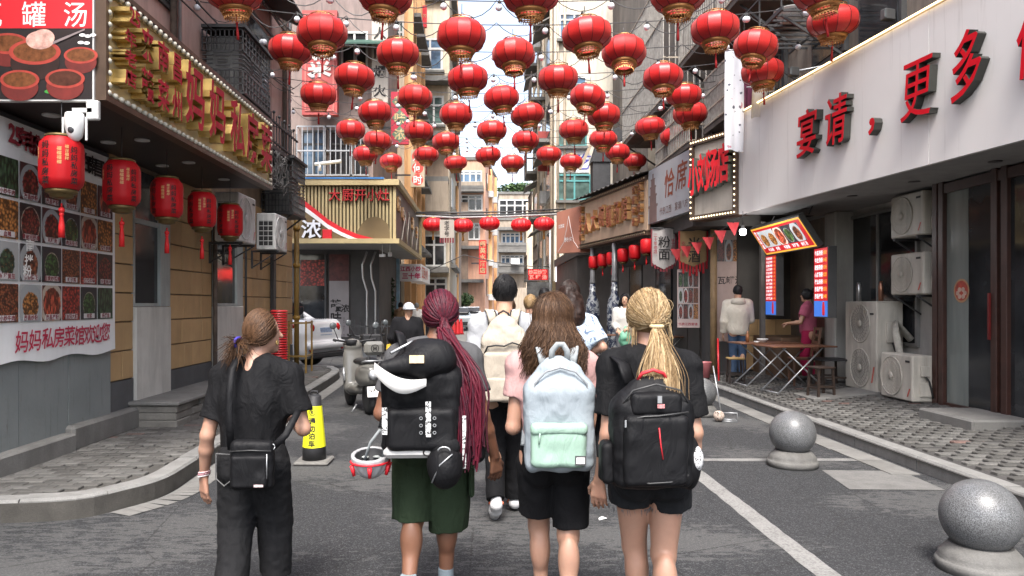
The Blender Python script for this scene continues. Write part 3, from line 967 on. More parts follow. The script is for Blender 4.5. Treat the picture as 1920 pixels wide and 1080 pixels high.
LRED = M('sign_letter_red', (0.40, 0.010, 0.028), .5, .25, 14, spec=.25)
pts = []
for px, py in ((352, 175), (394, 212), (432, 235), (461, 265), (487, 285)):
 x, z = fg.xz(px, py); pts.append((x - .14, .50))
letters(sg, '妈妈私房菜', pts, .54, .68, [LRED, GOLD], .13, -.01, .02)
x0s = [fg.X(p) for p in (222, 246, 270, 298)]
letters(sg, '年老店', [(.28, .60), (.28, .43), (.28, .26)], .22, .15, [LRED, GOLD], .12, -.01, .02)
for i, c_ in enumerate('25'):
 letters(sg, c_, [(.22 + .1 * i, .78)], .1, .17, [LRED, GOLD], .16, -.01, .02)
letters(sg, '来南昌', [(.6, .66), (.93, .66), (1.25, .66)], .26, .3, [LRED, GOLD], .12, -.01, .02)
letters(sg, '赣菜州', [(.6, .3), (.93, .3), (1.25, .3)], .26, .3, [LRED, GOLD], .12, -.01, .02)
# ---- menu banner
bn = thing('menu_banner', 'white menu banner with rows of dish photos on the restaurant wall', 'banner', (XW + .03, 6.3, 1.1), 90)
BL0, BL1 = -1.9, 1.98
fb = Face(XW + .03, 6.3, 90)
mb = MB(); n = 40
vs = []; fs = []
for i in range(n + 1):
 x = BL0 + (BL1 - BL0) * i / n
 for j, z in enumerate((0, .12, .3, 2.13)):
  y = -.012 - (.006 + .005 * math.sin(x * 5) + .004 * math.sin(x * 11)) * (1 - j / 3) ** 2
  vs.append((x, y, z + (.02 * math.sin(x * 7) if j == 0 else 0)))
for i in range(n):
 for j in range(3): fs.append((i * 4 + j, i * 4 + 4 + j, i * 4 + 5 + j, i * 4 + 1 + j))
mb.add(vs, fs, 0, True); mb.build('sheet', M('vinyl_white', (0.80, 0.81, 0.81), .45, .06, 2, dirt=.12), bn)
DIRED = M('banner_dark_red', (0.28, 0.02, 0.035), .5, .1, 4)
DIBLK = M('banner_black', (0.012, 0.012, 0.014), .5, .1, 4)
def dish(i):
 nm = 'dish_print_%d' % i
 if nm in MATS: return MATS[nm]
 r = random.Random(i * 13 + 5)
 food = [(0.28, 0.03, 0.02), (0.20, 0.025, 0.02), (0.30, 0.12, 0.03), (0.04, 0.09, 0.025), (0.13, 0.02, 0.016), (0.36, 0.06, 0.03), (0.03, 0.06, 0.03), (0.16, 0.05, 0.02)][i % 8]
 bgc = [(0.02, 0.018, 0.018), (0.06, 0.02, 0.02), (0.35, 0.36, 0.36), (0.02, 0.02, 0.025)][i % 4]
 m, nt, b = _nt(nm)
 g = coord(nt, (1, 1, 1), 'UV')
 sp = nt.nodes.new('ShaderNodeSeparateXYZ'); nt.links.new(g, sp.inputs[0])
 dx = mth(nt, 'SUBTRACT', sp.outputs[0], .5); dy = mth(nt, 'SUBTRACT', sp.outputs[1], .42 + .06 * r.random())
 dx = mth(nt, 'MULTIPLY', dx, 1.0 + .2 * r.random()); dy = mth(nt, 'MULTIPLY', dy, 1.05)
 rr = mth(nt, 'SQRT', mth(nt, 'ADD', mth(nt, 'MULTIPLY', dx, dx), mth(nt, 'MULTIPLY', dy, dy)))
 pr = r.choice((.42, .5, .58, .64, .0, .0)); plate = ramp(nt, rr, [(pr, 1.0 if pr else 0.0), (pr + .012, 0.0)])
 c = mixc(nt, plate, bgc, r.choice(((0.5, 0.5, 0.49), (0.3, 0.32, 0.33), (0.08, 0.02, 0.02), (0.42, 0.36, 0.3))))
 wob = mth(nt, 'ADD', rr, mth(nt, 'MULTIPLY', noise(nt, g, 7 + r.random() * 5, 4, .6), .16))
 fr_ = r.uniform(.45, .56) if pr else .85; fm = ramp(nt, wob, [(fr_, 1.0), (fr_ + .02, 0.0)])
 mp = nt.nodes.new('ShaderNodeMapping'); mp.inputs['Rotation'].default_value = (0, 0, r.random() * 3); mp.inputs['Scale'].default_value = (1, r.choice((1, 1, .35)), 1)
 nt.links.new(g, mp.inputs[0])
 vv = voro(nt, mp.outputs[0], r.uniform(5, 16))
 f1 = mixc(nt, ramp(nt, vv, [(0.1, 0.0), (0.6, 1.0)]), sc(food, 2.1), sc(food, .25))
 f1 = mixc(nt, ramp(nt, noise(nt, g, 16, 3, .6), [(0.6, 0.0), (0.68, .6)]), f1, r.choice(((0.5, 0.2, 0.05), (0.06, 0.2, 0.03), (0.5, 0.05, 0.02))))
 c = mixc(nt, fm, c, f1)
 nt.links.new(c, b.inputs['Base Color']); b.inputs['Roughness'].default_value = .4
 MATS[nm] = m
 return m
def uvquad(name, mat, w, h):
 me = bpy.data.meshes.new(name)
 me.from_pydata([(0, 0, 0), (w, 0, 0), (w, 0, h), (0, 0, h), (0, .004, 0), (w, .004, 0), (w, .004, h), (0, .004, h)], [], [(0, 1, 2, 3), (7, 6, 5, 4), (0, 4, 5, 1), (1, 5, 6, 2), (2, 6, 7, 3), (3, 7, 4, 0)])
 u = me.uv_layers.new(name='UVMap')
 for k, uv in enumerate(((0, 0), (1, 0), (1, 1), (0, 1))): u.data[k].uv = uv
 me.materials.append(mat); me.update()
 return me
NAMES = ['爆炒腰花', '韭黄炒腊肉', '辣子鸡', '红烧牛蛙', '水煮肉片', '小炒牛肉', '南昌炒粉', '南昌拌粉', '油焖大虾', '时蔬', '酱爆鱼', '血鸭', '青椒回锅肉', '瓦罐汤', '肉沫茄子', '椒盐虾仁', '腊竹炒肉', '咸蛋黄茄']
PANB = M('plate_black', (0.02, 0.02, 0.02), .5, .1, 5)
PINKL = M('caption_maroon', (0.2, 0.03, 0.04), .5, .1, 5)
cols = [BL1 - .05 - .333 * (11 - k) for k in range(11)]
cap = MB(); capb = MB()
dq = {}
for r_ in range(4):
 z = .36 + r_ * .365
 for c_ in range(11):
  x = cols[c_]; w, h = .308, .335
  mi = (c_ * 3 + r_ * 5 + (c_ * r_) % 3) % 16
  if mi not in dq: dq[mi] = uvquad('dish_photo', dish(mi), w, h)
  inst('dish_photo', dq[mi], bn, (x, -.024, z))
  s = NAMES[(c_ + (3 - r_) * 6) % 18]
  capb.bx(x + .05, x + w - .05, -.0262, -.0245, z + .012, z + .062)
  for j, ch in enumerate(s): put_glyph(cap, ch, x + w / 2 + (j - (len(s) - 1) / 2) * .052, z + .037, .05, .05, -.0275, .03, res=1)
capb.build('caption_plate', M('caption_white', (0.6, 0.57, 0.57), .5, .05, 4), bn)
inst('captions', cap.mesh('captions', PINKL, False), bn)
fbz = lambda px, py: (fb.xz(px, py)[0], fb.xz(px, py)[1] - 1.1)
mbt = MB()
for ch, px, py in (('妈', 34, 641), ('妈', 59, 638), ('私', 83, 634), ('房', 104, 632), ('菜', 124, 630), ('馆', 143, 629), ('欢', 161, 627), ('迎', 177, 625), ('您', 192, 622)):
 x, z = fbz(px, py); put_glyph(mbt, ch, x, z, .2, .21, -.03, .012, shear=.12)
inst('lettering', mbt.mesh('lettering', M('banner_crimson', (0.45, 0.015, 0.06), .5, .1, 4), False), bn)
def tline(s, p0, p1, size, mat, bold=.03):
 mbt = MB(); n = len(s)
 for i, ch in enumerate(s):
  t = i / max(1, n - 1)
  x, z = fbz(p0[0] + (p1[0] - p0[0]) * t, p0[1] + (p1[1] - p0[1]) * t)
  put_glyph(mbt, ch, x, z, size if ord(ch) > 255 else size * .5, size, -.03, bold)
 inst('lettering', mbt.mesh('lettering', mat, False), bn)
tline('25年老店', (16, 249), (66, 274), .2, DIRED, .04)
tline('在南昌', (157, 304), (179, 315), .2, DIBLK, .03); tline('味', (193, 318), (193, 318), .2, DIBLK, .03)
for px, py, ch in ((50, 460, '南'), (48, 488, '拌'), (45, 508, '粉')):
 x, z = fbz(px, py); mbt = MB(); put_glyph(mbt, ch, x, z, .13, .11, -.03, .02); inst('lettering', mbt.mesh('lettering', PWHT, False), bn)
# ---- red silk cylinder lanterns under the canopy
LR = M('lantern_silk_red', (0.44, 0.006, 0.010), .5, .14, 4, .12, 160, spec=.3)
BRS = gold('antique_brass', (0.2, 0.14, 0.06), .5)
INK = M('lantern_ink', (0.008, 0.006, 0.006), .6, .1, 4)
GPR = M('lantern_gilt_print', (0.62, 0.32, 0.12), .5, .2, 8)
TASS = M('tassel_red', (0.6, 0.012, 0.014), .6, .15, 10)
TASD = M('tassel_dark_red', (0.35, 0.01, 0.012), .7, .2, 10)
def tassel(mb, c, L, r, mi=0):
 x, y, z = c
 mb.tube([(x, y, z + .04), (x, y, z)], r * .25, 5, mi)
 mb.ball((x, y, z - r * .6), r * .95, 8, 5, mi)
 mb.lathe([(r * .45, z - r * 1.2), (r * .75, z - r * 1.8), (r * .5, z - r * 2.2), (r * .85, z - L * .6), (r * .95, z - L), (r * .2, z - L)], 9, (x, y, 0), mi)
def cyl_lantern(label, loc, w=.335, h=.42, group='red cylinder lanterns under the gold sign', ink=True):
 t = thing('cylinder_lantern', label, 'lantern', loc, rnd.uniform(-12, 12), group)
 r = w / 2; mb = MB(); n = 40
 prof = [(r * .74, h / 2), (r * .95, h / 2 - .045), (r, h / 2 - .085), (r, -h / 2 + .085), (r * .95, -h / 2 + .045), (r * .74, -h / 2)]
 b0 = len(mb.v)
 for (rr, z) in prof:
  for k in range(n):
   a = 2 * math.pi * k / n; q = 1 - (.035 if k % 5 == 0 else 0)
   mb.v.append((rr * q * math.cos(a), rr * q * math.sin(a), z))
 for i in range(len(prof) - 1):
  for k in range(n):
   mb.f.append((b0 + i * n + k, b0 + (i + 1) * n + k, b0 + (i + 1) * n + (k + 1) % n, b0 + i * n + (k + 1) % n)); mb.mi.append(0); mb.sm.append(True)
 mb.build('shade', LR, t)
 if ink:
  def curved(s, a0, size, mat, nm, z0):
   m2 = MB()
   for j, ch in enumerate(s):
    g = MB(); put_glyph(g, ch, 0, z0 - j * size * 1.05, size, size, 0, .015, shear=.1, res=1)
    vs = [((r + .003) * math.sin(a0 + p[0] / r), -(r + .003) * math.cos(a0 + p[0] / r), p[2]) for p in g.v]
    m2.add(vs, g.f)
   inst(nm, m2.mesh(nm, mat, False), t)
  curved('妈妈私房菜', -.35, .068, INK, 'lettering', .13); curved('妈妈私房菜', .95, .06, INK, 'lettering', .1)
  curved('福福福福', .3, .034, GPR, 'gilt_print', .1); curved('福吉福祥', .62, .03, GPR, 'gilt_print', .12); curved('福福吉', -.85, .03, GPR, 'gilt_print', .1)
 c = MB(); c.lathe([(r * .7, -h / 2), (r * .72, -h / 2 - .025), (r * .6, -h / 2 - .035), (r * .52, -h / 2 - .04), (r * .52, -h / 2 - .06), (r * .25, -h / 2 - .075)], 28); c.build('brass_base', BRS, t)
 c = MB(); c.lathe([(r * .6, h / 2 + .03), (r * .74, h / 2 + .02), (r * .74, h / 2)], 28); c.build('top_ring', BRS, t)
 c = MB(); tassel(c, (0, 0, -h / 2 - .15), .24, .028); c.build('tassel', TASS, t)
 c = MB(); c.tube([(0, 0, h / 2), (0, 0, CZ0 + .02 - loc[2])], .004, 5); c.build('hanging_cord', IRON, t)
 return t
ords = ['nearest', 'second nearest', 'middle', 'fourth nearest', 'farthest']
for k in range(5):
 Yk = 6.06 + 1.01 * k; px = (115, 230, 315, 382, 430)[k]; py = (308, 345, 372, 394, 414)[k]
 cyl_lantern('red silk lantern with black writing, %s of five under the gold sign' % ords[k], (-3.45, Yk, HC - (py - HY) * Yk / FOC))
# ---- camera under the canopy corner
sx = thing('security_camera', 'white dome security camera with antennas under the canopy corner', 'camera', (-3.32, 6.02, 2.98))
MB().box((.14, .02, .22), (.1, .05, .16), bev=.01).build('mount', FR_WHITE, sx)
MB().bx(-.02, .14, -.005, .04, .2, .235).build('arm', FR_WHITE, sx)
CW = M('camera_white', (0.75, 0.75, 0.74), .35, .05, 4)
mb = MB(); mb.lathe([(.03, .2), (.07, .19), (.078, .15), (.078, .1), (.07, .06), (.065, .04), (.055, 0), (.03, -.03), (.005, -.04)], 24); mb.build('dome', CW, sx)
for s in (-1, 1): MB().bx(s * .095 - .008, s * .095 + .008, -.008, .008, -.03, .16, bev=.003).build('antenna', CW, sx)
mb = MB(); mb.ball((0, -.05, .05), .03, 12, 8, sq=(1, .8, 1.2)); mb.build('lens', M('lens_dark', (0.05, 0.05, 0.055), .1, .1, 4), sx)
# ---- air conditioners and black lattice cages on the left
fan_unit('air_conditioner', 'white outdoor unit with louvred fan above second window, behind the lanterns', (-3.74, 11.2, 2.54), 90, .8, .72, .36, (0.62, 0.62, 0.6), key='ac_clean')
fan_unit('air_conditioner', 'white outdoor unit with dark side grille, next to the alley corner', (-3.76, 13.2, 2.56), 90, .75, .64, .34, (0.6, 0.6, 0.57), key='ac_clean')
LAT = M('black_lattice', (0.03, 0.031, 0.033), .5, .25, 6)
def lattice(mb, o, u, w, h, y):
 """chinese fret pattern on a face: o lower-left corner, u unit along, slats as boxes"""
 n = 9; t = .016
 def bar(a0, b0, a1, b1):
  p = o + u * ((a0 + a1) / 2); L = abs(a1 - a0) + t; H = abs(b1 - b0) + t
  mb.box((p.x, p.y, o.z + (b0 + b1) / 2), (L, .02, H), math.atan2(u.y, u.x))
 for k in range(n + 1): bar(w * k / n, 0, w * k / n, h * .34); bar(w * k / n, h * .66, w * k / n, h)
 for z in (0, h * .12, h * .22, h * .34, h * .66, h * .78, h * .88, h): bar(0, z, w, z)
 for k in range(4):
  a = .06 * k
  bar(w * (.28 + a), h * (.36 + a), w * (.72 - a), h * (.36 + a)); bar(w * (.28 + a), h * (.64 - a), w * (.72 - a), h * (.64 - a)) if a < .13 else None
  bar(w * .02, h * (.38 + .07 * k), w * .24, h * (.38 + .07 * k)); bar(w * .76, h * (.38 + .07 * k), w * .98, h * (.38 + .07 * k))
def cage(label, x0, x1, y0, y1, z0, z1):
 t = thing('lattice_cage', label, 'cage', ((x0 + x1) / 2, (y0 + y1) / 2, z0), 0, 'black lattice covers on the pink wall')
 mb = MB(); lattice(mb, Vector((x0, y0, z0)), Vector((1, 0, 0)), x1 - x0, z1 - z0, 0); mb.build('front_lattice', LAT, t, True)
 mb = MB(); lattice(mb, Vector((x1, y0, z0)), Vector((0, 1, 0)), y1 - y0, z1 - z0, 0); mb.build('side_lattice', M('grey_lattice', (0.12, 0.12, 0.12), .5, .25, 6), t, True)
 mb = MB(); mb.bx(x0, x1 + .05, y0 - .05, y1 + .05, z1 + .02, z1 + .07); mb.bx(x0, x1 + .03, y0 - .03, y1 + .03, z0 - .05, z0 - .02); mb.build('cover', LAT, t, True)
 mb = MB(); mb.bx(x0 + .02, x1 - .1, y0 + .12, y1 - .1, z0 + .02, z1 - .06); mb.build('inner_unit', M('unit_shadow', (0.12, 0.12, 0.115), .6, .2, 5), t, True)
 mb = MB()
 for y in (y0 + .1, y1 - .1): mb.tube([(x1 - .05, y, z0 - .05), (x0, y, z0 - .45)], .02, 4)
 mb.build('bracket', IRON, t, True)
cage('black fretwork cage over an outdoor unit, above the gold sign', XW - .05, -3.6, 11.1, 12.5, 4.82, 5.74)
cage('black fretwork cage over an outdoor unit, beyond the gold sign at alley corner', XW - .02, -3.6, 14.0, 14.95, 3.37, 4.36)
rl = thing('iron_railing', 'black iron railing with ball finials above the far end of gold sign', 'railing', (-3.65, 12.8, 4.4))
mb = MB()
for z in (4.45, 4.8): mb.bx(-3.67, -3.64, 12.55, 14.6, z, z + .03)
for k in range(12): mb.bx(-3.663, -3.647, 12.6 + k * .17, 12.615 + k * .17, 4.4, 4.95)
mb.build('rail', IRON, rl, True)
mb = MB()
for k in range(0, 12, 2): mb.ball((-3.655, 12.608 + k * .17, 4.98), .03, 8, 5)
mb.build('finials', IRON, rl, True)
MB().bx(XW - .1, -3.64, 12.55, 14.6, 4.32, 4.4).build('ledge', IRON, rl, True)
cb = MB()
for k in range(16):
 a = rnd.uniform(0, 1); y = 12.9 + rnd.uniform(-.3, .5)
 pts = []
 rr = rnd.uniform(.15, .4); z0_ = 4.2 + rnd.uniform(-.1, .1)
 for j in range(14):
  th = j / 13 * 2 * math.pi * rnd.uniform(.9, 1.0)
  pts.append((-3.6 + rnd.uniform(-.05, .05), y + rr * .6 * math.sin(th) + .02 * k * .3, z0_ - rr * (1 - math.cos(th)) * .8))
 cb.tube(pts, .009, 4)
tag(one('cable_bundle', cb, M('grey_cable', (0.12, 0.115, 0.11), .6, .3, 5), 'tangled loops of grey cable hanging beyond gold sign end', 'cable'), kind='thing')
wl = thing('wall_cables', 'black cables and conduits strung along the pink wall', 'cable', (XW + .1, 9, 5))
for k in range(9):
 z = rnd.uniform(4.7, 8.2); pts = []
 for j in range(15):
  t = j / 14
  pts.append((XW + .05 + .12 * math.sin(math.pi * t) * rnd.uniform(.7, 1), 6.5 + 9.6 * t, z + rnd.uniform(-.3, .1) * 0 - .35 * math.sin(math.pi * t) + .5 * t * ((k % 3) - 1)))
 MB().tube(pts, .012 if k % 3 else .025, 5).build('cable', IRON, wl, True)
# ---- stone step by the first window, corner pipe and stool stack
st = thing('stone_step', 'low step of stacked grey stones beneath first window', 'step', (-3.92, 9.8, KH))
STN = M('step_stone', (0.20, 0.19, 0.17), .9, .25, 5, .4, 35, grain=.3, per=.5)
for lv in range(3):
 y = 8.75
 while y < 11.1:
  L = rnd.uniform(.3, .55); L = min(L, 11.15 - y)
  d_ = -3.62 - rnd.uniform(0, .05)
  MB().bx(XW - .05, d_, y + .006, y + L - .006, KH - .005 + lv * .088, KH + .083 + lv * .088, bev=.012).build('stone', STN, st, True)
  y += L
MB().bx(XW - .05, -3.585, 8.72, 11.16, KH + .262, KH + .31, bev=.012).build('top_slab', CONC, st, True)
gp = thing('gas_pipe', 'yellow gas riser pipe with square guard cage at the alley corner', 'pipe', (-4.0, 15.9, KH))
YEL = M('ochre_pipe_paint', (0.26, 0.16, 0.04), .5, .2, 5, dirt=.3)
MB().tube([(-4.0, 15.9, .2), (-4.0, 15.9, 4.2)], .055, 10).build('riser', YEL, gp, True)
mb = MB()
for z in (1.28, 2.4, 3.2): mb.lathe([(.075, z), (.075, z + .09)], 12, (-4.0, 15.9, 0))
mb.build('coupling', M('ochre_dark', (0.3, 0.17, 0.03), .5, .2, 5), gp, True)
mb = MB()
for z in (.5, 1.2):
 mb.bx(-4.1, -3.7, 15.55, 15.59, z, z + .04); mb.bx(-3.74, -3.7, 15.591, 16.1, z, z + .04)
for (x, y) in ((-3.72, 15.57), (-4.08, 15.57), (-3.72, 16.1)): mb.bx(x - .018, x + .018, y - .018, y + .018, .15, 1.26)
mb.build('guard_cage', YEL, gp, True)
ss = thing('stool_stack', 'tall stack of nested red plastic stools beside the tiled wall', 'stool stack', (-3.55, 12.9, KH))
RPL = M('red_plastic', (0.5, 0.02, 0.025), .35, .1, 4)
for k in range(26):
 mb = MB(); z = .25 + k * .043
 mb.lathe([(.115, z), (.148, z + .002), (.15, z + .012), (.13, z + .034), (.115, z + .034)], 18, (0, 0, 0)); mb.build('stool_rim', RPL, ss)
mb = MB()
for a in range(4):
 q = math.pi / 4 + a * math.pi / 2
 mb.tube([(.12 * math.cos(q), .12 * math.sin(q), .3), (.15 * math.cos(q), .15 * math.sin(q), .005)], .022, 6)
mb.build('legs', RPL, ss)
# ================================================================ right side
rb = thing('shop_building', 'old grey concrete shop building with caged balconies above white fascia', 'building', (7.5, 10, 0))
GREYC = M('weathered_concrete', (0.22, 0.19, 0.155), .9, .25, 1.5, .3, 30, dirt=.6)
DARKC = M('sooty_concrete', (0.12, 0.10, 0.082), .9, .3, 1.2, .3, 30, dirt=.6)
OFFW = M('off_white_wall', (0.42, 0.41, 0.38), .8, .12, 1.5, .15, 40, dirt=.3)
mb = MB(); mb.bx(6.3, 12, 9.7, 15.4, 0, 3.3); mb.build('wall', OFFW, rb, True)
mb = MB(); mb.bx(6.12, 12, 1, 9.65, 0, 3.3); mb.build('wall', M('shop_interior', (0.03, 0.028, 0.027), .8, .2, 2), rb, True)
mb = MB(); mb.bx(5.45, 12, 1, 16.5, 3.42, 16); mb.build('upper_wall', GREYC, rb, True)
ff = Face(4.51, 13.04, -83.4)
cn = ff.empty('shop_canopy', 'deep white fascia canopy with raised red letters over the right pavement', 'canopy', 3.2)
def fascia_mat():
 m, nt, b = _nt('white_fascia')
 v = coord(nt)
 c = mixc(nt, noise(nt, v, .8, 4, .6), (0.66, 0.635, 0.61), (0.76, 0.735, 0.71))
 st = ramp(nt, noise(nt, coord(nt, (7, 7, .25)), 1.6, 5, .7), [(0.58, 0.0), (0.80, .5)])
 c = mixc(nt, st, c, (0.25, 0.22, 0.19))
 nt.links.new(c, b.inputs['Base Color']); b.inputs['Roughness'].default_value = .55
 bump(nt, b, noise(nt, v, 3, 2, .5), .1, .02)
 return m
FASC = fascia_mat()
FL = 10.6
edges = [0, 2.35, 4.7, 7.05, FL]
for a, b in zip(edges[:-1], edges[1:]): MB().bx(a + .004, b - .004, rnd.uniform(0, .004), .06, 0, 1.75).build('fascia_panel', FASC, cn)
mb = MB(); mb.bx(0, FL, .061, 2.3, .0, .12); mb.build('soffit', M('soffit_grey', (0.30, 0.29, 0.28), .8, .12, 1.5, .1, 30, dirt=.25), cn)
mb = MB(); mb.bx(0, FL, .0, .12, 1.752, 1.79); mb.build('top_flashing', M('bronze_flash', (0.16, 0.12, 0.09), .5, .2, 5), cn)
BULBW = M('warm_led', (1.0, 0.72, 0.36), .4, .02, 2, emit=1.6)
mb = MB(); mb.tube([(0, -.02, 1.775), (FL, -.02, 1.775)], .012, 6); mb.build('led_tube', BULBW, cn)
for px, py in ((1510, 391), (1598, 367), (1714, 340), (1866, 302)):
 k = (px - HX) / FOC; Y = (3.2 - HC) * FOC / (HY - py); p = Vector((k * Y, Y, 3.197))
 m2 = MB(); m2.lathe([(.07, 0), (.07, -.006), (.05, -.008)], 16, p); m2.build('downlight', M('downlight_dark', (0.08, 0.07, 0.07), .5, .2, 5), cn, True)
BOXD = M('letter_side_dark', (0.035, 0.035, 0.03), .5, .2, 8)
SRED = M('bright_sign_red', (0.60, 0.005, 0.016), .5, .12, 6, spec=.25)
for ch, px, py, hpx, wpx in (('宴', 1523, 250, 90, 40), ('请', 1578, 225, 98, 44), ('，', 1650, 228, 90, 40), ('更', 1731, 165, 124, 62), ('多', 1826, 122, 138, 62), ('体', 1962, 70, 150, 90), ('面', 2090, 15, 160, 95)):
 x, z = ff.xz(px, py); Y = ff.pt(x, z).y
 h = hpx * Y / FOC
 w = abs(ff.X(px + wpx / 2) - ff.X(px - wpx / 2))
 if ch == '，':
  letters(cn, ch, [(x, z - 3.2 + .1)], w, h * .8, [SRED, BOXD], .11, -.005, .02)
 else:
  letters(cn, ch, [(x, z - 3.2)], w, h, [SRED, BOXD], .1, -.005, 0.0 if ch == '更' else .008, .12, res=3)
# ---- shopfront: brown frames, curtained glass, round sticker
BRF = M('brown_door_frame', (0.045, 0.018, 0.013), .45, .25, 6, .05, 60, dirt=.2)
sf = thing('shopfront_door', 'brown framed glass shopfront with round red sticker', 'shopfront', (6.05, 8.9, pz(6.05)))
for y in (9.62, 9.75, 8.45, 8.62, 6.4): MB().bx(5.95, 6.1, y - .05, y + .05, .2, 3.2, bev=.006).build('post', BRF, sf, True)
mb = MB(); mb.bx(5.96, 6.09, 6.45, 9.56, 3.05, 3.17); mb.build('head', BRF, sf, True)
def curtain_glass():
 m, nt, b = _nt('curtained_glass')
 v = coord(nt)
 sp = nt.nodes.new('ShaderNodeSeparateXYZ'); nt.links.new(v, sp.inputs[0])
 c = mixc(nt, ramp(nt, noise(nt, coord(nt, (1, 1.2, .15)), 3, 3, .6), [(0.3, 0.0), (0.7, 1.0)]), (0.13, 0.15, 0.14), (0.22, 0.24, 0.225))
 nt.links.new(c, b.inputs['Base Color']); b.inputs['Roughness'].default_value = .12
 return m
MB().bx(6.0, 6.012, 9.14, 9.56, .35, 3.05).build('curtained_pane', curtain_glass(), sf, True)
MB().bx(6.0, 6.012, 8.5, 9.13, .35, 3.05).build('pane', GL_DARK, sf, True)
MB().bx(6.0, 6.012, 6.45, 8.4, .35, 3.05).build('pane', GL_DARK, sf, True)
MB().bx(5.97, 6.09, 6.45, 9.56, .18, .35).build('sill', BRF, sf, True)
MB().bx(5.93, 5.96, 8.66, 8.69, 1.2, 1.75).build('handle', M('handle_red', (0.14, 0.012, 0.012), .4, .2, 5), sf, True)
k = (1803 - HX) / FOC; Y = 5.995 / k; z = HC + (570 - 545) * Y / FOC
mb = MB(); disc(mb, 0, 0, .15, .15, 0, 32); disc(mb, 0, 0, .125, .125, -.001, 32, mi=1)
for j in range(6): disc(mb, .07 * math.cos(j * 1.05), -.03 + .05 * math.sin(j * 1.05), .035, .03, -.002, 12, mi=2)
mb.xf(Matrix.Translation((5.994, Y, z)) @ Matrix.Rotation(R(-90), 4, 'Z')); mb.build('sticker', [M('sticker_cream', (0.35, 0.2, 0.1), .5, .2, 8), M('sticker_red', (0.35, 0.04, 0.02), .5, .4, 15), M('sticker_white', (0.5, 0.35, 0.28), .5, .3, 15)], sf, True)
MB().bx(5.3, 6.0, 8.0, 9.0, .2, .36, bev=.02).build('doorstep', CONC, sf, True)
# ---- wall windows behind the outdoor units, pilaster, stall
fw = Face(6.3, 13.0, -90)
wv = fw.empty('shop_window', 'dark plate glass window behind the stacked outdoor units', 'window')
window(wv, fw, .15, 1.0, 2.2, 2.1, M('grey_alu', (0.2, 0.2, 0.19), .5, .2, 4), GL_DARK, 2, 1, sill=False)
pl = tag(MB().bx(5.98, 6.36, 12.55, 12.95, .2, 3.2, bev=.02).build('pilaster', OFFW, None), 'pale rendered pilaster between outdoor units and food stall', 'pillar')
zt = pz(5.8)
fan_unit('tall_air_conditioner', 'tall two fan outdoor unit standing against the pale pilaster', (6.02, 11.4, pz(6.02) - .01), -90, .95, 1.36, .4, (0.50, 0.47, 0.41), fans=2, bracket=False, key='ac_aged')
fan_unit('air_conditioner', 'lowest outdoor unit, standing on the brick pavement', (5.84, 10.2, pz(5.84) + .02), -90, .78, .62, .28, (0.52, 0.49, 0.43), bracket=False, key='ac_aged')
fan_unit('air_conditioner', 'middle outdoor unit on black bracket over the floor unit', (6.08, 10.35, 1.75), -90, .8, .58, .3, (0.50, 0.47, 0.41), key='ac_aged')
fan_unit('air_conditioner', 'topmost outdoor unit just below the white soffit', (6.08, 10.35, 2.56), -90, .8, .6, .3, (0.50, 0.47, 0.41), key='ac_aged')
tag(MB().tube([(6.2, 10.7, 1.1), (6.0, 10.75, 1.35), (5.95, 10.65, 1.2), (6.0, 10.6, .8), (6.2, 10.62, .6)], .05, 8).build('insulated_hose', M('hose_tape', (0.4, 0.38, 0.33), .7, .2, 20)), 'taped pale hose looping behind the floor outdoor unit', 'hose')
for k, (x, y) in enumerate(((5.95, 11.7), (5.95, 11.05))):
 b_ = MB(); zb = pz(6.02) + 1.35; b_.lathe([(.035, 0), (.036, .2), (.03, .24), (.026, .25), (.026, .3)], 14, (x, y, zb))
 tag(b_.build('vacuum_flask', M('steel_flask' if k == 0 else 'copper_flask', (0.5, 0.5, 0.5) if k == 0 else (0.35, 0.18, 0.12), .3, .1, 4, metal=.8)), ('steel' if k == 0 else 'copper coloured') + ' flask standing on the tall outdoor unit', 'flask')
stl = thing('noodle_stall', 'small dark noodle stall with counter under the lit menu screens', 'stall', (5.8, 13.6, pz(5.8)))
INT = M('stall_wall', (0.16, 0.13, 0.10), .8, .25, 2, .1, 30, dirt=.5)
mb = MB(); mb.bx(6.22, 6.3, 12.95, 15.0, .2, 3.2); mb.build('back_wall', INT, stl, True)
mb = MB(); mb.bx(5.15, 6.3, 14.95, 15.1, .15, 3.2); mb.build('side_wall', M('stall_dark', (0.05, 0.045, 0.04), .8, .2, 2), stl, True)
for zz in range(3):
 for j in range(3): MB().bx(5.2 + j * .36, 5.55 + j * .36, 14.92, 14.95, .3 + zz * .34, .63 + zz * .34, bev=.004).build('tile', TANS[0], stl, True)
MB().bx(5.45, 6.2, 13.5, 14.9, .2, 1.0, bev=.01).build('counter', M('counter_wood', (0.12, 0.07, 0.04), .6, .2, 4), stl, True)
mb = MB(); mb.bx(5.35, 5.43, 14.2, 14.3, .2, 3.2); mb.build('post', M('stall_post', (0.14, 0.13, 0.12), .6, .2, 4), stl, True)
pp = MB().bx(6.205, 6.215, 13.05, 13.8, 1.2, 2.5); pp.build('poster', M('dim_poster', (0.10, 0.03, 0.03), .5, .5, 5), stl, True)
sp_ = inst('poster_lettering', (lambda g: [put_glyph(g, c, 0, .3 - .28 * j, .25, .25, 0, .02) for j, c in enumerate('牛杂粉')] and g)(MB()).mesh('poster_lettering', M('dim_white', (0.45, 0.42, 0.4), .5, .1, 5), False), stl, (6.2 - 5.8, 13.4 - 13.6, 2.1 - pz(5.8)), (0, 0, R(-90)))
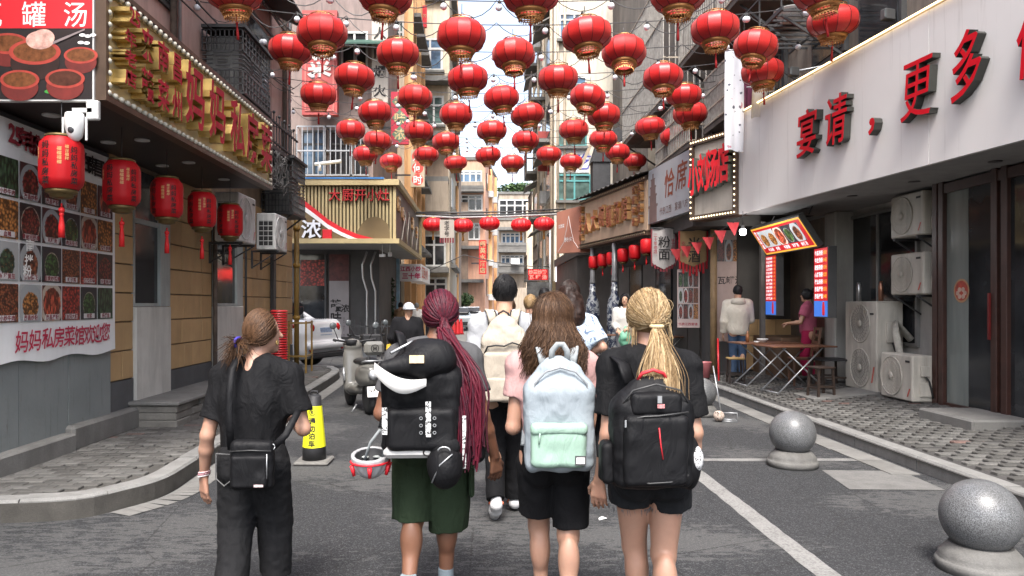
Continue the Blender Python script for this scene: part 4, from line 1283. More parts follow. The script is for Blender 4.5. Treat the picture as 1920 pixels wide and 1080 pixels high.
# ---- lit menu screens
def emis(name, col, s):
 return M(name, col, .4, .05, 3, emit=s)
ERED = emis('led_red', (0.5, 0.01, 0.018), .26); EYEL = emis('led_yellow', (0.85, 0.42, 0.05), .3); EWHT = emis('led_white', (0.85, 0.78, 0.8), .3); EBLU = emis('led_blue', (0.04, 0.16, 0.6), .26)
GREYB = M('lightbox_grey', (0.07, 0.07, 0.07), .5, .15, 4)
def lightbox(label, Y0, Y1, X, z0, z1, rows):
 f = Face(X, Y1, -90); t = f.empty('menu_lightbox', label, 'menu sign', z0, 'upright lit price lists at the stall')
 W = Y1 - Y0; H = z1 - z0
 MB().bx(-.02, W + .02, .002, .14, -.02, H + .02, bev=.006).build('casing', GREYB, t)
 MB().bx(0, W, -.004, 0, H * .23, H).build('red_panel', ERED, t)
 MB().bx(0, W, -.004, 0, 0, H * .228).build('blue_panel', EBLU, t)
 g = MB(); g2 = MB()
 items = ['牛腩汤粉', '牛肚汤粉', '肥肠汤粉', '心肺汤粉', '猪血汤粉', '南昌拌粉', '南昌拌面', '瓦罐汤粉', '肉饼汤粉', '排骨汤粉', '炒米粉条', '白糖糕点'][:rows]
 rh = H * .74 / rows
 for i, s in enumerate(items):
  z = H - (i + .55) * rh - .01
  cw = W * .62 / 4
  for j, ch in enumerate(s): put_glyph(g, ch, W * .06 + (j + .5) * cw, z, cw * .98, rh * .72, -.006, .03, res=1)
  for j, ch in enumerate(str(15 - i % 5) + '元'): put_glyph(g2, ch, W * .74 + j * W * .09, z, W * .1, rh * .62, -.006, .03, res=1)
 inst('lettering', g.mesh('lettering', EWHT, False), t); inst('price_lettering', g2.mesh('price_lettering', EYEL, False), t)
 mb = MB(); mb.lathe([(.04, .02), (.045, .06), (.045, H * .15), (.03, H * .19), (.03, H * .215)], 12, (W * .72, -.004, 0)); mb.v = [(p[0], -.006 + (p[1] + .004) * .05, p[2]) for p in mb.v]; mb.build('bottle_print', ERED, t)
 return t
lightbox('wider upright lit price list with white lettering, nearer the outdoor units', 11.58, 12.04, 5.4, 1.42, 2.51, 7)
lightbox('narrow upright lit price list, farther one beside the hooded man', 13.62, 14.1, 5.4, 1.42, 2.52, 12)
sr = thing('tilted_menu_screen', 'tilted lit red menu board with five dish pictures under soffit', 'menu sign', (5.15, 12.76, 2.77), -90)
sr.rotation_euler = (0, 0, R(-90))
tilt = math.atan2(.3, .46)
W, H = 2.07, .55
rotm = Matrix.Rotation(-tilt, 4, 'X')
def tl(mb): return mb.xf(rotm)
rotm = Matrix.Rotation(tilt, 4, 'X')
tl(MB().bx(-W / 2 - .03, W / 2 + .03, .003, .1, -H / 2 - .03, H / 2 + .03, bev=.01)).build('casing', GREYB, sr)
tl(MB().bx(-W / 2, W / 2, -.004, 0, -H / 2, H / 2)).build('yellow_border', EYEL, sr)
tl(MB().bx(-W / 2 + .03, W / 2 - .03, -.007, -.0045, -H / 2 + .03, H / 2 - .03)).build('red_panel', ERED, sr)
def edish(i):
 m = dish(i).copy(); nt = m.node_tree; b = nt.nodes['Principled BSDF']
 src = b.inputs['Base Color'].links[0].from_socket
 nt.links.new(src, b.inputs['Emission Color']); b.inputs['Emission Strength'].default_value = .5
 return m
for k in range(5):
 me = uvquad('dish_picture', edish([2, 2, 5, 3, 7][k]), .33, .34)
 q = inst('dish_picture', me, sr); q.matrix_local = rotm @ Matrix.Translation((-W / 2 + .2 + k * .345, -.013, -H / 2 + .14))
g = MB()
for k, s in enumerate(('牛杂粉', '炒粉', '牛腩粉', '瓦罐汤', '肉饼汤')):
 for j, ch in enumerate(s): put_glyph(g, ch, -W / 2 + .28 + k * .345 + j * .08, -H / 2 + .085, .075, .075, -.009, .03, res=1)
for j, ch in enumerate('南昌味道'): put_glyph(g, ch, -W / 2 + .11, H / 2 - .1 - j * .095, .09, .09, -.009, .03, res=1)
inst('lettering', tl(g).mesh('lettering', EWHT, False), sr)
mb = MB()
for x in (-.8, .8): mb.tube([(x, .12, .3), (x, .2, .46)], .012, 5)
mb.build('hanger', IRON, sr)
for k, (px, py, Y, lab) in enumerate(((1393, 436, 12.6, 'bare white bulb lamp hanging left of the tilted menu screen'),)):
 p = at(px, py, Y)
 t = thing('bulb_lamp', lab, 'lamp', p)
 MB().lathe([(.03, .06), (.055, .05), (.055, -.02), (.03, -.045)], 14).build('bulb', emis('lamp_white', (0.95, 0.97, 1.0), 4.0), t)
 MB().lathe([(.03, .12), (.034, .06)], 12).build('socket', GREYB, t); MB().tube([(0, 0, .12), (0, 0, 3.2 - p.z)], .006, 5).build('flex', IRON, t)
 ld = bpy.data.lights.new('lamp_light', 'POINT'); ld.energy = 6; ld.color = (.95, .97, 1); ld.shadow_soft_size = .05
 lo = bpy.data.objects.new('lamp_light', ld); lo.parent = t; lo.location = (0, 0, -.12); COL.objects.link(lo)
# ================================================================ sign row beyond
f1 = Face(4.0, 14.18, math.degrees(math.atan2(13.04 - 14.18, 4.51 - 4.0)))
W = math.hypot(.51, 1.14); Z0, H = 3.2, 1.53
s1 = f1.empty('bulb_bordered_sign', 'beige sign with red raised letters and a border of lit bulbs', 'sign', Z0)
BEI = M('beige_sign_panel', (0.46, 0.42, 0.36), .5, .1, 2, dirt=.25)
MB().bx(.1, W - .1, 0, .05, .1, H - .1).build('panel', BEI, s1)
mb = MB(); mb.bx(0, W, -.05, .3, 0, .098); mb.bx(0, W, -.05, .3, H - .098, H); mb.bx(0, .098, -.05, .3, .099, H - .099); mb.bx(W - .098, W, -.05, .3, .099, H - .099); mb.build('frame', FRB, s1)
bl = MB().ball((0, 0, 0), .016, 8, 5).mesh('bulb', emis('bulb_warm', (1.0, 0.8, 0.5), 1.0))
for k in range(17):
 for z in (.045, H - .045): inst('bulb', bl, s1, (.05 + k * (W - .1) / 16, -.055, z))
for k in range(1, 14):
 for x in (.045, W - .045): inst('bulb', bl, s1, (x, -.055, .05 + k * (H - .1) / 14))
letters(s1, '小刘汤店', [(.21, .82), (.48, .86), (.74, .90), (1.01, .94)], .30, .72, [M('glossy_red', (0.72, 0.01, 0.02), .4, .15, 6), M('letter_grey_side', (0.14, 0.15, 0.13), .35, .2, 8, metal=.4)], .13, -.005, .035)
f2 = Face(3.83, 17.1, math.degrees(math.atan2(14.5 - 17.1, 4.1 - 3.83)))
W = math.hypot(.27, 2.6); Z0, H = 3.46, 1.22
s2 = f2.empty('banquet_sign', 'flat pale grey sign with brown brush letters and a pagoda silhouette', 'sign', Z0)
MB().bx(0, W, 0, .12, 0, H).build('panel', M('pale_blue_grey_panel', (0.42, 0.44, 0.46), .4, .12, .8), s2)
BRP = M('print_brown', (0.28, 0.07, 0.035), .5, .15, 4); MAU = M('print_mauve', (0.19, 0.13, 0.12), .5, .2, 3)
fx = lambda px, py: (f2.xz(px, py)[0], f2.xz(px, py)[1] - Z0)
g = MB()
for ch, px, py, sz in (('恰', 1254, 343, .62), ('席', 1277, 328, .62)):
 x, z = fx(px, py); g = MB(); put_glyph(g, ch, x, z, sz, sz, -.004, .012, shear=.15); inst('lettering', g.mesh('lettering', BRP, False), s2)
g = MB()
for j, ch in enumerate('代表江西 宴请八方'): put_glyph(g, ch, .86 + j * .185, .19, .18, .18, -.004, .01, res=1)
inst('small_lettering', g.mesh('small_lettering', MAU, False), s2)
mb = MB()
for k, (w_, z0, z1) in enumerate(((.5, .0, .34), (.62, .34, .4), (.42, .4, .58), (.52, .58, .63), (.34, .63, .78), (.42, .78, .82), (.24, .82, .96), (.3, .96, .99), (.08, .99, 1.1))): mb.bx(.33 - w_ / 2, .33 + w_ / 2, -.004, -.001, z0 + .01, z1 + .01)
mb.build('pagoda_print', MAU, s2)
f3 = Face(2.86, 21.5, math.degrees(math.atan2(17.15 - 21.5, 3.81 - 2.86)))
W = math.hypot(.95, 4.35); Z0, H = 3.22, 1.28
s3 = f3.empty('warm_gold_sign', 'warm beige sign with gold and red raised letters under corrugated eave', 'sign', Z0)
WB = M('warm_beige_panel', (0.62, 0.45, 0.31), .5, .1, 1.5, dirt=.2)
MB().bx(.0, W, 0, .08, .12, H).build('panel', WB, s3)
mb = MB(); mb.bx(0, W, -.09, .3, 0, .03); mb.bx(0, W, -.09, .3, .1, .118); mb.bx(0, W, -.02, .3, .031, .099); mb.build('ledge', FRB, s3)
bl3 = MB().box((0, 0, 0), (.05, .03, .05), bev=.01).mesh('stud', M('cream_stud', (0.6, 0.47, 0.32), .4, .1, 8))
for k in range(40): inst('stud', bl3, s3, (.06 + k * (W - .1) / 39, -.05, .065))
mb = MB(); mb.bx(0, W, -.05, .3, H, H + .1); mb.build('cornice', FRB, s3)
for k in range(40): inst('stud', bl3, s3, (.06 + k * (W - .1) / 39, -.06, H + .05))
RG = M('rose_gold_face', (0.42, 0.16, 0.1), .3, .45, 12, metal=.5)
g3 = gold('warm_gold', (0.7, 0.42, 0.2), .3)
letters(s3, '人大碗靓汤馆', [(.75, .66), (1.3, .69), (1.9, .74), (2.42, .68), (2.92, .71), (3.42, .74)], .42, .6, [RG, g3], .12, -.005, .012)
letters(s3, '老味道店', [(.22, 1.1), (.22, .84), (.22, .58), (.22, .32)], .26, .21, [RG, g3], .1, -.005, .01)
letters(s3, '南昌拌粉', [(3.92, 1.12), (3.92, .88), (3.92, .62), (3.92, .36)], .2, .21, [RG, g3], .1, -.005, .01); letters(s3, '瓦罐煨汤', [(4.22, 1.16), (4.22, .92), (4.22, .66), (4.22, .4)], .2, .21, [RG, g3], .1, -.005, .01)
mb = MB(); n = 60; vs = []; fs = []
for i in range(n + 1):
 x = -.1 + (W + .2) * i / n; dz = .018 * math.sin(i * 1.57)
 for y, z in ((-.22, H + .14), (.9, H + .42)): vs.append((x, y, z + dz))
for i in range(n): fs.append((2 * i, 2 * i + 2, 2 * i + 3, 2 * i + 1))
mb.add(vs, fs); mb.add([(v[0], v[1], v[2] - .012) for v in vs], fs)
mb.build('corrugated_eave', M('dark_tin', (0.06, 0.055, 0.05), .6, .25, 4), s3)
f4 = Face(2.3, 22.9, math.degrees(math.atan2(21.55 - 22.9, 2.85 - 2.3)))
W = math.hypot(.55, 1.35); Z0, H = 3.14, 1.34
s4 = f4.empty('salmon_sign', 'plain salmon pink sign with thin white peak outline at the row end', 'sign', Z0)
mb = MB(); mb.add([(0, 0, .05), (W, 0, 0), (W, 0, H), (0, 0, H - .02), (0, .35, .05), (W, .35, 0), (W, .35, H), (0, .35, H - .02)], [(0, 1, 2, 3), (7, 6, 5, 4), (0, 4, 5, 1), (1, 5, 6, 2), (2, 6, 7, 3), (3, 7, 4, 0)]); mb.build('panel', M('salmon_panel', (0.50, 0.22, 0.15), .5, .1, 1.5), s4)
mb = MB(); pk = [(.1, .1), (.45, .35), (.62, .75), (.75, 1.12), (.88, .75), (1.05, .35), (1.36, .1)]
for a, b in zip(pk[:-1], pk[1:]): mb.tube([(a[0], -.004, a[1]), (b[0], -.004, b[1])], .008, 4)
mb.build('peak_outline', PWHT, s4)
g = MB()
for j, ch in enumerate('赣味小吃'): put_glyph(g, ch, .55 + j * .12, .42, .11, .16, -.004, .02, res=1)
for j, ch in enumerate('江西菜'): put_glyph(g, ch, .16 + j * .13, .86, .12, .12, -.004, .02, res=1)
inst('lettering', g.mesh('lettering', PWHT, False), s4)
# ---- far shop row body
fr = thing('shop_row', 'dark low shop row beneath the beige and gold signs', 'building', (5.5, 19, 0))
mb = MB(); mb.prism([(5.15, 15.1), (12, 15.1), (12, 31), (3.05, 31), (3.05, 24), (4.0, 21.6), (4.55, 17.3), (4.75, 15.8)], .1, 3.15); mb.build('wall', M('shop_dark_wall', (0.085, 0.078, 0.072), .8, .25, 1.5, .1, 30, dirt=.3), fr, True)
mb = MB(); mb.prism([(4.15, 14.6), (12, 14.6), (12, 31), (3.0, 31), (3.0, 23.2), (3.5, 21.3), (4.2, 17.2)], 3.16, 3.45); mb.build('flat_canopy', M('canopy_dark', (0.07, 0.065, 0.06), .7, .2, 2), fr, True)
mb = MB(); mb.prism([(4.7, 14.7), (12, 14.7), (12, 31), (4.6, 31), (4.2, 22)], 3.46, 4.3); mb.build('parapet', GREYC, fr, True)
fq = Face(4.55, 17.3, math.degrees(math.atan2(15.8 - 17.3, 4.75 - 4.55)))
for x0, w_ in ((.05, .62), (.72, .6)):
 q = fq.pt(x0, 0, .03)
 mb = MB(); mb.box((0, 0, 0), (w_, .05, 2.3)); o = mb.build('shutter_door', M('door_dark', (0.05, 0.045, 0.04), .5, .2, 3), fr); c_ = fq.pt(x0 + w_ / 2, 1.3, .02) - fr.location; o.location = c_; o.rotation_euler = (0, 0, R(fq.rz))
fq2 = Face(4.0, 21.6, math.degrees(math.atan2(17.3 - 21.6, 4.55 - 4.0)))
for k in range(4):
 o = MB().box((0, 0, 0), (.92, .05, 2.5)).build('glass_door', GL_DARK if k % 2 else M('grey_door', (0.16, 0.155, 0.15), .5, .2, 3), fr); o.location = fq2.pt(.55 + k * 1.02, 1.4, .03) - fr.location; o.rotation_euler = (0, 0, R(fq2.rz))
tag(MB().tube([tuple(at(1338, 700, 15.0)), tuple(at(1338, 430, 15.0))], .07, 10).build('corner_post', M('bamboo_post', (0.30, 0.2, 0.1), .6, .2, 5, dirt=.4)), 'ochre round post left of the soup poster', 'post')
def poster(name, label, px0, px1, py0, py1, Y, rz, mats, texts, group=None, cells=None):
 a = at(px0, py1, Y); W = (px1 - px0) * Y / FOC; H = (py1 - py0) * Y / FOC
 t = thing(name, label, 'poster', a, rz, group)
 W /= max(.3, math.cos(R(rz)))
 MB().bx(0, W, 0, .03, 0, H).build('sheet', mats[0], t)
 for (s, x, z, sz, m, v) in texts:
  text(t, s, x * W, z * H, sz, m, -.004, .015, vertical=v)
 if cells:
  nx, nz, z0c, z1c, idx = cells
  for i in range(nx):
   for j in range(nz):
    cw = W * .9 / nx; chh = H * (z1c - z0c) / nz
    q = uvquad('dish_photo', dish((idx + i * 3 + j * 5) % 16), cw * .92, chh * .92)
    inst('dish_photo', q, t, (W * .05 + i * cw, -.006, H * z0c + j * chh))
 return t, W, H
poster('soup_poster', 'pale pink pot soup poster on wall behind the hooded man', 1342, 1390, 432, 640, 15.05, -8, [M('pale_pink_print', (0.36, 0.27, 0.24), .5, .15, 3, dirt=.2)], [('瓦罐汤', .06, .55, .17, INK, False)], cells=(3, 1, .72, .93, 4))
poster('tall_menu_poster', 'tall pinkish menu sheet with three rows of dishes on dark shop wall', 1270, 1308, 505, 614, 15.6, -20, [M('pink_menu_print', (0.42, 0.33, 0.31), .5, .12, 3)], [('代表江西宴请', .05, .06, .065, DIRED, False)], cells=(4, 3, .15, .97, 1))
def cloth_banner(name, label, px0, px1, py0, py1, Y, mats, texts, fringe):
 a = at((px0 + px1) / 2, py0, Y); W = (px1 - px0) * Y / FOC; H = (py1 - py0) * Y / FOC
 t = thing(name, label, 'banner', a, 0)
 mb = MB(); n = 10; vs = []; fs = []
 for i in range(n + 1):
  u = i / n
  for j in range(7):
   v = j / 6
   zb = -H * (1 - .14 * abs(2 * u - 1)) if j == 6 else -H * .86 * v
   vs.append((W * (u - .5), .02 * math.sin(u * 7 + v * 2) , zb))
 for i in range(n):
  for j in range(6): fs.append((i * 7 + j, i * 7 + j + 1, i * 7 + 8 + j, i * 7 + 7 + j))
 mb.add(vs, fs, 0, True); mb.add([(v[0], v[1] + .006, v[2]) for v in vs], fs, 0, True)
 mb.build('cloth', mats[0], t)
 MB().tube([(-W / 2 - .05, 0, 0), (W / 2 + .05, 0, 0)], .015, 6).build('rod', IRON, t)
 for (s, x, z, sz, m) in texts: text(t, s, (x - .5) * W, z * H, sz, m, -.03, .01, vertical=True)
 mb = MB()
 for i in range(9):
  u = i / 8; zb = -H * (1 - .14 * abs(2 * u - 1)); mb.bx(W * (u - .5) - .022, W * (u - .5) + .022, -.004, .004, zb - fringe * (.7 + .3 * (i % 2)), zb + .01)
 mb.build('fringe', mats[1], t)
 mb = MB(); mb.bx(-W / 2 - .03, -W / 2, -.006, .006, -H * .86, 0); mb.bx(W / 2, W / 2 + .03, -.006, .006, -H * .86, 0); mb.build('border', mats[1], t)
 mb = MB()
 for s_ in (-1, 1): mb.tube([(s_ * W / 2, 0, 0), (s_ * W / 2, .0, 3.17 - a.z)], .006, 4)
 mb.build('cord', IRON, t)
cloth_banner('cloth_banner', 'grey cloth banner with large black noodle characters hanging in shop shade', 1223, 1266, 428, 505, 16.2, [M('grey_cloth', (0.33, 0.31, 0.3), .85, .15, 4), M('maroon_cloth', (0.16, 0.02, 0.03), .8, .2, 6)], [('粉面', .24, -.18, .27, INK), ('二十年老店', .04, -.12, .09, DIRED), ('手工现做', .8, -.25, .09, DIRED)], .08)
cloth_banner('cloth_banner', 'yellowish wine banner with red tongues hanging beside the bulb sign', 1275, 1325, 432, 500, 15.4, [M('ochre_cloth', (0.30, 0.2, 0.1), .85, .15, 4), M('red_cloth', (0.4, 0.012, 0.02), .8, .2, 6)], [('米酒', .28, -.18, .27, INK), ('农家自酿', .05, -.3, .08, DIRED)], .22)
bt = thing('bunting', 'string of small red triangular flags below the bulb sign', 'bunting', at(1320, 440, 14))
p0, p1 = at(1255, 470, 15.2), at(1400, 400, 12.6)
pts = [p0.lerp(p1, k / 20) - Vector((0, 0, .1 * math.sin(math.pi * k / 20))) for k in range(21)]
MB().tube(pts, .006, 4).build('string', IRON, bt, True)
for k in range(2, 20, 3):
 c = pts[k]; mb = MB(); mb.add([(c.x - .11, c.y, c.z), (c.x + .11, c.y, c.z), (c.x + .02, c.y - .03, c.z - .24)], [(0, 1, 2)]); mb.add([(c.x - .11, c.y + .004, c.z), (c.x + .11, c.y + .004, c.z), (c.x + .02, c.y - .026, c.z - .24)], [(0, 2, 1)]); mb.build('flag', M('flag_red', (0.28, 0.008, 0.012), .7, .15, 6), bt, True)
for k, (px, py, Y) in enumerate(((1113, 492, 20.6), (1130, 488, 20.0), (1147, 485, 19.4), (1168, 479, 18.6), (1190, 473, 17.8), (1212, 462, 17.0))):
 p = at(px, py, Y); t = thing('eave_lantern', 'small red cylinder lantern, number %s from the far end under the warm gold sign' % ('one', 'two', 'three', 'four', 'five', 'six')[k], 'lantern', p, 0, 'small lanterns under the far eave')
 MB().lathe([(.1, .17), (.14, .13), (.14, -.13), (.1, -.17)], 20).build('shade', LR, t); MB().lathe([(.09, -.17), (.1, -.19), (.06, -.22)], 14).build('brass_base', BRS, t)
 c = MB(); tassel(c, (0, 0, -.24), .18, .02); c.build('tassel', TASS, t); MB().tube([(0, 0, .17), (0, 0, 3.17 - p.z)], .005, 4).build('hanging_cord', IRON, t)
def porcelain():
 m, nt, b = _nt('blue_white_porcelain')
 v = coord(nt)
 n1 = noise(nt, v, 7, 5, .65, .8)
 c = mixc(nt, ramp(nt, n1, [(0.46, 0.0), (0.52, 1.0)]), (0.20, 0.21, 0.22), (0.015, 0.02, 0.04))
 nt.links.new(c, b.inputs['Base Color']); b.inputs['Roughness'].default_value = .2
 return m
PORC = porcelain()
for k, (px, Y, lab) in enumerate(((1111, 20.6, 'farther'), (1152, 19.0, 'nearer'))):
 p = at(px, 570, Y); t = thing('porcelain_column', '%s blue and white porcelain vase column at the shop front' % lab, 'column', (p.x, p.y, .13), 0, 'porcelain vase columns')
 MB().lathe([(.13, 0), (.16, .3), (.2, 1.0), (.2, 1.35), (.16, 1.6), (.09, 1.75), (.08, 2.05)], 20).build('vase', PORC, t); MB().lathe([(.08, 2.05), (.085, 2.1), (.07, 2.2), (.06, 3.05)], 20).build('neck', M('porcelain_grey', (0.13, 0.13, 0.135), .3, .2, 6), t)
# ================================================================ upper storeys on the right: caged balconies
def cage_balcony(label, x0, x1, y0, y1, z0, z1, solid=.0, bars=.14):
 t = thing('caged_balcony', label, 'balcony', ((x0 + x1) / 2, (y0 + y1) / 2, z0), 0, 'caged balconies on the right building')
 MB().bx(x0, x1, y0, y1, z0 - .1, z0).build('slab', DARKC, t, True)
 ir = M('cage_iron', (0.34, 0.32, 0.29), .6, .3, 8, metal=.3)
 mb = MB(); k = y0
 while k <= y1 + .001:
  mb.bx(x0 - .012, x0 + .012, k - .012, k + .012, z0, z1); k += bars
 mb.build('side_bars', ir, t, True)
 mb = MB(); k = x0 + bars
 while k <= x1 + .001:
  mb.bx(k - .012, k + .012, y0 - .012, y0 + .012, z0, z1); k += bars
 mb.build('end_bars', ir, t, True)
 mb = MB()
 for z in (z0 + .03, z0 + (z1 - z0) * .33, z0 + (z1 - z0) * .66, z1):
  mb.bx(x0 - .016, x0 + .016, y0, y1, z - .016, z + .016); mb.bx(x0, x1, y0 - .016, y0 + .016, z - .016, z + .016)
 mb.build('rails', M('cage_rail', (0.42, 0.36, 0.28), .6, .3, 8), t, True)
 if solid:
  MB().bx(x0 + .03, x0 + .05, y0 + .2, y1 - .2, z0 + .05, z0 + solid).build('sheet_panel', M('grey_sheet', (0.22, 0.24, 0.25), .6, .25, 2, stretch=(3, 3, .4)), t, True)
 mb = MB()
 for y in (y0 + .2, y1 - .2): mb.tube([(x0 + .1, y, z0 - .1), (x1, y, z0 - .9)], .03, 4)
 mb.build('bracket', IRON, t, True)
cage_balcony('long caged balcony with vertical bars above the grey banquet sign', 4.15, 5.5, 17.0, 22.0, 6.35, 9.2, 1.9)
cage_balcony('lower caged balcony just above the banquet sign', 4.3, 5.5, 15.4, 18.4, 5.0, 6.1, 0)
cage_balcony('nearer caged balcony at the top above the bulb bordered sign', 4.35, 5.5, 12.6, 16.4, 6.9, 9.5, .0)
mb = MB(); mb.bx(5.45, 12, 16.5, 31, 4.3, 17); mb.build('upper_wall', DARKC, rb, True)
MB().bx(5.0, 5.6, 22.4, 27, 4.3, 15).build('projecting_bay', GREYC, rb, True)
for y, z in ((9.5, 5.2), (11, 5.4), (13.2, 5.1), (15.0, 5.3), (18.5, 6.9), (20, 6.9), (14, 7.4)):
 w = MB().bx(5.38, 5.46, y, y + 1.1, z, z + 1.2).build('window', FR_DARK, rb, True)
 p = MB().bx(5.36, 5.382, y + .07, y + 1.03, z + .07, z + 1.13); p.v = [(q[0] - rb.location.x, q[1] - rb.location.y, q[2]) for q in p.v]; p.build('pane', GL_DARK, w)
rk = thing('iron_rack', 'iron drying rack platform with basin above the fascia', 'rack', (4.9, 11.6, 5.9))
for k in range(9): MB().bx(4.35, 5.45, 10.8 + k * .2, 10.83 + k * .2, 5.9, 5.93).build('slat', IRON, rk, True)
mb = MB(); mb.bx(4.33, 4.36, 10.7, 12.6, 5.88, 5.94); mb.bx(5.2, 5.23, 10.7, 12.6, 5.87, 5.9)
for y in (10.9, 12.3): mb.tube([(4.4, y, 5.88), (5.45, y, 5.2)], .025, 4)
for y in (10.75, 11.6, 12.5): mb.bx(4.335, 4.355, y, y + .02, 5.94, 6.4)
mb.bx(4.335, 4.355, 10.75, 12.5, 6.4, 6.42); mb.build('frame', IRON, rk, True)
bs_ = thing('washing_basin', 'patterned enamel basin on the drying rack', 'basin', (4.75, 11.4, 5.93)); MB().lathe([(.14, 0), (.24, .2), (.25, .21), (.23, .2), (.14, .01)], 20).build('bowl', M('enamel_white', (0.55, 0.55, 0.53), .3, .25, 9), bs_)
for k, (px, py, Y, lab) in enumerate(((1665, 28, 9.6, 'upper small floodlight on a bracket above the fascia'), (1488, 135, 11.6, 'lower small floodlight on a bracket above the fascia'))):
 p = at(px, py, Y); t = thing('floodlight', lab, 'lamp', p, 0, 'floodlights over the fascia')
 MB().box((0, 0, 0), (.16, .1, .14), .3, bev=.01).build('housing', GREYB, t); MB().box((-.03, -.055, 0), (.12, .01, .1), .3).build('lens', GL_GREY, t)
 MB().tube([(.05, .03, .02), (.5, .1, .12), (5.45 - p.x, .1, .2)], .018, 6).build('arm', GALV, t)
def floral():
 m, nt, b = _nt('floral_cotton')
 v = coord(nt)
 d1 = voro(nt, v, 9)
 n1 = noise(nt, v, 14, 4, .6, .6)
 c = mixc(nt, ramp(nt, mth(nt, 'ADD', d1, mth(nt, 'MULTIPLY', n1, .6)), [(0.46, 1.0), (0.5, 0.0)]), (0.62, 0.63, 0.68), (0.08, 0.09, 0.12))
 c = mixc(nt, ramp(nt, noise(nt, v, 5, 3, .6), [(0.68, 0.0), (0.70, .8)]), c, (0.4, 0.12, 0.16))
 nt.links.new(c, b.inputs['Base Color']); b.inputs['Roughness'].default_value = .85
 return m
def hang_cloth(name, label, p, w, h, rz, mat, z_top, fold=.03, nf=3):
 t = thing(name, label, 'laundry', p, rz)
 mb = MB(); n = 24; vs = []; fs = []; rows = 8
 for i in range(n + 1):
  for j in range(rows + 1):
   u, v = i / n, j / rows
   vs.append((w * (u - .5) * (1 + .04 * math.sin(3 * v)), fold * math.sin(u * 2 * math.pi * nf + v) * (.5 + .5 * v), -h * v + .02 * math.sin(u * 6) * v))
 for i in range(n):
  for j in range(rows): fs.append((i * (rows + 1) + j, i * (rows + 1) + j + 1, (i + 1) * (rows + 1) + j + 1, (i + 1) * (rows + 1) + j))
 mb.add(vs, fs, 0, True); mb.add([(q[0], q[1] + .004, q[2]) for q in vs], fs, 0, True)
 mb.build('cloth', mat, t)
 MB().tube([(-w / 2 - .1, 0, .01), (w / 2 + .1, 0, .01)], .012, 6).build('pole', GALV, t)
 for s_ in (-1, 1): MB().tube([(s_ * w * .5, 0, .01), (s_ * w * .5 + .02, .02, z_top)], .005, 4).build('hook', IRON, t)
 return t
p = at(1377, 95, 12.7); hang_cloth('floral_sheet', 'long white floral cloth hung out over the bulb bordered sign', p, .34, 1.72, 8, floral(), .5, .012, 2)
p = at(1425, 165, 12.3); hang_cloth('white_towel', 'short white towel hung beside the floral cloth', p, .26, .5, 5, M('white_cotton', (0.6, 0.58, 0.54), .9, .1, 5), .5, .05, 1)
p = at(1402, 120, 12.9); hang_cloth('dark_garment', 'dark plum garment hung between floral cloth and towel', p, .3, .85, 0, M('plum_cotton', (0.10, 0.015, 0.045), .9, .3, 5), .5, .05, 2)
mb = MB()
for k in range(7): mb.bx(4.0 + .02 * k, 4.02 + .02 * k, 12.2, 13.4, 5.9, 5.92)
cage_balcony('small fretwork shelf beside the hanging floral cloth', 4.55, 5.5, 13.6, 15.2, 5.2, 6.2, .0, .09)
# ================================================================ noodle house over the alley (left)
NY = 20.3; NX = -2.4; NZ0, NZ1 = 3.28, 4.97
nh = thing('slatted_signboard', 'tan slatted signboard box with red swoosh over the side alley', 'sign', (-4.5, NY + .2, NZ0))
OLV = M('olive_tan', (0.43, 0.34, 0.175), .6, .1, 2, dirt=.15); OLD = M('olive_brown', (0.17, 0.115, 0.05), .6, .12, 2)
XL = -6.2
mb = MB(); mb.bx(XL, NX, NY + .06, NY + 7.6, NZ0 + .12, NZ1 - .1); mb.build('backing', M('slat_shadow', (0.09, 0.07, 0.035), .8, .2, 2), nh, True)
k = XL + .02
while k < NX - .1:
 MB().bx(k, k + .055, NY + .0, NY + .055, NZ0 + .14, NZ1 - .12).build('slat', OLV, nh, True); k += .098
mb = MB(); mb.bx(XL, NX + .12, NY - .12, NY + 7.7, NZ1 - .1, NZ1 + .06); mb.build('top_beam', OLV, nh, True)
mb = MB(); mb.bx(XL, NX + .12, NY - .1, NY + .0, NZ0 - .0, NZ0 + .13); mb.bx(NX + .02, NX + .12, NY + .001, NY + 7.6, NZ0, NZ0 + .13); mb.build('bottom_beam', OLV, nh, True)
mb = MB(); mb.bx(XL, NX + .015, NY + .01, NY + 7.6, NZ0 + .02, NZ0 + .1); mb.build('soffit', M('grey_soffit', (0.22, 0.215, 0.205), .7, .15, 2), nh, True)
mb = MB(); mb.bx(NX - .06, NX + .02, NY - .02, NY + .06, NZ0 + .131, NZ1 - .11); mb.bx(NX - .06, NX + .1, NY + 7.4, NY + 7.6, NZ0 + .131, NZ1 - .11); mb.build('corner_post', OLV, nh, True)
fn = Face(-4.5, NY, 0)
def nz(px, py):
 x, z = fn.xz(px, py); return x, z - NZ0
def band(pts_top, pts_bot, y, mat, nm):
 mb = MB(); n = len(pts_top)
 vs = [(*[q for q in (nz(*p)[0], -y - .2)], nz(*p)[1]) for p in pts_top] + [(nz(*p)[0], -y - .2, nz(*p)[1]) for p in pts_bot]
 for i in range(n - 1): mb.add([vs[i], vs[i + 1], vs[n + i + 1], vs[n + i]], [(0, 1, 2, 3)])
 for i in range(n - 1): mb.add([(q[0], q[1] + .03, q[2]) for q in (vs[i], vs[i + 1], vs[n + i + 1], vs[n + i])], [(3, 2, 1, 0)])
 for i in range(n - 1): mb.add([vs[i], vs[i + 1], (vs[i + 1][0], vs[i + 1][1] + .03, vs[i + 1][2]), (vs[i][0], vs[i][1] + .03, vs[i][2])], [(0, 1, 2, 3)])
 return mb.build(nm, mat, nh)
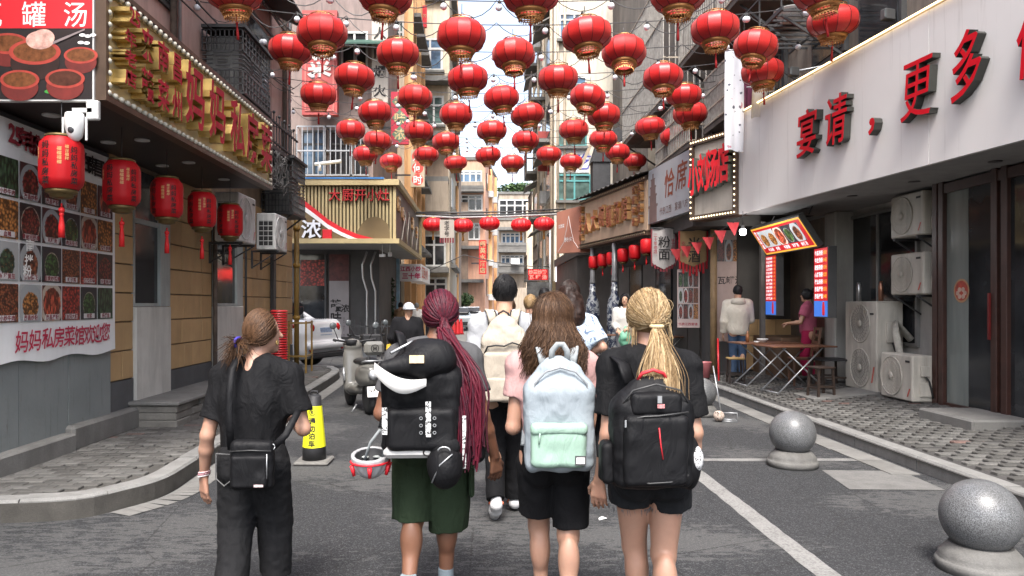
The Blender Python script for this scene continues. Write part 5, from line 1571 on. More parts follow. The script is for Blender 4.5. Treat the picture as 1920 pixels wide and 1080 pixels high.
sw = [(520, 345), (545, 362), (568, 374), (590, 391), (615, 411), (640, 426), (670, 439), (707, 449)]
sw2 = [(520, 362), (545, 378), (568, 385), (590, 401), (615, 421), (640, 435), (665, 446), (685, 450)]
sw3 = [(520, 372), (545, 388), (568, 394), (590, 410), (615, 429), (640, 442), (660, 450), (680, 451)]
lo_ = [(520, 451), (545, 451), (568, 451), (590, 451), (615, 451), (640, 451), (659, 451), (681, 451.5)]
band(sw, sw2, .035, PRED, 'red_swoosh'); band(sw2, sw3, .034, PWHT, 'white_swoosh'); band(sw3, lo_, .02, OLD, 'brown_field')
band([(668, 438), (678, 420), (690, 409), (704, 406), (716, 410), (728, 421), (731, 436)], [(668, 449), (678, 450), (690, 450), (704, 450), (716, 450), (728, 450), (731, 450)], .018, OLD, 'hill_relief')
x, z = nz(585, 430); letters(nh, '浓', [(x, z)], .56, .54, [M('white_letter', (0.78, 0.8, 0.84), .4, .04, 3), GREYB], .08, -.23, .02)
x, z = nz(614, 440); MB().box((x, -.245, z), (.26, .03, .28), bev=.01).build('red_seal', PRED, nh)
pts = [nz(px, 366) for px in (628, 653, 676, 699, 720)]
letters(nh, '大厨开小灶', pts, .34, .36, [M('deep_red_letter', (0.36, 0.01, 0.012), .5, .15, 5), M('deep_red_side', (0.12, 0.006, 0.008), .5, .15, 5)], .07, -.21, .006)
mb = MB()
for k, (y0, y1, za, zb) in enumerate(((1.2, 2.2, .2, 1.0), (2.0, 2.6, 1.1, .2), (2.6, 3.4, .2, 1.2), (3.2, 4.0, 1.25, .25), (4.2, 4.9, .2, 1.0), (4.8, 5.6, 1.1, .2), (5.8, 6.5, .25, .9))):
 mb.tube([(NX + .05, NY + y0, NZ0 + za), (NX + .06, NY + (y0 + y1) / 2, NZ0 + (za + zb) / 2 + .1), (NX + .05, NY + y1, NZ0 + zb)], .018, 5)
mb.build('wire_mountains', M('pale_wire', (0.5, 0.45, 0.38), .4, .15, 4), nh, True)
MB().bx(NX - .03, NX + .018, NY + .062, NY + 7.39, NZ0 + .131, NZ1 - .105).build('side_panel', M('mauve_panel', (0.15, 0.105, 0.085), .6, .12, 2), nh, True)
fs_ = Face(NX + .02, NY, 90)
for ch, x, z in (('赣', .5, 1.15), ('味', 1.5, 1.0), ('浓', 4.6, 1.05), ('菜', 6.2, .9)):
 mbg = MB(); put_glyph(mbg, ch, 0, 0, .6, .42, 0, .02, .05, 0, True); me = mbg.mesh('letter', [g3, g3], False)
 o = inst('letter', me, nh, Vector((NX + .02, NY + x, NZ0 + z)) - nh.location, (0, 0, R(90)))
mb = MB(); mb.bx(XL, NX - .3, NY - .14, NY + .3, NZ1 + .061, NZ1 + .11); mb.build('blue_tarp', M('blue_tarp', (0.04, 0.16, 0.38), .5, .2, 3), nh, True)
for k, (px, py, lab) in enumerate(((717, 479, 'left of two white bullet cameras under tan signboard'), (731, 477, 'right of two white bullet cameras under tan signboard'))):
 p = at(px, py, 20.9); t = thing('bullet_camera', lab, 'camera', p, (-20, 25)[k]); MB().box((0, 0, 0), (.17, .09, .08) if k == 0 else (.09, .12, .12), bev=.01).build('housing', CW, t); MB().tube([(0, 0, .04), (0, 0, NZ0 + .02 - p.z)], .012, 6).build('stem', CW, t)
nb = thing('alley_building', 'grey building behind the alley with upstairs barred windows and glass posters below', 'building', (-6, 24, 0))
mb = MB(); mb.bx(-8.5, -3.2, 22.9, 29, 0, 3.35); mb.build('wall', M('alley_dark_wall', (0.07, 0.066, 0.064), .7, .25, 1.5, dirt=.3), nb, True)
UPW = M('grey_pink_render', (0.26, 0.20, 0.18), .85, .2, 1.2, .2, 30, dirt=.5)
mb = MB(); mb.bx(-8.5, -3.35, 22.6, 29, 4.9, 16); mb.build('upper_wall', UPW, nb, True)
fnb = Face(-12, 22.6, 0)
def world_window(parent, face, px0, px1, py0, py1, fm, gm, cols=2, trans=0, sill=False, t=.06):
 x0, z0 = face.xz(px0, py1); x1, z1 = face.xz(px1, py0)
 w = abs(x1 - x0); x0 = min(x0, x1)
 h = z1 - z0
 mb = MB(); a = R(face.rz)
 m = Matrix.Translation((face.o.x, face.o.y, 0)) @ Matrix.Rotation(a, 4, 'Z')
 mb.bx(x0, x0 + w, -.06, .05, z0, z0 + t); mb.bx(x0, x0 + w, -.06, .05, z0 + h - t, z0 + h); mb.bx(x0, x0 + t, -.06, .05, z0 + t, z0 + h - t); mb.bx(x0 + w - t, x0 + w, -.06, .05, z0 + t, z0 + h - t)
 for c in range(1, cols): mb.bx(x0 + w * c / cols - t / 2, x0 + w * c / cols + t / 2, -.05, .05, z0 + t, z0 + h - t)
 if trans: mb.bx(x0 + t, x0 + w - t, -.045, .05, z0 + h * trans - t / 2, z0 + h * trans + t / 2)
 mb.xf(m); f = mb.build('window', fm, parent, True)
 L = parent.location
 for c in range(cols):
  p = MB().bx(x0 + w * c / cols + t / 2, x0 + w * (c + 1) / cols - t / 2, -.012, .012, z0 + t, z0 + h - t).xf(m)
  p.v = [(q[0] - L.x, q[1] - L.y, q[2] - L.z) for q in p.v]; p.build('pane', gm, f)
 if sill:
  p = MB().bx(x0 - .1, x0 + w + .1, -.25, .0, z0 - .12, z0 - .002).xf(m); p.v = [(q[0] - L.x, q[1] - L.y, q[2] - L.z) for q in p.v]; p.build('sill', CONC, f)
 return f
def bars(parent, face, px0, px1, py0, py1, out=.35, step=.16, mat=None, name='window_bars'):
 x0, z0 = face.xz(px0, py1); x1, z1 = face.xz(px1, py0); x0, x1 = min(x0, x1), max(x0, x1)
 m = Matrix.Translation((face.o.x, face.o.y, 0)) @ Matrix.Rotation(R(face.rz), 4, 'Z')
 mb = MB(); k = x0
 while k <= x1: mb.bx(k - .012, k + .012, -out - .012, -out + .012, z0, z1); k += step
 for z in (z0, (z0 + z1) / 2, z1):
  mb.bx(x0, x1, -out - .02, -out + .02, z - .02, z + .02)
  for x in (x0, x1): mb.bx(x - .015, x + .015, -out, 0, z - .015, z + .015)
 mb.xf(m); return mb.build(name, mat or RUST, parent, True)
for a in ((566, 612, 245, 330), (618, 660, 245, 330), (664, 690, 262, 330)):
 world_window(nb, fnb, *a, FR_DARK, GL_BLUE if a[0] < 600 else GL_DARK, 2, .7)
 bars(nb, fnb, a[0] - 4, a[1] + 4, a[2] - 3, a[3] + 2, mat=GALV)
world_window(nb, fnb, 640, 690, 60, 150, FR_WHITE, GL_DARK, 2, .7); world_window(nb, fnb, 575, 625, -160, -60, FR_WHITE, GL_GREY, 2)
mb = MB(); p0 = at(630, 92, 22.0); mb.add([(p0.x - .2, 22.6, p0.z + .5), (p0.x + 1.7, 22.6, p0.z + .5), (p0.x + 1.9, 21.4, p0.z), (p0.x - .2, 21.4, p0.z), (p0.x - .2, 22.6, p0.z + .44), (p0.x + 1.7, 22.6, p0.z + .44), (p0.x + 1.9, 21.4, p0.z - .05), (p0.x - .2, 21.4, p0.z - .05)], [(0, 1, 2, 3), (7, 6, 5, 4), (0, 3, 7, 4), (1, 5, 6, 2), (3, 2, 6, 7), (0, 4, 5, 1)]); mb.build('green_awning', M('green_awning', (0.02, 0.07, 0.05), .6, .2, 3), nb, True)
mb = MB(); a = at(590, 308, 21.6); b_ = at(640, 302, 21.6); mb.tube([a, b_], .05, 8); a = at(600, 320, 21.6); mb.tube([a, a + Vector((0, 0, .25))], .04, 8); mb.build('white_pipe', FR_WHITE, nb, True)
fgp = Face(-12, 22.9, 0)
for (px0, px1, nm) in ((560, 612, 'a'), (615, 652, 'b')):
 pass
p = at(617, 632, 22.85); W = 37 * 22.85 / FOC; H = 155 * 22.85 / FOC
gpst = thing('glass_poster', 'tall grey shop poster with black brush characters behind the white car', 'poster', (p.x, 22.86, p.z))
MB().bx(0, W, 0, .03, 0, H).build('sheet', M('poster_grey_white', (0.30, 0.27, 0.27), .4, .12, 2), gpst)
MB().bx(.0, W, -.006, -.001, H * .68, H).build('picture', M('poster_meat', (0.10, 0.025, 0.025), .4, .6, 6), gpst)
text(gpst, '赣味', .03, H * .46, .4, INK, -.01, .02, .98, True, .9); text(gpst, '浓', .36, H * .40, .26, INK, -.01, .02, 1, True); text(gpst, 'GAN WEI NONG', .42, H * .24, .07, M('poster_grey_text', (0.1, 0.08, 0.08), .5, .1, 4), -.01, .0, .9, True)
p = at(562, 632, 22.85); W = 50 * 22.85 / FOC
gp2 = thing('dark_glass_poster', 'dark shop window with large noodle bowl picture left of the grey poster', 'poster', (p.x, 22.86, p.z))
MB().bx(0, W, 0, .03, 0, H).build('sheet', GL_DARK, gp2); inst('bowl_picture', uvquad('bowl_picture', dish(8), .8, .8), gp2, (.02, -.006, H * .62)); MB().bx(W - .06, W, -.03, .0, 0, H).build('frame', FR_DARK, gp2)
for k, px in enumerate((688, 704)):
 p = at(px, 600, 22.3); zs = [(.0, 1.0), (0, 2.0), (-.12, 2.4), (-.14, 2.8), (.0, 3.2)]
 tag(MB().tube([(p.x + a, p.y, z) for a, z in [(0, .1)] + zs], .03, 8).build('steel_pole', M('bright_steel', (0.5, 0.5, 0.5), .3, .1, 4, metal=.8)), ('left' if k == 0 else 'right') + ' curved steel pole by the alley shop entrance', 'pole', 'curved steel poles')
mb = MB(); p = at(732, 630, 27.5); tag(MB().bx(p.x - .4, p.x + .35, 27.4, 27.5, .4, 3.3).build('blue_banner', M('sky_blue_print', (0.30, 0.48, 0.62), .6, .35, 2)), 'narrow sky blue upright banner right of the alley shop', 'banner')
bd = bpy.data.objects['blue_banner']
mbt = MB()
for j, ch in enumerate('鲜鱼粉'): put_glyph(mbt, ch, p.x, 2.9 - j * .62, .5, .5, 27.39, .03)
inst('lettering', mbt.mesh('lettering', PRED, False), bd)
def leaf_mass(mb, c, rx, ry, rz_, n, size, seed, mi=0):
 r = random.Random(seed)
 for _ in range(n):
  while True:
   p = Vector((r.uniform(-1, 1), r.uniform(-1, 1), r.uniform(-1, 1)))
   if p.length < 1: break
  q = Vector((c[0] + p.x * rx, c[1] + p.y * ry, c[2] + p.z * rz_))
  e = Euler((r.uniform(-1.2, 1.2), r.uniform(-1.2, 1.2), r.uniform(0, 6.28))).to_matrix()
  s = size * r.uniform(.6, 1.4)
  vs = [q + e @ Vector(v) for v in ((-s * .4, 0, 0), (0, -s * .9, .1 * s), (s * .4, 0, 0), (0, s * .9, -.1 * s))]
  mb.add(vs, [(0, 1, 2, 3)], mi)
 return mb
LEAF = M('leaf_green', (0.055, 0.10, 0.03), .6, .5, 2.5); LEAFD = M('leaf_dark', (0.02, 0.045, 0.018), .6, .4, 3)
pt_ = thing('potted_bamboo', 'tall dark leafy plant standing at the alley shop corner', 'plant', (at(722, 570, 26).x, 26, 0))
mb = MB(); leaf_mass(mb, (0, 0, 1.7), .32, .3, 1.3, 900, .1, 3); mb.build('foliage', LEAFD, pt_); MB().tube([(0, 0, .1), (.05, 0, 2.6)], .03, 6).build('stem', RUST, pt_); MB().lathe([(.2, 0), (.26, .4), (.23, .4), (.2, .3)], 16).build('pot', CONC, pt_)
fc = thing('iron_fence', 'low black iron picket fence behind the scooters', 'fence', (-3.0, 21.5, 0))
for k in range(12): MB().bx(-3.75 + k * .16, -3.72 + k * .16, 21.5, 21.53, .02, 1.15).build('picket', IRON, fc, True)
mb = MB(); mb.bx(-3.8, -1.95, 21.505, 21.525, .2, .24); mb.bx(-3.8, -1.95, 21.505, 21.525, .95, .99); mb.build('rail', IRON, fc, True)
# ---- red board with white dish character on the building corner
p = at(566, 215, 21.9); W = 66 * 21.9 / FOC; H = 196 * 21.9 / FOC
rbd = thing('red_dish_board', 'tall faded red board with pale dish character on the upper wall', 'sign', (p.x, 21.9, p.z))
MB().bx(0, W, 0, .25, 0, H).build('board', M('faded_red', (0.36, 0.06, 0.055), .6, .15, 2, dirt=.2), rbd)
mb = MB()
for (a, b, c_, d_) in ((.08, W - .08, .1, .16), (.08, W - .08, H - .16, H - .1), (.08, .13, .161, H - .161), (W - .13, W - .08, .161, H - .161)): mb.bx(a, b, -.02, -.001, c_, d_)
mb.build('border', M('faded_red_light', (0.45, 0.12, 0.10), .6, .15, 2), rbd)
mbt = MB(); put_glyph(mbt, '菜', W / 2, H * .47, .7, .7, -.02, .03); put_glyph(mbt, '小', W / 2, H * .75, .7, .7, -.02, .03); inst('lettering', mbt.mesh('lettering', M('faded_white', (0.55, 0.48, 0.44), .6, .1, 3), False), rbd)
mb = MB()
for x in (.3, W - .3): mb.bx(x - .03, x + .03, .251, .7, H * .3, H * .3 + .05); mb.bx(x - .03, x + .03, .251, .7, H * .8, H * .8 + .05)
mb.build('bracket', IRON, rbd)
# ================================================================ far buildings
def block(name, label, poly, z0, z1, mat, roof=True):
 cx = sum(p[0] for p in poly) / len(poly); cy = sum(p[1] for p in poly) / len(poly)
 t = thing(name, label, 'building', (cx, cy, z0))
 mb = MB(); mb.prism(poly, z0, z1); mb.build('wall', mat, t, True)
 if roof:
  mb = MB(); mb.prism([(cx + (p[0] - cx) * 1.02, cy + (p[1] - cy) * 1.02) for p in poly], z1 + .002, z1 + .25); mb.build('roof_slab', CONC, t, True)
 return t
def slab(parent, face, px0, px1, py, out, th=.15, mat=None, name='balcony_slab'):
 x0, z = face.xz(px0, py); x1, _ = face.xz(px1, py); x0, x1 = min(x0, x1), max(x0, x1)
 m = Matrix.Translation((face.o.x, face.o.y, 0)) @ Matrix.Rotation(R(face.rz), 4, 'Z')
 return MB().bx(x0, x1, -out, 0, z, z + th).xf(m).build(name, mat or CONC, parent, True)
def panel(parent, face, px0, px1, py0, py1, mat, out=.05, th=.04, name='facade_panel'):
 x0, z0 = face.xz(px0, py1); x1, z1 = face.xz(px1, py0); x0, x1 = min(x0, x1), max(x0, x1)
 m = Matrix.Translation((face.o.x, face.o.y, 0)) @ Matrix.Rotation(R(face.rz), 4, 'Z')
 return MB().bx(x0, x1, -out, -out + th, z0, z1).xf(m).build(name, mat, parent, True)
CRM = M('cream_render', (0.66, 0.55, 0.42), .85, .15, .6, .15, 10, dirt=.4)
ORG = M('orange_render', (0.80, 0.46, 0.22), .85, .15, .6, .15, 10, dirt=.3)
PNK = M('pink_brick', (0.62, 0.35, 0.24), .85, .15, .6, .15, 10, dirt=.35)
GRB = M('grey_block', (0.38, 0.315, 0.245), .85, .2, .6, .15, 10, dirt=.5)
BRKM = M('brown_brick', (0.26, 0.19, 0.14), .9, .25, 1.5, .3, 25, dirt=.4)
WHB = M('white_tile', (0.62, 0.66, 0.68), .6, .1, .6)
b3 = block('cream_building', 'cream and orange apartment block behind the tan signboard', [(-14, 29.2), (-3.1, 29.2), (-3.1, 37), (-14, 37)], 0, 19, CRM)
f3f = Face(-14, 29.2, 0); f3s = Face(-3.1, 29.2, 90)
for a in ((697, 712, 160, 250), (716, 732, 40, 130), (742, 757, 40, 110)): world_window(b3, f3f, *a, FR_WHITE, GL_GREEN, 2, .7, True)
for yy in range(3):
 for zz in range(4):
  m = MB().bx(-3.1, -3.02, 30 + yy * 2.3, 31.5 + yy * 2.3, 4.2 + zz * 3.1, 5.7 + zz * 3.1).build('window', FR_WHITE, b3, True)
  p = MB().bx(-3.03, -3.0, 30.1 + yy * 2.3, 31.4 + yy * 2.3, 4.3 + zz * 3.1, 5.6 + zz * 3.1); p.v = [(q[0] - b3.location.x, q[1] - b3.location.y, q[2]) for q in p.v]; p.build('pane', GL_GREEN, m)
  MB().bx(-3.1, -2.5, 29.8 + yy * 2.3, 31.7 + yy * 2.3, 3.9 + zz * 3.1, 4.05 + zz * 3.1).build('balcony_slab', CONC, b3, True)
for y in (29.3, 31.8, 34.2, 36.5): MB().bx(-3.1, -2.86, y, y + .35, 0, 19).build('pilaster', ORG, b3, True)
for px in (735, 766): panel(b3, f3f, px, px + 10, -300, 480, ORG, .3, .3, 'pilaster')
b4 = block('concrete_building', 'weathered concrete block with blue glazed windows above the left lane', [(-9, 39), (-1.75, 39), (-1.75, 50), (-9, 50)], 0, 22, M('warm_concrete', (0.58, 0.49, 0.37), .85, .15, .6, .15, 10, dirt=.45))
f4f = Face(-9, 39, 0)
for a, gm in (((783, 830, 72, 133), GL_BLUE), ((795, 832, 180, 235), GL_GREEN), ((783, 830, -60, 0), GL_BLUE), ((795, 838, 520, 560), GL_DARK), ((792, 836, 440, 500), GL_DARK)):
 world_window(b4, f4f, *a, FR_WHITE, gm, 2, .68, True, .1)
for py in (160, 262, 345, 412, 512): slab(b4, f4f, 780, 842, py, .9, .25)
panel(b4, f4f, 782, 842, 345, 400, GRB, .9, .08); panel(b4, f4f, 770, 790, -100, 640, ORG, .25, .25, 'pilaster'); panel(b4, f4f, 800, 840, 275, 335, BRKM, .03, .03)
for z in range(6):
 m = MB().bx(-1.77, -1.7, 41, 43, 4 + 3 * z, 5.6 + 3 * z).build('window', FR_WHITE, b4, True); MB().bx(-1.75, -1.45, 40.5, 48, 3.6 + 3 * z, 3.8 + 3 * z).build('balcony_slab', CONC, b4, True)
 MB().bx(-1.74, -1.6, 47.5, 49.9, 3.8 + 3 * z, 6.2 + 3 * z).build('bay', ORG, b4, True)
b45 = block('brick_building', 'brown brick house with ochre corner beside the far lane', [(-5, 50.2), (-1.62, 50.2), (-1.62, 56), (-5, 56)], 0, 12.2, BRKM)
f45 = Face(-5, 50.2, 0)
for a in ((818, 848, 445, 510), (825, 855, 400, 430)): world_window(b45, f45, *a, FR_WHITE, GL_GREY, 2, .6, True, .1)
slab(b45, f45, 815, 858, 520, 1.0); panel(b45, f45, 850, 860, 380, 640, ORG, .2, .2, 'corner_pier')
b5 = block('pink_building', 'pink and orange five storey house at the bend of the lane', [(-8, 60), (0.2, 60), (1.35, 70), (-8, 70)], 0, 13.3, PNK)
f5 = Face(-8, 60, 0); f5s = Face(.2, 60, math.degrees(math.atan2(10, 1.15)))
for a in ((858, 904, 320, 343), (852, 905, 365, 396), (856, 900, 418, 450)): world_window(b5, f5, *a, FR_WHITE, GL_BLUE if a[2] < 350 else GL_DARK, 4, .75, False, .12)
for py in (357, 362, 405, 468, 530): slab(b5, f5, 848, 907, py, 1.0, .25)
panel(b5, f5, 862, 906, 344, 357, GRB, .95, .1); panel(b5, f5, 850, 906, 398, 405, GRB, .95, .1); panel(b5, f5, 850, 878, 380, 610, BRKM, .3, .3)
for z in range(4):
 for s_ in (1.5, 5.0):
  q = f5s.pt(s_, 3.0 + z * 2.9, .02); o = MB().box((0, 0, 0), (1.3, .1, 1.4)).build('window', GL_DARK, b5); o.location = q - b5.location; o.rotation_euler = (0, 0, R(f5s.rz))
  o = MB().box((0, 0, 0), (.7, .4, .5)).build('outdoor_unit', FR_WHITE, b5); o.location = f5s.pt(s_ + 1.2, 2.2 + z * 2.9, .2) - b5.location; o.rotation_euler = (0, 0, R(f5s.rz))
for s_ in (3.2, 7.4):
 o = MB().box((0, 0, 0), (.5, .3, 13)).build('pilaster', ORG, b5); o.location = f5s.pt(s_, 6.6, .1) - b5.location; o.rotation_euler = (0, 0, R(f5s.rz))
b6 = block('grey_building', 'grey four storey block with glazed balconies closing the lane', [(1.7, 78), (8, 78), (8, 90), (1.7, 90)], 0, 13.2, GRB)
f6 = Face(1.7, 78, 0)
for a in ((935, 995, 374, 412), (940, 982, 436, 457), (939, 982, 478, 495)): world_window(b6, f6, *a, FR_WHITE, GL_BLUE if a[2] > 420 else GL_DARK, 5 if a[2] > 420 else 4, .7, False, .13)
for py in (415, 433, 462, 474, 500, 512): slab(b6, f6, 934, 986, py, 1.2, .3)
panel(b6, f6, 935, 986, 414, 433, GRB, 1.1, .1); panel(b6, f6, 935, 986, 460, 472, M('dark_cladding', (0.14, 0.135, 0.125), .8, .2, 1), 1.15, .1); panel(b6, f6, 935, 986, 500, 514, M('dark_cladding', (0.14, 0.135, 0.125), .8, .2, 1), 1.15, .1); panel(b6, f6, 935, 990, 540, 590, GRB, 1.3, .15); panel(b6, f6, 986, 1002, 380, 600, CRM, .2, .2, 'pier')
o = MB().box((0, 0, 0), (.9, .4, .6)).build('outdoor_unit', FR_WHITE, b6); o.location = Vector(at(966, 490, 76.4)) - b6.location
rt = thing('roof_garden', 'green roof planting on the grey block', 'plant', (4, 79, 13.46)); mb = MB(); leaf_mass(mb, (0, 1, .55), 2.4, 1.5, .7, 900, .25, 11); mb.build('foliage', LEAF, rt)
b8 = block('white_tower', 'pale white stepped tower in the distance above the roofs', [(7.2, 110), (14, 110), (14, 120), (7.2, 120)], 0, 21.5, WHB, False)
MB().bx(6.7, 9.6, 109, 114, 15.2, 21).build('upper_wall', WHB, b8, True)
mb = MB()
for k in range(5): mb.tube([(7.5 + k * 1.2, 110.5, 21.5), (7.4 + k * 1.2, 110.5, 24.5 + (k % 2))], .06, 5)
mb.build('mast', GALV, b8, True)
b7 = block('teal_window_building', 'cream apartment block with teal framed windows behind the shop row', [(3.15, 32.5), (12, 32.5), (12, 45), (3.15, 45)], 0, 24, M('pale_cream_wall', (0.68, 0.62, 0.51), .85, .14, .5, .15, 10, dirt=.4))
f7 = Face(3.15, 32.5, 0); f7s = Face(3.15, 62, -90)
for a, fm, gm in (((1046, 1108, 327, 376), FR_TEAL, GL_GREEN), ((1046, 1100, 235, 275), FR_TEAL, GL_GREEN), ((1048, 1106, 25, 75), FR_WHITE, GL_BLUE), ((1050, 1100, 140, 160), FR_WHITE, GL_BLUE)):
 world_window(b7, f7, *a, fm, gm, 2, .75, True, .07)
bdw = panel(b7, f7, 1046, 1104, 278, 324, M('white_sign_board', (0.62, 0.63, 0.64), .5, .05, 2), .06, .05, 'sign_panel')
mbt = MB(); xx, zz = f7.xz(1088, 303); put_glyph(mbt, '吃', xx, zz, .8, .8, 0, .0, shear=.2); me = mbt.mesh('sign_lettering', M('sign_blue', (0.06, 0.06, 0.35), .5, .1, 3), False); o = inst('sign_lettering', me, b7, Vector((3.15, 32.43, 0)) - b7.location)
for z in range(7):
 for k in range(3):
  y = 33.4 + k * 4.0
  w = MB().bx(3.08, 3.16, y, y + 2.2, 3.4 + 3 * z, 5.0 + 3 * z).build('window', FR_WHITE, b7, True)
  p = MB().bx(3.05, 3.085, y + .1, y + 2.1, 3.5 + 3 * z, 4.9 + 3 * z); p.v = [(q[0] - b7.location.x, q[1] - b7.location.y, q[2]) for q in p.v]; p.build('pane', GL_GREY, w)
  if (k + z) % 2 == 0:
   MB().bx(2.45, 3.15, y - .2, y + 2.4, 2.9 + 3 * z, 3.05 + 3 * z).build('balcony_slab', CONC, b7, True)
   mb = MB()
   for j in range(14): mb.bx(2.45, 2.475, y - .2 + j * .2, y - .18 + j * .2, 3.05 + 3 * z, 4.3 + 3 * z)
   mb.bx(2.44, 2.48, y - .2, y + 2.4, 4.3 + 3 * z, 4.34 + 3 * z); mb.bx(2.44, 2.48, y - .2, y + 2.4, 3.6 + 3 * z, 3.63 + 3 * z); mb.build('balcony_bars', RUST, b7, True)
  else:
   mb = MB(); mb.add([(3.15, y - .2, 5.6 + 3 * z), (3.15, y + 2.4, 5.6 + 3 * z), (2.4, y + 2.4, 5.2 + 3 * z), (2.4, y - .2, 5.2 + 3 * z), (3.15, y - .2, 5.54 + 3 * z), (3.15, y + 2.4, 5.54 + 3 * z), (2.4, y + 2.4, 5.14 + 3 * z), (2.4, y - .2, 5.14 + 3 * z)], [(0, 1, 2, 3), (7, 6, 5, 4), (0, 4, 5, 1), (3, 2, 6, 7), (0, 3, 7, 4), (1, 5, 6, 2)]); mb.build('awning', M('faded_awning', (0.2, 0.19, 0.17), .7, .3, 1), b7, True)
   MB().bx(2.8, 3.14, y + 2.5, y + 3.3, 3.5 + 3 * z, 4.1 + 3 * z).build('outdoor_unit', FR_WHITE, b7, True)
for y in (33.2, 37.5, 41, 44.5): MB().tube([(3.08, y, 0), (3.08, y, 24)], .07, 8).build('downpipe', M('cream_pipe', (0.5, 0.42, 0.32), .6, .2, 3), b7, True)
for x in (3.3, 3.6): MB().tube([(x, 32.42, 0), (x, 32.42, 24)], .06, 8).build('downpipe', M('cream_pipe', (0.5, 0.42, 0.32), .6, .2, 3), b7, True)
b9 = block('low_lane_house', 'low cream shop house on the left lane with white sign', [(-8, 37.1), (-3.0, 37.1), (-3.0, 38.9), (-8, 38.9)], 0, 7, CRM)
dk_ = thing('kitchen_duct', 'black kitchen exhaust duct with hood above the corrugated eave', 'duct', at(1125, 390, 23.5)); p = dk_.location
MB().bx(p.x - .25, p.x + .3, 23.3, 23.9, 4.5, 6.1).build('shaft', IRON, dk_, True); mb = MB(); mb.prism([(p.x - .3, 6.1), (p.x + .35, 6.1), (p.x + .8, 6.9), (p.x + .55, 7.2), (p.x - .05, 6.9)], 23.25, 23.95, 'y'); mb.build('hood', IRON, dk_, True); mb = MB(); mb.tube([(p.x - .65, 23.5, 5.9), (p.x - .1, 23.5, 7.1)], .07, 4); mb.build('strut', M('tan_strut', (0.35, 0.28, 0.2), .6, .2, 3), dk_, True)
# ---- street signs far away
def vsign(name, label, px0, px1, py0, py1, Y, mat, txt, tmat, tsz=None, depth=.2, diamonds=None):
 p = at(px0, py1, Y); W = (px1 - px0) * Y / FOC; H = (py1 - py0) * Y / FOC
 t = thing(name, label, 'sign', (p.x, Y, p.z)); MB().bx(0, W, 0, depth, 0, H).build('board', mat, t)
 n = len(txt); s = tsz or min(W * .8, H / (n + .4))
 if diamonds:
  for j in range(n):
   cz = H - (j + .6) * H / (n + .2); mb = MB(); h = W * .46
   mb.add([(W / 2 - h, -.004, cz), (W / 2, -.004, cz - h * 1.05), (W / 2 + h, -.004, cz), (W / 2, -.004, cz + h * 1.05)], [(0, 1, 2, 3)]); mb.build('diamond', diamonds, t)
 mb = MB()
 for j, ch in enumerate(txt): put_glyph(mb, ch, W / 2, H - (j + .6) * H / (n + .2), s, s, -.01, .02)
 inst('lettering', mb.mesh('lettering', tmat, False), t)
 MB().bx(-.6, -.001, .05, .1, H * .3, H * .34).build('bracket', IRON, t)
 return t, W, H
GTX = M('pale_gold_print', (0.55, 0.42, 0.22), .6, .1, 3)
vsign('beige_vertical_sign', 'beige vertical sign with black characters left of the diamond sign', 697, 727, 40, 192, 22.2, M('beige_board', (0.46, 0.42, 0.36), .6, .1, 2, dirt=.2), '人间烟火', INK)
vsign('diamond_sign', 'red sign with three green diamonds and gold characters', 733, 766, 172, 270, 24.5, M('crimson_board', (0.48, 0.03, 0.06), .6, .1, 2), '赣味浓', GTX, .38, .15, M('diamond_green', (0.12, 0.20, 0.13), .6, .1, 2))
t, W, H = vsign('round_red_dot_sign', 'cream vertical sign with three red discs near the left lane', 770, 796, 280, 350, 28, M('cream_board', (0.5, 0.42, 0.3), .6, .1, 2), '几何时', PWHT, .36)
for j in range(3):
 mb = MB(); disc(mb, W / 2, H - (j + .6) * H / 3.2, .22, .22, -.005, 20); mb.build('red_disc', M('disc_red', (0.6, 0.08, 0.06), .5, .1, 3), t)
vsign('hotel_sign', 'bright red vertical hotel sign on the pink building', 898, 912, 450, 514, 58, M('hotel_red', (0.62, 0.03, 0.03), .5, .06, 2), '细英水酒店', GTX)
vsign('red_wall_sign', 'small faded red sign high on the cream block side', 1009, 1028, 246, 320, 36, M('faded_red2', (0.45, 0.08, 0.07), .6, .15, 2), '宾馆', GTX)
vsign('upper_red_sign', 'little red sign at the top of the left concrete block', 792, 800, 10, 50, 36, PRED, '茶', GTX)
a = at(735, 527, 29.2)
ws = thing('white_stir_fry_sign', 'white box sign with pink characters on the left lane', 'sign', (at(748, 527, 28.6).x, 28.6, at(748, 527, 28.6).z))
W = 42 * 28.6 / FOC; H = 32 * 28.6 / FOC
MB().bx(0, W, 0, 4.6, 0, H).build('box', M('sign_white_plain', (0.8, 0.78, 0.78), .4, .05, 2), ws)  # plain white sign face, not backlit
MGT = M('print_magenta', (0.55, 0.03, 0.12), .5, .1, 3)
text(ws, '江西小炒', .05, H * .72, .2, MGT, -.006, .03); text(ws, '三十年', .12, H * .3, .24, MGT, -.006, .04)
mbt = MB(); [put_glyph(mbt, c, .5 + j * .8, H * .55, .75, .5, 0, .03) for j, c in enumerate('江西小炒')]; inst('side_lettering', mbt.mesh('side_lettering', M('print_orange_red', (0.6, 0.1, 0.06), .5, .1, 3), False), ws, (W + .008, 0, 0), (0, 0, R(90)))
MB().bx(-.2, 0, 1, 3, 0, .1).build('bracket', IRON, ws)
ld_ = thing('red_led_sign', 'red glowing dot matrix sign over the far lane', 'sign', (at(990, 525, 31).x, 31, at(990, 525, 31).z)); W = 38 * 31 / FOC; H = 20 * 31 / FOC
MB().bx(-.03, W + .03, 0, .12, -.03, H + .03).build('casing', GREYB, ld_); MB().bx(0, W, -.004, -.001, 0, H).build('screen', emis('led_dark_red', (0.12, 0.004, 0.004), .6), ld_)
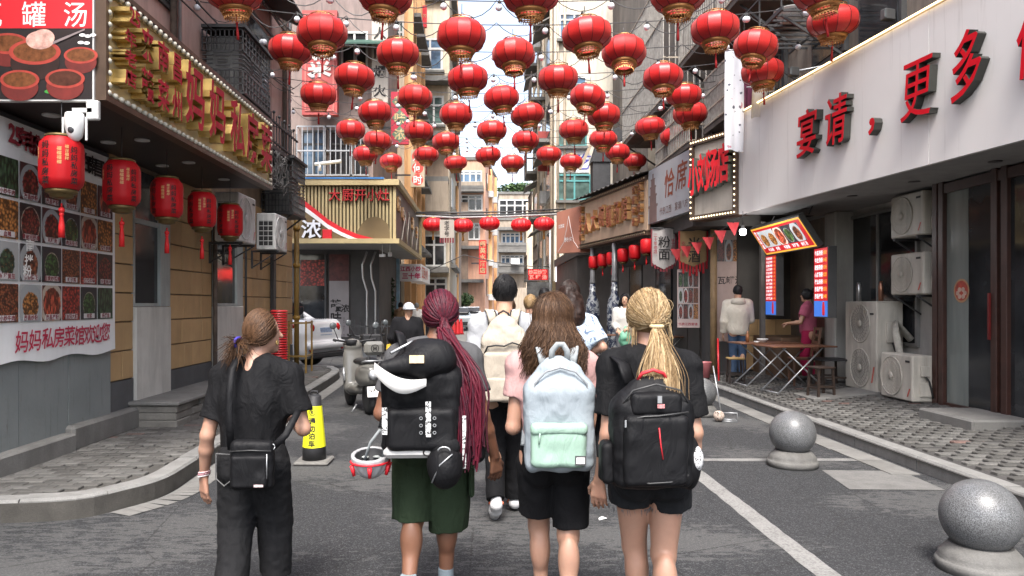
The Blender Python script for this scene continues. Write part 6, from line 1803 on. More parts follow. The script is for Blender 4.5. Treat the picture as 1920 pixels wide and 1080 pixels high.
g = MB(); [put_glyph(g, c, .12 + j * .19, H * .74, .19, .19, -.008, .03) for j, c in enumerate('炒菜炒粉')]; [put_glyph(g, c, .15 + j * .27, H * .28, .2, .19, -.008, .03) for j, c in enumerate('瓦罐汤')]; inst('lettering', g.mesh('lettering', emis('led_bright_red', (1.0, 0.05, 0.04), 2.2), False), ld_)
MB().tube([(W / 2, .06, H), (W / 2, .06, 4.6 - ld_.location.z)], .02, 6).build('hanger', IRON, ld_); MB().tube([(W + .08, .06, -ld_.location.z), (W + .08, .06, 2.2)], .04, 8).build('post', GALV, ld_)
bk = thing('white_bakery_sign', 'glowing white shop sign with green ring under the salmon sign', 'sign', (at(1042, 528, 30.5).x, 30.5, at(1042, 528, 30.5).z)); W = 86 * 30.5 / FOC; H = 37 * 30.5 / FOC
MB().bx(0, W, 0, .3, 0, H).build('box', M('lit_white', (0.8, 0.84, 0.9), .4, .03, 2, emit=.35), bk)
g = MB(); [put_glyph(g, c, .55 + j * .2, H * .55, .2, .24, -.006, .01) for j, c in enumerate('麦香园')]; inst('lettering', g.mesh('lettering', M('print_red_thin', (0.45, 0.05, 0.06), .5, .1, 3), False), bk)
g = MB(); put_glyph(g, '牛', 1.5, H * .55, .4, .5, -.006, .04); inst('big_lettering', g.mesh('big_lettering', PRED, False), bk)
mb = MB(); mb.tube([(.55 + .36 * math.cos(q), -.004, H * .52 + .33 * math.sin(q)) for q in np.linspace(.3, 5.6, 30)], .014, 5); mb.build('green_ring', M('ring_green', (0.1, 0.35, 0.25), .5, .1, 3), bk)
gr_shop = block('bakery_shop', 'small lit bakery shop front under white sign', [(3.05, 30.9), (6, 30.9), (6, 32.4), (3.05, 32.4)], 0, 2.6, M('bakery_wall', (0.4, 0.3, 0.16), .7, .2, 1.5), False)
MB().bx(3.2, 4.4, 30.82, 30.89, 1.9, 2.45).build('poster', M('bakery_poster', (0.3, 0.4, 0.15), .5, .6, 3), gr_shop, True); MB().bx(3.25, 4.0, 30.8, 30.88, .1, 1.85).build('glass_door', GL_DARK, gr_shop, True)
hd = tag(MB().bx(at(988, 570, 33).x, at(1036, 570, 33).x, 33, 33.1, .05, 2.6).build('dark_hoarding', M('graffiti_dark', (0.05, 0.05, 0.05), .7, .9, 3)), 'dark painted hoarding beneath the red dot matrix sign', 'hoarding')
# ================================================================ lantern rows, cables and bulb strings
def lantern_silk():
 m, nt, b = _nt('glossy_lantern_silk')
 v = coord(nt)
 n1 = noise(nt, coord(nt, (1, 1, .6)), 150, 3, .7)
 c = mixc(nt, ramp(nt, n1, [(0.35, 0.0), (0.68, 1.0)]), (0.37, 0.004, 0.006), (0.60, 0.016, 0.017))
 c = mixc(nt, ramp(nt, noise(nt, v, 3.0, 3, .6), [(0.3, 0.0), (0.7, .35)]), c, (0.40, 0.004, 0.008))
 oi = nt.nodes.new('ShaderNodeObjectInfo')
 c = mixc(nt, mth(nt, 'MULTIPLY', oi.outputs['Random'], .45), c, (0.5, 0.03, 0.022))
 c = mixc(nt, ramp(nt, noise(nt, v, 9, 5, .7), [(0.55, 0.0), (0.75, .4)]), c, (0.30, 0.004, 0.006))
 nt.links.new(c, b.inputs['Base Color'])
 b.inputs['Roughness'].default_value = .4
 b.inputs['Sheen Weight'].default_value = .25
 b.inputs['Sheen Tint'].default_value = (1, .4, .35, 1)
 bump(nt, b, n1, .22, .004)
 return m
SILK = lantern_silk()
SEAM = M('lantern_seam', (0.06, 0.004, 0.004), .7, .2, 8)
LACE = gold('lantern_lace', (0.42, 0.2, 0.07), .45)
LACEW = M('lace_fringe', (0.45, 0.16, 0.08), .6, .4, 40)
def globe_meshes():
 r = .325; H = .178; H1 = .208; NG = 12
 prof = []
 for i in range(15):
  z = H * math.sin((-1 + 2 * i / 14) * math.pi / 2)
  prof.append((r * (1 - (abs(z) / H1) ** 2.5) ** (1 / 2.3), z))
 mb = MB()
 for g in range(NG):                       # every gore a taut panel of its own between two ribs
  b0 = len(mb.v)
  for (rr, z) in prof:
   for k in range(4):
    a = 2 * math.pi * (g + k / 3) / NG; q = (1.0, .975, .975, 1.0)[k]
    mb.v.append((rr * q * math.cos(a), rr * q * math.sin(a), z))
  for i in range(len(prof) - 1):
   for k in range(3): mb.f.append((b0 + i * 4 + k, b0 + i * 4 + k + 1, b0 + i * 4 + 5 + k, b0 + i * 4 + 4 + k)); mb.mi.append(0); mb.sm.append(True)
 body = mb.mesh('globe', SILK)
 mb = MB()
 for g in range(NG):
  a = 2 * math.pi * g / NG
  mb.tube([(rr * 1.006 * math.cos(a), rr * 1.006 * math.sin(a), z) for rr, z in prof], .0042, 4, sm=False)
 seam = mb.mesh('seam_ribs', SEAM)
 mb = MB(); mb.lathe([(.15, -H - .005), (.185, -H + .012), (.192, -H - .015), (.18, -H - .04), (.165, -H - .045)], 24, caps=False)
 for zz, rr in ((-H - .05, .16), (-H - .075, .15), (-H - .10, .135)):
  mb.tube([(rr * math.cos(q), rr * math.sin(q), zz) for q in np.linspace(0, 2 * math.pi, 25)[:-1]], .008, 4, closed=True)
 for j in range(24):
  q = j * 2 * math.pi / 24; q2 = q + .13
  mb.tube([(.17 * math.cos(q), .17 * math.sin(q), -H - .03), (.152 * math.cos(q2), .152 * math.sin(q2), -H - .078), (.135 * math.cos(q), .135 * math.sin(q), -H - .105)], .006, 3)
 for j in range(24):
  q = j * 2 * math.pi / 24
  mb.tube([(.135 * math.cos(q), .135 * math.sin(q), -H - .1), (.137 * math.cos(q), .137 * math.sin(q), -H - .128)], .007, 3)
 base = mb.mesh('lace_base', LACE)
 mb = MB()
 mb.lathe([(.165, H - .005), (.168, H + .02), (.16, H + .022), (.158, H - .002)], 24, caps=False)
 for j in range(24):
  q = j * 2 * math.pi / 24; mb.tube([(.163 * math.cos(q), .163 * math.sin(q), H), (.163 * math.cos(q + .13), .163 * math.sin(q + .13), H + .04)], .004, 3)
 mb.tube([(.163 * math.cos(q), .163 * math.sin(q), H + .042) for q in np.linspace(0, 2 * math.pi, 25)[:-1]], .006, 4, closed=True)
 top = mb.mesh('top_crown', LACE)
 mb = MB(); mb.tube([(.0, 0, -H), (0, 0, -H - .16)], .004, 4); tassel(mb, (0, 0, -H - .16), .2, .018); tz = mb.mesh('tassel', TASD)
 mb = MB(); mb.tube([(-.16, 0, H + .04), (-.06, 0, H + .09), (0, 0, H + .13), (.06, 0, H + .09), (.16, 0, H + .04)], .005, 4); mb.tube([(0, 0, H + .13), (0, 0, H + .24)], .005, 4); wire = mb.mesh('hanger', IRON)
 return body, seam, base, top, tz, wire
GM = globe_meshes()
def globe(label, loc, s=1.0):
 t = thing('globe_lantern', label, 'lantern', loc, rnd.uniform(0, 360), 'red globe lanterns strung over the street')
 t.scale = (s * rnd.uniform(.97, 1.03), s * rnd.uniform(.97, 1.03), s * rnd.uniform(.95, 1.04))
 t.rotation_euler[0] = rnd.gauss(0, .07); t.rotation_euler[1] = rnd.gauss(0, .07)
 for nm, me in zip(('globe', 'seam_ribs', 'lace_base', 'top_crown', 'tassel', 'hanger'), GM): inst(nm, me, t)
 return t
ROWS = [
 (8.7, [(440, -14), (722, -8), (995, -10), (1272, -12), (1540, -20)]),
 (9.8, [(604, 62), (865, 68), (1100, 66), (1341, 55), (1562, 40)]),
 (11.0, [(545, 93), (746, 101), (963, 103), (1170, 99), (1417, 87)]),
 (11.8, [(665, 145), (877, 148), (1046, 147), (1243, 146), (1430, 135)]),
 (13.6, [(597, 177), (778, 183), (940, 184), (1102, 183), (1282, 178)]),
 (14.4, [(703, 211), (855, 215), (989, 215), (1132, 216), (1294, 213)]),
 (16.2, [(657, 244), (785, 246), (922, 245), (1076, 243), (1219, 237)]),
 (17.2, [(708, 264), (836, 266), (985, 263), (1131, 261), (1265, 256)]),
 (19.3, [(685, 289), (799, 290), (915, 291), (1029, 289), (1158, 285)]),
 (20.8, [(733, 303), (854, 305), (961, 305), (1071, 303), (1190, 301)]),
]
RN = ['nearest', 'second', 'third', 'fourth', 'fifth', 'sixth', 'seventh', 'eighth', 'ninth', 'tenth']
CN = ['leftmost', 'second from left', 'middle', 'second from right', 'rightmost']
bulb_me = MB().ball((0, 0, -.07), .047, 10, 7).mesh('bulb', M('frosted_bulb', (0.72, 0.74, 0.78), .25, .05, 6, spec=.6))
sock_me = MB().lathe([(.014, .02), (.02, .01), (.022, -.03), (.016, -.035)], 8).mesh('socket', M('bulb_socket', (0.012, 0.012, 0.012), .5, .2, 6))
for ri, (Y, ls) in enumerate(ROWS):
 zs = []
 for ci, (px, py) in enumerate(ls):
  p = at(px, py, Y); zs.append(p.z)
  globe('red globe lantern, %s in the %s row' % (CN[ci], RN[ri] + (' from the camera' if ri else '')), p, 1.0)
 zc = sum(zs) / len(zs) + .46
 xl, xr = XW - .05, (5.35 if Y < 16.5 else 4.6)
 if Y > 16.3: xl = -3.3 if Y > 19 else -4.4
 pts = []
 for k in range(33):
  u = k / 32
  pts.append((xl + (xr - xl) * u, Y + .02, zc + .35 * (2 * u - 1) ** 2 - .06))
 cbl = thing('lantern_cable', 'black carrying cable of the %s lantern row across the street' % RN[ri], 'cable', (0, Y, zc), 0, 'lantern cables')
 MB().tube(pts, .008, 4).build('steel_wire', IRON, cbl, True)
 fs_t = thing('bulb_string', 'scalloped bulb cord running along the %s lantern row' % RN[ri], 'string lights', (0, Y - .12, zc), 0, 'strings of white bulbs')
 nb_ = 13 if ri < 7 else 11
 cord = []; spots_ = []
 for k in range(nb_):
  u0 = k / nb_; u1 = (k + 1) / nb_
  sag = rnd.uniform(.14, .3)
  for j in range(7):
   w = j / 7; u = u0 + (u1 - u0) * w
   base = zc + .35 * (2 * u - 1) ** 2 - .08
   cord.append((xl + (xr - xl) * u, Y - .1 + .03 * math.sin(k * 1.7), base - sag * 4 * w * (1 - w)))
  u = u0 + (u1 - u0) * rnd.choice((.0, .02, .98, .5))
  spots_.append((u, sag if .1 < (u - u0) * nb_ < .9 else 0.02))
 MB().tube(cord, .007, 4).build('cord', IRON, fs_t, True)
 for u, sg_ in spots_:
  p = Vector((xl + (xr - xl) * u, Y - .1, zc + .35 * (2 * u - 1) ** 2 - .1 - sg_)) - fs_t.location
  e = (rnd.uniform(-.15, .15), rnd.uniform(-.15, .15), 0)
  b_ = inst('bulb', bulb_me, fs_t, p, e); inst('socket', sock_me, b_)
# ---- five ribbed lanterns on the thick cable with pennant
LR2 = M('thin_silk_red', (0.68, 0.012, 0.018), .5, .1, 4)
n = 36; mb = MB(); r = .33; H = .22
prof = [(max(.1, r * math.cos(t) ** .75 if math.cos(t) > 0 else .1), H * math.sin(t)) for t in np.linspace(-1.35, 1.35, 13)]
for rr, z in prof:
 for k in range(n):
  a = 2 * math.pi * k / n; q = 1 + (.02 if k % 2 else -.02); mb.v.append((rr * q * math.cos(a), rr * q * math.sin(a), z))
for i in range(len(prof) - 1):
 for k in range(n): mb.f.append((i * n + k, i * n + (k + 1) % n, (i + 1) * n + (k + 1) % n, (i + 1) * n + k)); mb.mi.append(0); mb.sm.append(False)
g_b = mb.mesh('globe', LR2)
g_t = MB().lathe([(.1, .2), (.12, .215), (.1, .235)], 14).mesh('top_crown', GOLD)
mb = MB(); mb.lathe([(.1, -.2), (.12, -.215), (.08, -.235)], 14); tassel(mb, (0, 0, -.24), .26, .04); g_k = mb.mesh('gold_tassel', M('tassel_gold', (0.55, 0.25, 0.05), .5, .2, 8))
for k, (px, py) in enumerate(((812, 421), (868, 423), (918, 419), (977, 422), (1020, 420))):
 t = thing('ribbed_lantern', 'small ribbed red lantern with gold tassel, %s on the thick cable' % CN[k], 'lantern', at(px, py, 24.0), 0, 'ribbed lanterns on the thick cable')
 inst('globe', g_b, t); inst('top_crown', g_t, t); inst('gold_tassel', g_k, t); MB().tube([(0, 0, .22), (0, 0, .36)], .006, 4).build('hanger', IRON, t)
tc = thing('thick_cable', 'thick bundled grey cables crossing the lane above ribbed lanterns', 'cable', (0, 24, 4.5))
for k, (za, m_) in enumerate(((401, IRON), (405, M('grey_sheath', (0.3, 0.3, 0.3), .6, .1, 3)), (396, IRON))):
 MB().tube([at(780, za - 2 + k * 2, 24), at(850, za + 3, 24), at(950, za + 1, 24), at(1060, za - 4, 24)], .035 if k == 1 else .025, 6).build('strand', m_, tc, True)
p = at(838, 412, 23.7); pn = thing('grey_pennant', 'grey cloth pennant with black characters among the ribbed lanterns', 'banner', p); W = 27 * 23.7 / FOC
mb = MB(); mb.bx(-W / 2, W / 2, -.006, .006, -.58, 0); mb.build('cloth', M('pennant_cloth', (0.36, 0.32, 0.28), .85, .1, 3), pn); text(pn, '老字号', -.09, -.03, .17, INK, -.01, .02, vertical=True)
for j in range(6): MB().bx(-W / 2 + j * .08, -W / 2 + .05 + j * .08, -.005, .005, -.74, -.581).build('tongue', M('maroon_cloth', (0.16, 0.02, 0.03), .8, .2, 6), pn)
mb = MB()
for s_ in (-1, 1): mb.tube([(s_ * W * .45, 0, 0), (s_ * W * .45, .25, at(838, 402, 24).z - p.z)], .006, 4)
mb.build('cord', IRON, pn)
c2 = thing('lane_wire', 'thin black wire sagging across the lane with a small lamp', 'cable', (0, 34, 3)); MB().tube([at(800, 510, 34), at(870, 478, 34), at(930, 492, 34), at(1000, 500, 34), at(1040, 500, 34)], .02, 5).build('wire', IRON, c2, True)
# ================================================================ people
def skin(name, col):
 if name in MATS: return MATS[name]
 m, nt, b = _nt(name)
 v = coord(nt)
 c = mixc(nt, noise(nt, v, 14, 5, .65), sc(col, .78), sc(col, 1.14))
 c = mixc(nt, ramp(nt, noise(nt, v, 3.0, 3, .5), [(0.5, 0.0), (0.75, .35)]), c, (col[0] * 1.1, col[1] * .78, col[2] * .7))
 nt.links.new(c, b.inputs['Base Color'])
 b.inputs['Roughness'].default_value = .5
 b.inputs['Subsurface Weight'].default_value = .12
 b.inputs['Subsurface Radius'].default_value = (.012, .005, .003)
 bump(nt, b, noise(nt, v, 260, 3, .6), .08, .002)
 MATS[name] = m
 return m
SK1 = skin('fair_skin', (0.38, 0.215, 0.15)); SK2 = skin('deep_skin', (0.19, 0.088, 0.052)); SK3 = skin('light_tan_skin', (0.46, 0.27, 0.18)); SK4 = skin('brown_skin', (0.07, 0.035, 0.022))
def cloth(name, col, rough=.85, var=.12, weave=420, fold=.5, vs=4, sheen=0.0):
 """woven fabric with fine weave and soft fold relief"""
 if name in MATS: return MATS[name]
 m, nt, b = _nt(name)
 v = coord(nt)
 c = mixc(nt, ramp(nt, noise(nt, v, vs, 4, .6), [(0.3, 0.0), (0.7, 1.0)]), sc(col, 1 - var), sc(col, 1 + var))
 c = mixc(nt, ramp(nt, noise(nt, v, weave, 2, .6), [(0.4, 0.0), (0.6, .3)]), c, sc(col, .55))
 nt.links.new(c, b.inputs['Base Color']); b.inputs['Roughness'].default_value = rough; b.inputs['Sheen Weight'].default_value = sheen; b.inputs['Specular IOR Level'].default_value = .18
 h = mth(nt, 'ADD', mth(nt, 'MULTIPLY', noise(nt, coord(nt, (1, 1, .55)), 11, 3, .55, 1.2), 1.0), mth(nt, 'MULTIPLY', noise(nt, v, 330, 2, .6), .04))
 bump(nt, b, h, fold, .02)
 MATS[name] = m
 return m
def hairmat(name, c1, c2, st=(18, 18, 1.5)):
 if name in MATS: return MATS[name]
 m, nt, b = _nt(name)
 c = mixc(nt, ramp(nt, noise(nt, coord(nt, st), 6, 4, .65), [(0.3, 0.0), (0.7, 1.0)]), c1, c2)
 nt.links.new(c, b.inputs['Base Color']); b.inputs['Roughness'].default_value = .5; b.inputs['Specular IOR Level'].default_value = .22
 bump(nt, b, noise(nt, coord(nt, st), 9, 3, .6), .2, .01)
 MATS[name] = m
 return m
def V3(*a): return np.array(a, float)
def hand(S, w, d, n, side, curl=.5, s=1.0):
 """palm + four fingers + thumb grown from wrist w along d; palm faces n; side=+1 thumb on the +(d x n) side"""
 d = V3(*d) / np.linalg.norm(d); n = V3(*n); n = n - d * n.dot(d); n /= np.linalg.norm(n)
 a = np.cross(d, n) * side
 w = V3(*w)
 for t in (-1, -.33, .33, 1):
  S.rc(w + a * t * .012 * s, w + d * .085 * s + a * t * .03 * s, .014 * s, .0115 * s, .012)
 for i, (t, L) in enumerate(((.031, .072), (.0105, .082), (-.0105, .076), (-.031, .058))):
  p = w + d * .086 * s + a * t * s; L *= s
  c1 = curl * (.5 + .12 * i); d1 = d * math.cos(c1) + n * math.sin(c1)
  c2 = c1 + curl * .8; d2 = d * math.cos(c2) + n * math.sin(c2)
  q = p + d1 * L * .52; S.rc(p, q, .0098 * s, .0088 * s, .004); S.rc(q, q + d2 * L * .5, .0088 * s, .0068 * s, .003)
 p = w + d * .03 * s + a * .026 * s; q = p + (d * .7 + a * .6 + n * .35) * .042 * s; S.rc(p, q, .0135 * s, .0105 * s, .012); S.rc(q, q + (d * .92 + a * .15 + n * .35) * .035 * s, .0105 * s, .0078 * s, .004)
def figure(P, h=.0065):
 """skin body as one field. P: joints and sizes"""
 H = P['H']; fem = P.get('fem', 1); g = P.get('g', 1.0)
 lo = (-.55, -.5, -.02); hi = (.55, .55, H + .03)
 S = SDF(lo, hi, h)
 lean = P.get('lean', 0.0)
 S.el((0, lean * .7, .72 * H), (.15 * g, .105 * g, .18), .05); S.el((0, lean * .3, .61 * H), (.122 * g, .09 * g, .12), .06); S.el((0, 0, .53 * H), (.155 * g if fem else .145 * g, .108 * g, .10), .06)
 for s_, sh in ((-1, P['L'][0]), (1, P['R'][0])):
  S.rc((0, lean, .80 * H), sh, .06, .05 * g, .05)
 hd = V3(*P.get('head', (0, .015 + lean, H - .112)))
 S.rc((0, lean - .01, .80 * H), hd + V3(0, -.005, -.06), .062 if fem else .07, .05 if fem else .06, .03)
 yaw = P.get('yaw', 0.0); ca, sa = math.cos(R(yaw)), math.sin(R(yaw))
 def hp(x, y, z): return hd + V3(x * ca - y * sa, x * sa + y * ca, z)
 S.el(hd + V3(0, 0, .01), (.074, .092, .104), .02, rot=(0, 0, yaw)); S.el(hp(0, .03, -.045), (.058, .062, .062), .03, rot=(0, 0, yaw)); S.el(hp(0, .07, -.09), (.026, .022, .02), .025)
 S.rc(hp(0, .088, .012), hp(0, .112, -.022), .007, .012, .012); S.rc(hp(-.024, .082, -.055), hp(.024, .082, -.055), .009, .009, .012)
 for s_ in (-1, 1):
  S.el(hp(s_ * .075, -.004, -.012), (.011, .02, .031), .006, rot=(0, 0, yaw)); S.el(hp(s_ * .03, .085, .018), (.017, .012, .011), .008, op='sub'); S.el(hp(s_ * .03, .073, .017), (.015, .015, .013), .004)
 ar = P.get('ar', 1.0)
 for key, sd in (('L', -1), ('R', 1)):
  sh, el, wr = [V3(*q) for q in P[key]]
  S.rc(sh, el, .05 * ar, .037 * ar, .02); S.rc(el, el + (wr - el) * .35, .038 * ar, .037 * ar, .015); S.rc(el + (wr - el) * .35, wr, .037 * ar, .0235 * ar, .015)
  hd_ = P.get('h' + key)
  if hd_: hand(S, wr, hd_[0], hd_[1], hd_[2], hd_[3])
  else: hand(S, wr, wr - el, (0, 0, -1) if abs((wr - el)[2]) < .8 * np.linalg.norm(wr - el) else (-sd, 0, 0), 1 if sd < 0 else -1, .6)
 lr = P.get('lr', 1.0)
 for key in ('LL', 'RL'):
  hp_, kn, an, to = [V3(*q) for q in P[key]]
  S.rc(hp_, kn, .09 * lr, .056 * lr, .03); S.rc(kn, an, .05 * lr, .032 * lr, .02)
  m_ = kn + (an - kn) * .3; S.el(m_ + V3(0, -.026, .01), (.053 * lr, .052 * lr, .11), .025); S.el(kn + V3(0, .02, .0), (.048 * lr, .04, .055), .02)
  S.el(hp_ + V3(0, -.045, -.03), (.085 * lr, .075 * lr, .09), .04)
  S.rc(an + V3(0, -.015, -.035), to, .036, .026, .02)
 return S
def shoe(S, an, to, k=1.0):
 an = V3(*an); to = V3(*to); d = to - an; he = an + V3(0, -.02, -.035) * k
 S.rc(he, he + (to - he) * .5, .042, .046, .02); S.rc(he + (to - he) * .5, to, .046, .036, .02); S.rc(an + V3(0, 0, .02), he, .04, .042, .02)
def arr(*pts): return [V3(*p) for p in pts]
class Strands:
 def __init__(s): s.V = []; s.F = []; s.m = []; s.n = 0
 def mesh(s, name, mats, fix=False):
  me = bpy.data.meshes.new(name); V = np.concatenate(s.V); F = np.concatenate(s.F)
  me.vertices.add(len(V)); me.vertices.foreach_set('co', V.astype(np.float32).ravel())
  me.loops.add(len(F) * 4); me.loops.foreach_set('vertex_index', F.astype(np.int32).ravel())
  me.polygons.add(len(F)); me.polygons.foreach_set('loop_start', np.arange(0, len(F) * 4, 4, dtype=np.int32)); me.polygons.foreach_set('loop_total', np.full(len(F), 4, np.int32))
  for m in (mats if isinstance(mats, (list, tuple)) else [mats]): me.materials.append(m)
  me.polygons.foreach_set('material_index', np.concatenate(s.m).astype(np.int32)); me.polygons.foreach_set('use_smooth', np.ones(len(F), bool)); me.update(calc_edges=True)
  return me
def tube_hair(paths, mats, r, n=3, taper=.5, bead=0.0, nb=0, into=None):
 """many strands in one mesh; paths are lists of points"""
 S = into or Strands()
 for i, p in enumerate(paths):
  P = np.array([tuple(q) for q in p]); N = len(P); k = np.arange(N)
  rs = r * (1 - (1 - taper) * k / (N - 1)) * (1 + bead * np.sin(k * 2.4 + i))
  T = np.gradient(P, axis=0); T /= np.maximum(np.linalg.norm(T, axis=1), 1e-9)[:, None]
  d = P[-1] - P[0]; ref = np.array((0, 1.0, 0)) if abs(d[1]) < .75 * np.linalg.norm(d) else np.array((1.0, 0, 0))
  U = np.cross(T, ref); U /= np.maximum(np.linalg.norm(U, axis=1), 1e-9)[:, None]; W = np.cross(T, U)
  an = 2 * math.pi * np.arange(n) / n
  V = P[:, None] + rs[:, None, None] * (np.cos(an)[None, :, None] * U[:, None] + np.sin(an)[None, :, None] * W[:, None])
  a = (np.arange(N - 1)[:, None] * n + np.arange(n)[None]); b = (np.arange(N - 1)[:, None] * n + (np.arange(n) + 1) % n)
  S.F.append(np.stack([a, b, b + n, a + n], -1).reshape(-1, 4) + S.n); S.V.append(V.reshape(-1, 3)); S.n += N * n; S.m.append(np.full((N - 1) * n, i % nb if nb else 0))
 return S
def stray(paths, r, n):
 out = []
 for _ in range(n):
  p = [Vector(q) for q in r.choice(paths)]; d = Vector((r.gauss(0, .012), r.gauss(-.004, .01), r.gauss(.004, .008))); N = len(p)
  out.append([q + d * math.sin(math.pi * min(1, (k / N) * 1.3 + .1)) for k, q in enumerate(p)])
 return out
def on_head(hd, R3, az, el, f=1.0):
 return Vector((hd[0] + R3[0] * f * math.cos(el) * math.sin(az), hd[1] - R3[1] * f * math.cos(el) * math.cos(az), hd[2] + R3[2] * f * math.sin(el)))
def slerp_path(hd, R3, a, b, n, f=1.0, jit=0.0, r=None):
 """points on the skull from direction a=(az,el) to b, great circle; az=0 is the back of the head"""
 def un(q): return Vector((math.cos(q[1]) * math.sin(q[0]), -math.cos(q[1]) * math.cos(q[0]), math.sin(q[1])))
 u, v = un(a), un(b); om = math.acos(max(-1, min(1, u.dot(v)))) or 1e-4
 out = []
 for k in range(n):
  t = k / (n - 1); w = (u * math.sin((1 - t) * om) + v * math.sin(t * om)) / math.sin(om)
  ff = f * (1 + .012 * math.sin(t * 7 + (r.random() * 6 if r else 0)) * (1 if jit else 0))
  out.append(Vector((hd[0] + R3[0] * ff * w.x, hd[1] + R3[1] * ff * w.y, hd[2] + R3[2] * ff * w.z)))
 return out
def legs_std(H, lx, rx, ly=(0, 0), ry=(0, 0), footz=(0, 0)):
 """legs from hip to toe; ly/ry = (knee y, ankle y), lx/rx = (hip x, knee x, ankle x)"""
 o = {}
 for key, x, y, fz in (('LL', lx, ly, footz[0]), ('RL', rx, ry, footz[1])):
  o[key] = [(x[0], 0, .515 * H), (x[1], y[0], .28 * H), (x[2], y[1], .052 * H + fz), (x[2] + (.01 if key == 'RL' else -.01), y[1] + .16, .03 + fz * .5)]
 return o
# ---------------- woman in black tee with crossbody bag
H = 1.58
P = dict(H=H, yaw=-50, head=(.03, .03, H - .112), g=1.0, L=[(-.165, .02, 1.25), (-.235, -.03, .93), (-.285, .04, .70)], R=[(.19, .02, 1.25), (.27, .0, .965), (.15, .21, .98)],
         hL=((-.05, .10, -1), (.6, .75, .1), -1, .35), ar=.98, lr=.84, **legs_std(H, (-.085, -.07, -.05), (.085, .08, .085), (.0, -.14), (.1, .1), (.03, 0)))
pa = thing('person', 'woman in black tee and black jeans with blue hair tie and black crossbody bag', 'person', (-1.21, 3.9, 0), -4)
figure(P).build('body', SK1, pa)
BLKT = cloth('black_tee', (0.0065, 0.0065, 0.0075), .8, .25, fold=1.0)
S = SDF((-.42, -.3, .6), (.42, .3, 1.4), .0075)
S.el((0, 0, 1.13), (.176, .13, .22), .05); S.rc((0, .0, .78), (0, 0, 1.08), .158, .155, .06, sq=(.96, 1.25, 1)); S.rc((-.08, 0, 1.285), (-.17, .02, 1.24), .07, .07, .05); S.rc((.08, 0, 1.285), (.19, .02, 1.24), .07, .07, .05)
S.rc((-.16, .02, 1.24), (-.21, -.005, 1.02), .066, .072, .03, flat=True); S.rc((.185, .02, 1.24), (.24, .01, 1.05), .066, .072, .03, flat=True)
S.el((0, .02, 1.36), (.075, .08, .05), .01, 'sub')
S.plane((0, 0, .765), (.05, 0, -1)); S.rough(.009, 9, 3, (1, 1, .6)).rough(.005, 24, 4, (1.6, 1, .5)); S.build('tee', BLKT, pa)
JEAN = cloth('black_denim', (0.011, 0.011, 0.012), .85, .3, fold=.6, vs=7)
S = SDF((-.32, -.3, .1), (.32, .32, .95), .0075)
S.el((0, -.01, .82), (.185, .135, .15), .04); S.el((-.07, -.05, .77), (.1, .1, .11), .04); S.el((.07, -.05, .77), (.1, .1, .11), .04)
for x0, x1, x2, y1, y2 in ((-.085, -.088, -.065, .0, -.12), (.085, .082, .08, .1, .1)): S.rc((x0, 0, .78), (x1, y1, .45), .108, .093, .015); S.rc((x1, y1, .45), (x2, y2, .17), .093, .084, .01, flat=True)
S.rough(.008, 8, 8, (1, 1, .7)).rough(.004, 26, 5, (1, 1, 1.6)); S.build('trousers', JEAN, pa)
for s_ in (-1, 1):
 m2 = MB(); pts = [(s_ * .135, -.152, .86), (s_ * .045, -.168, .86), (s_ * .035, -.172, .74), (s_ * .085, -.168, .70), (s_ * .135, -.155, .735), (s_ * .135, -.152, .86)]
 m2.tube(pts, .004, 4); m2.build('pocket_seam', M('grey_stitch', (0.09, 0.09, 0.09), .8, .2, 30), pa)
S = SDF((-.2, -.25, -.02), (.25, .3, .16), .008)
for k_ in ('LL', 'RL'): shoe(S, P[k_][2], P[k_][3])
S.build('shoes', M('black_trainer', (0.02, 0.02, 0.02), .6, .2, 8), pa)
hd = (.03, .03, H - .10); R3 = (.086, .105, .112); r_ = random.Random(3)
HBR = hairmat('brown_hair', (0.030, 0.0145, 0.007), (0.066, 0.033, 0.016)); HBT = hairmat('brown_hair_light', (0.055, 0.027, 0.013), (0.11, 0.057, 0.029))
S = SDF((-.12, -.16, 1.36), (.18, .2, 1.61), .007); S.el(hd, (.08, .098, .106), .01); S.el((.115, .115, 1.42), (.075, .09, .14), .02, 'sub'); S.build('hair_cap', HBR, pa)
paths = []; gat = Vector((-.045, -.085, 1.42))
for k in range(1700):
 az = r_.uniform(-2.0, 1.55); el = r_.uniform(-.15, 1.5)
 p = slerp_path(hd, R3, (az, el), (-.55, -.6), 12, 1.035 + r_.uniform(-.015, .02), 1, r_)
 paths.append(p[:-1] + [gat + Vector((r_.uniform(-.016, .016), r_.uniform(-.012, .012), r_.uniform(-.016, .016)))])
mbh = tube_hair(paths, 0, .0026, 3, .7, nb=2)
paths = []
for k in range(150):
 d_ = Vector((r_.uniform(-1.0, .45), r_.uniform(-.7, .2), r_.uniform(-.95, .55))).normalized(); L = r_.uniform(.05, .12)
 p = [gat.copy()]
 for j in range(1, 6): p.append(gat + d_ * L * j / 5 + Vector((0, 0, -.05 * (j / 5) ** 2)) + Vector((r_.uniform(-.006, .006),) * 3))
 paths.append(p)
tube_hair(paths, 0, .0028, 3, .3, nb=2, into=mbh)
tube_hair(stray(paths, r_, 60), 0, .001, 3, .4, nb=2, into=mbh); inst('hair', mbh.mesh('hair', [HBR, HBT]), pa)
MB().tube([gat + Vector((.0, .024 * math.cos(q), .026 * math.sin(q))) + Vector((.012 * math.cos(q), 0, 0)) for q in np.linspace(0, 6.28, 15)[:-1]], .008, 6, closed=True).build('hair_tie', M('violet_scrunchie', (0.03, 0.02, 0.22), .7, .3, 40), pa)
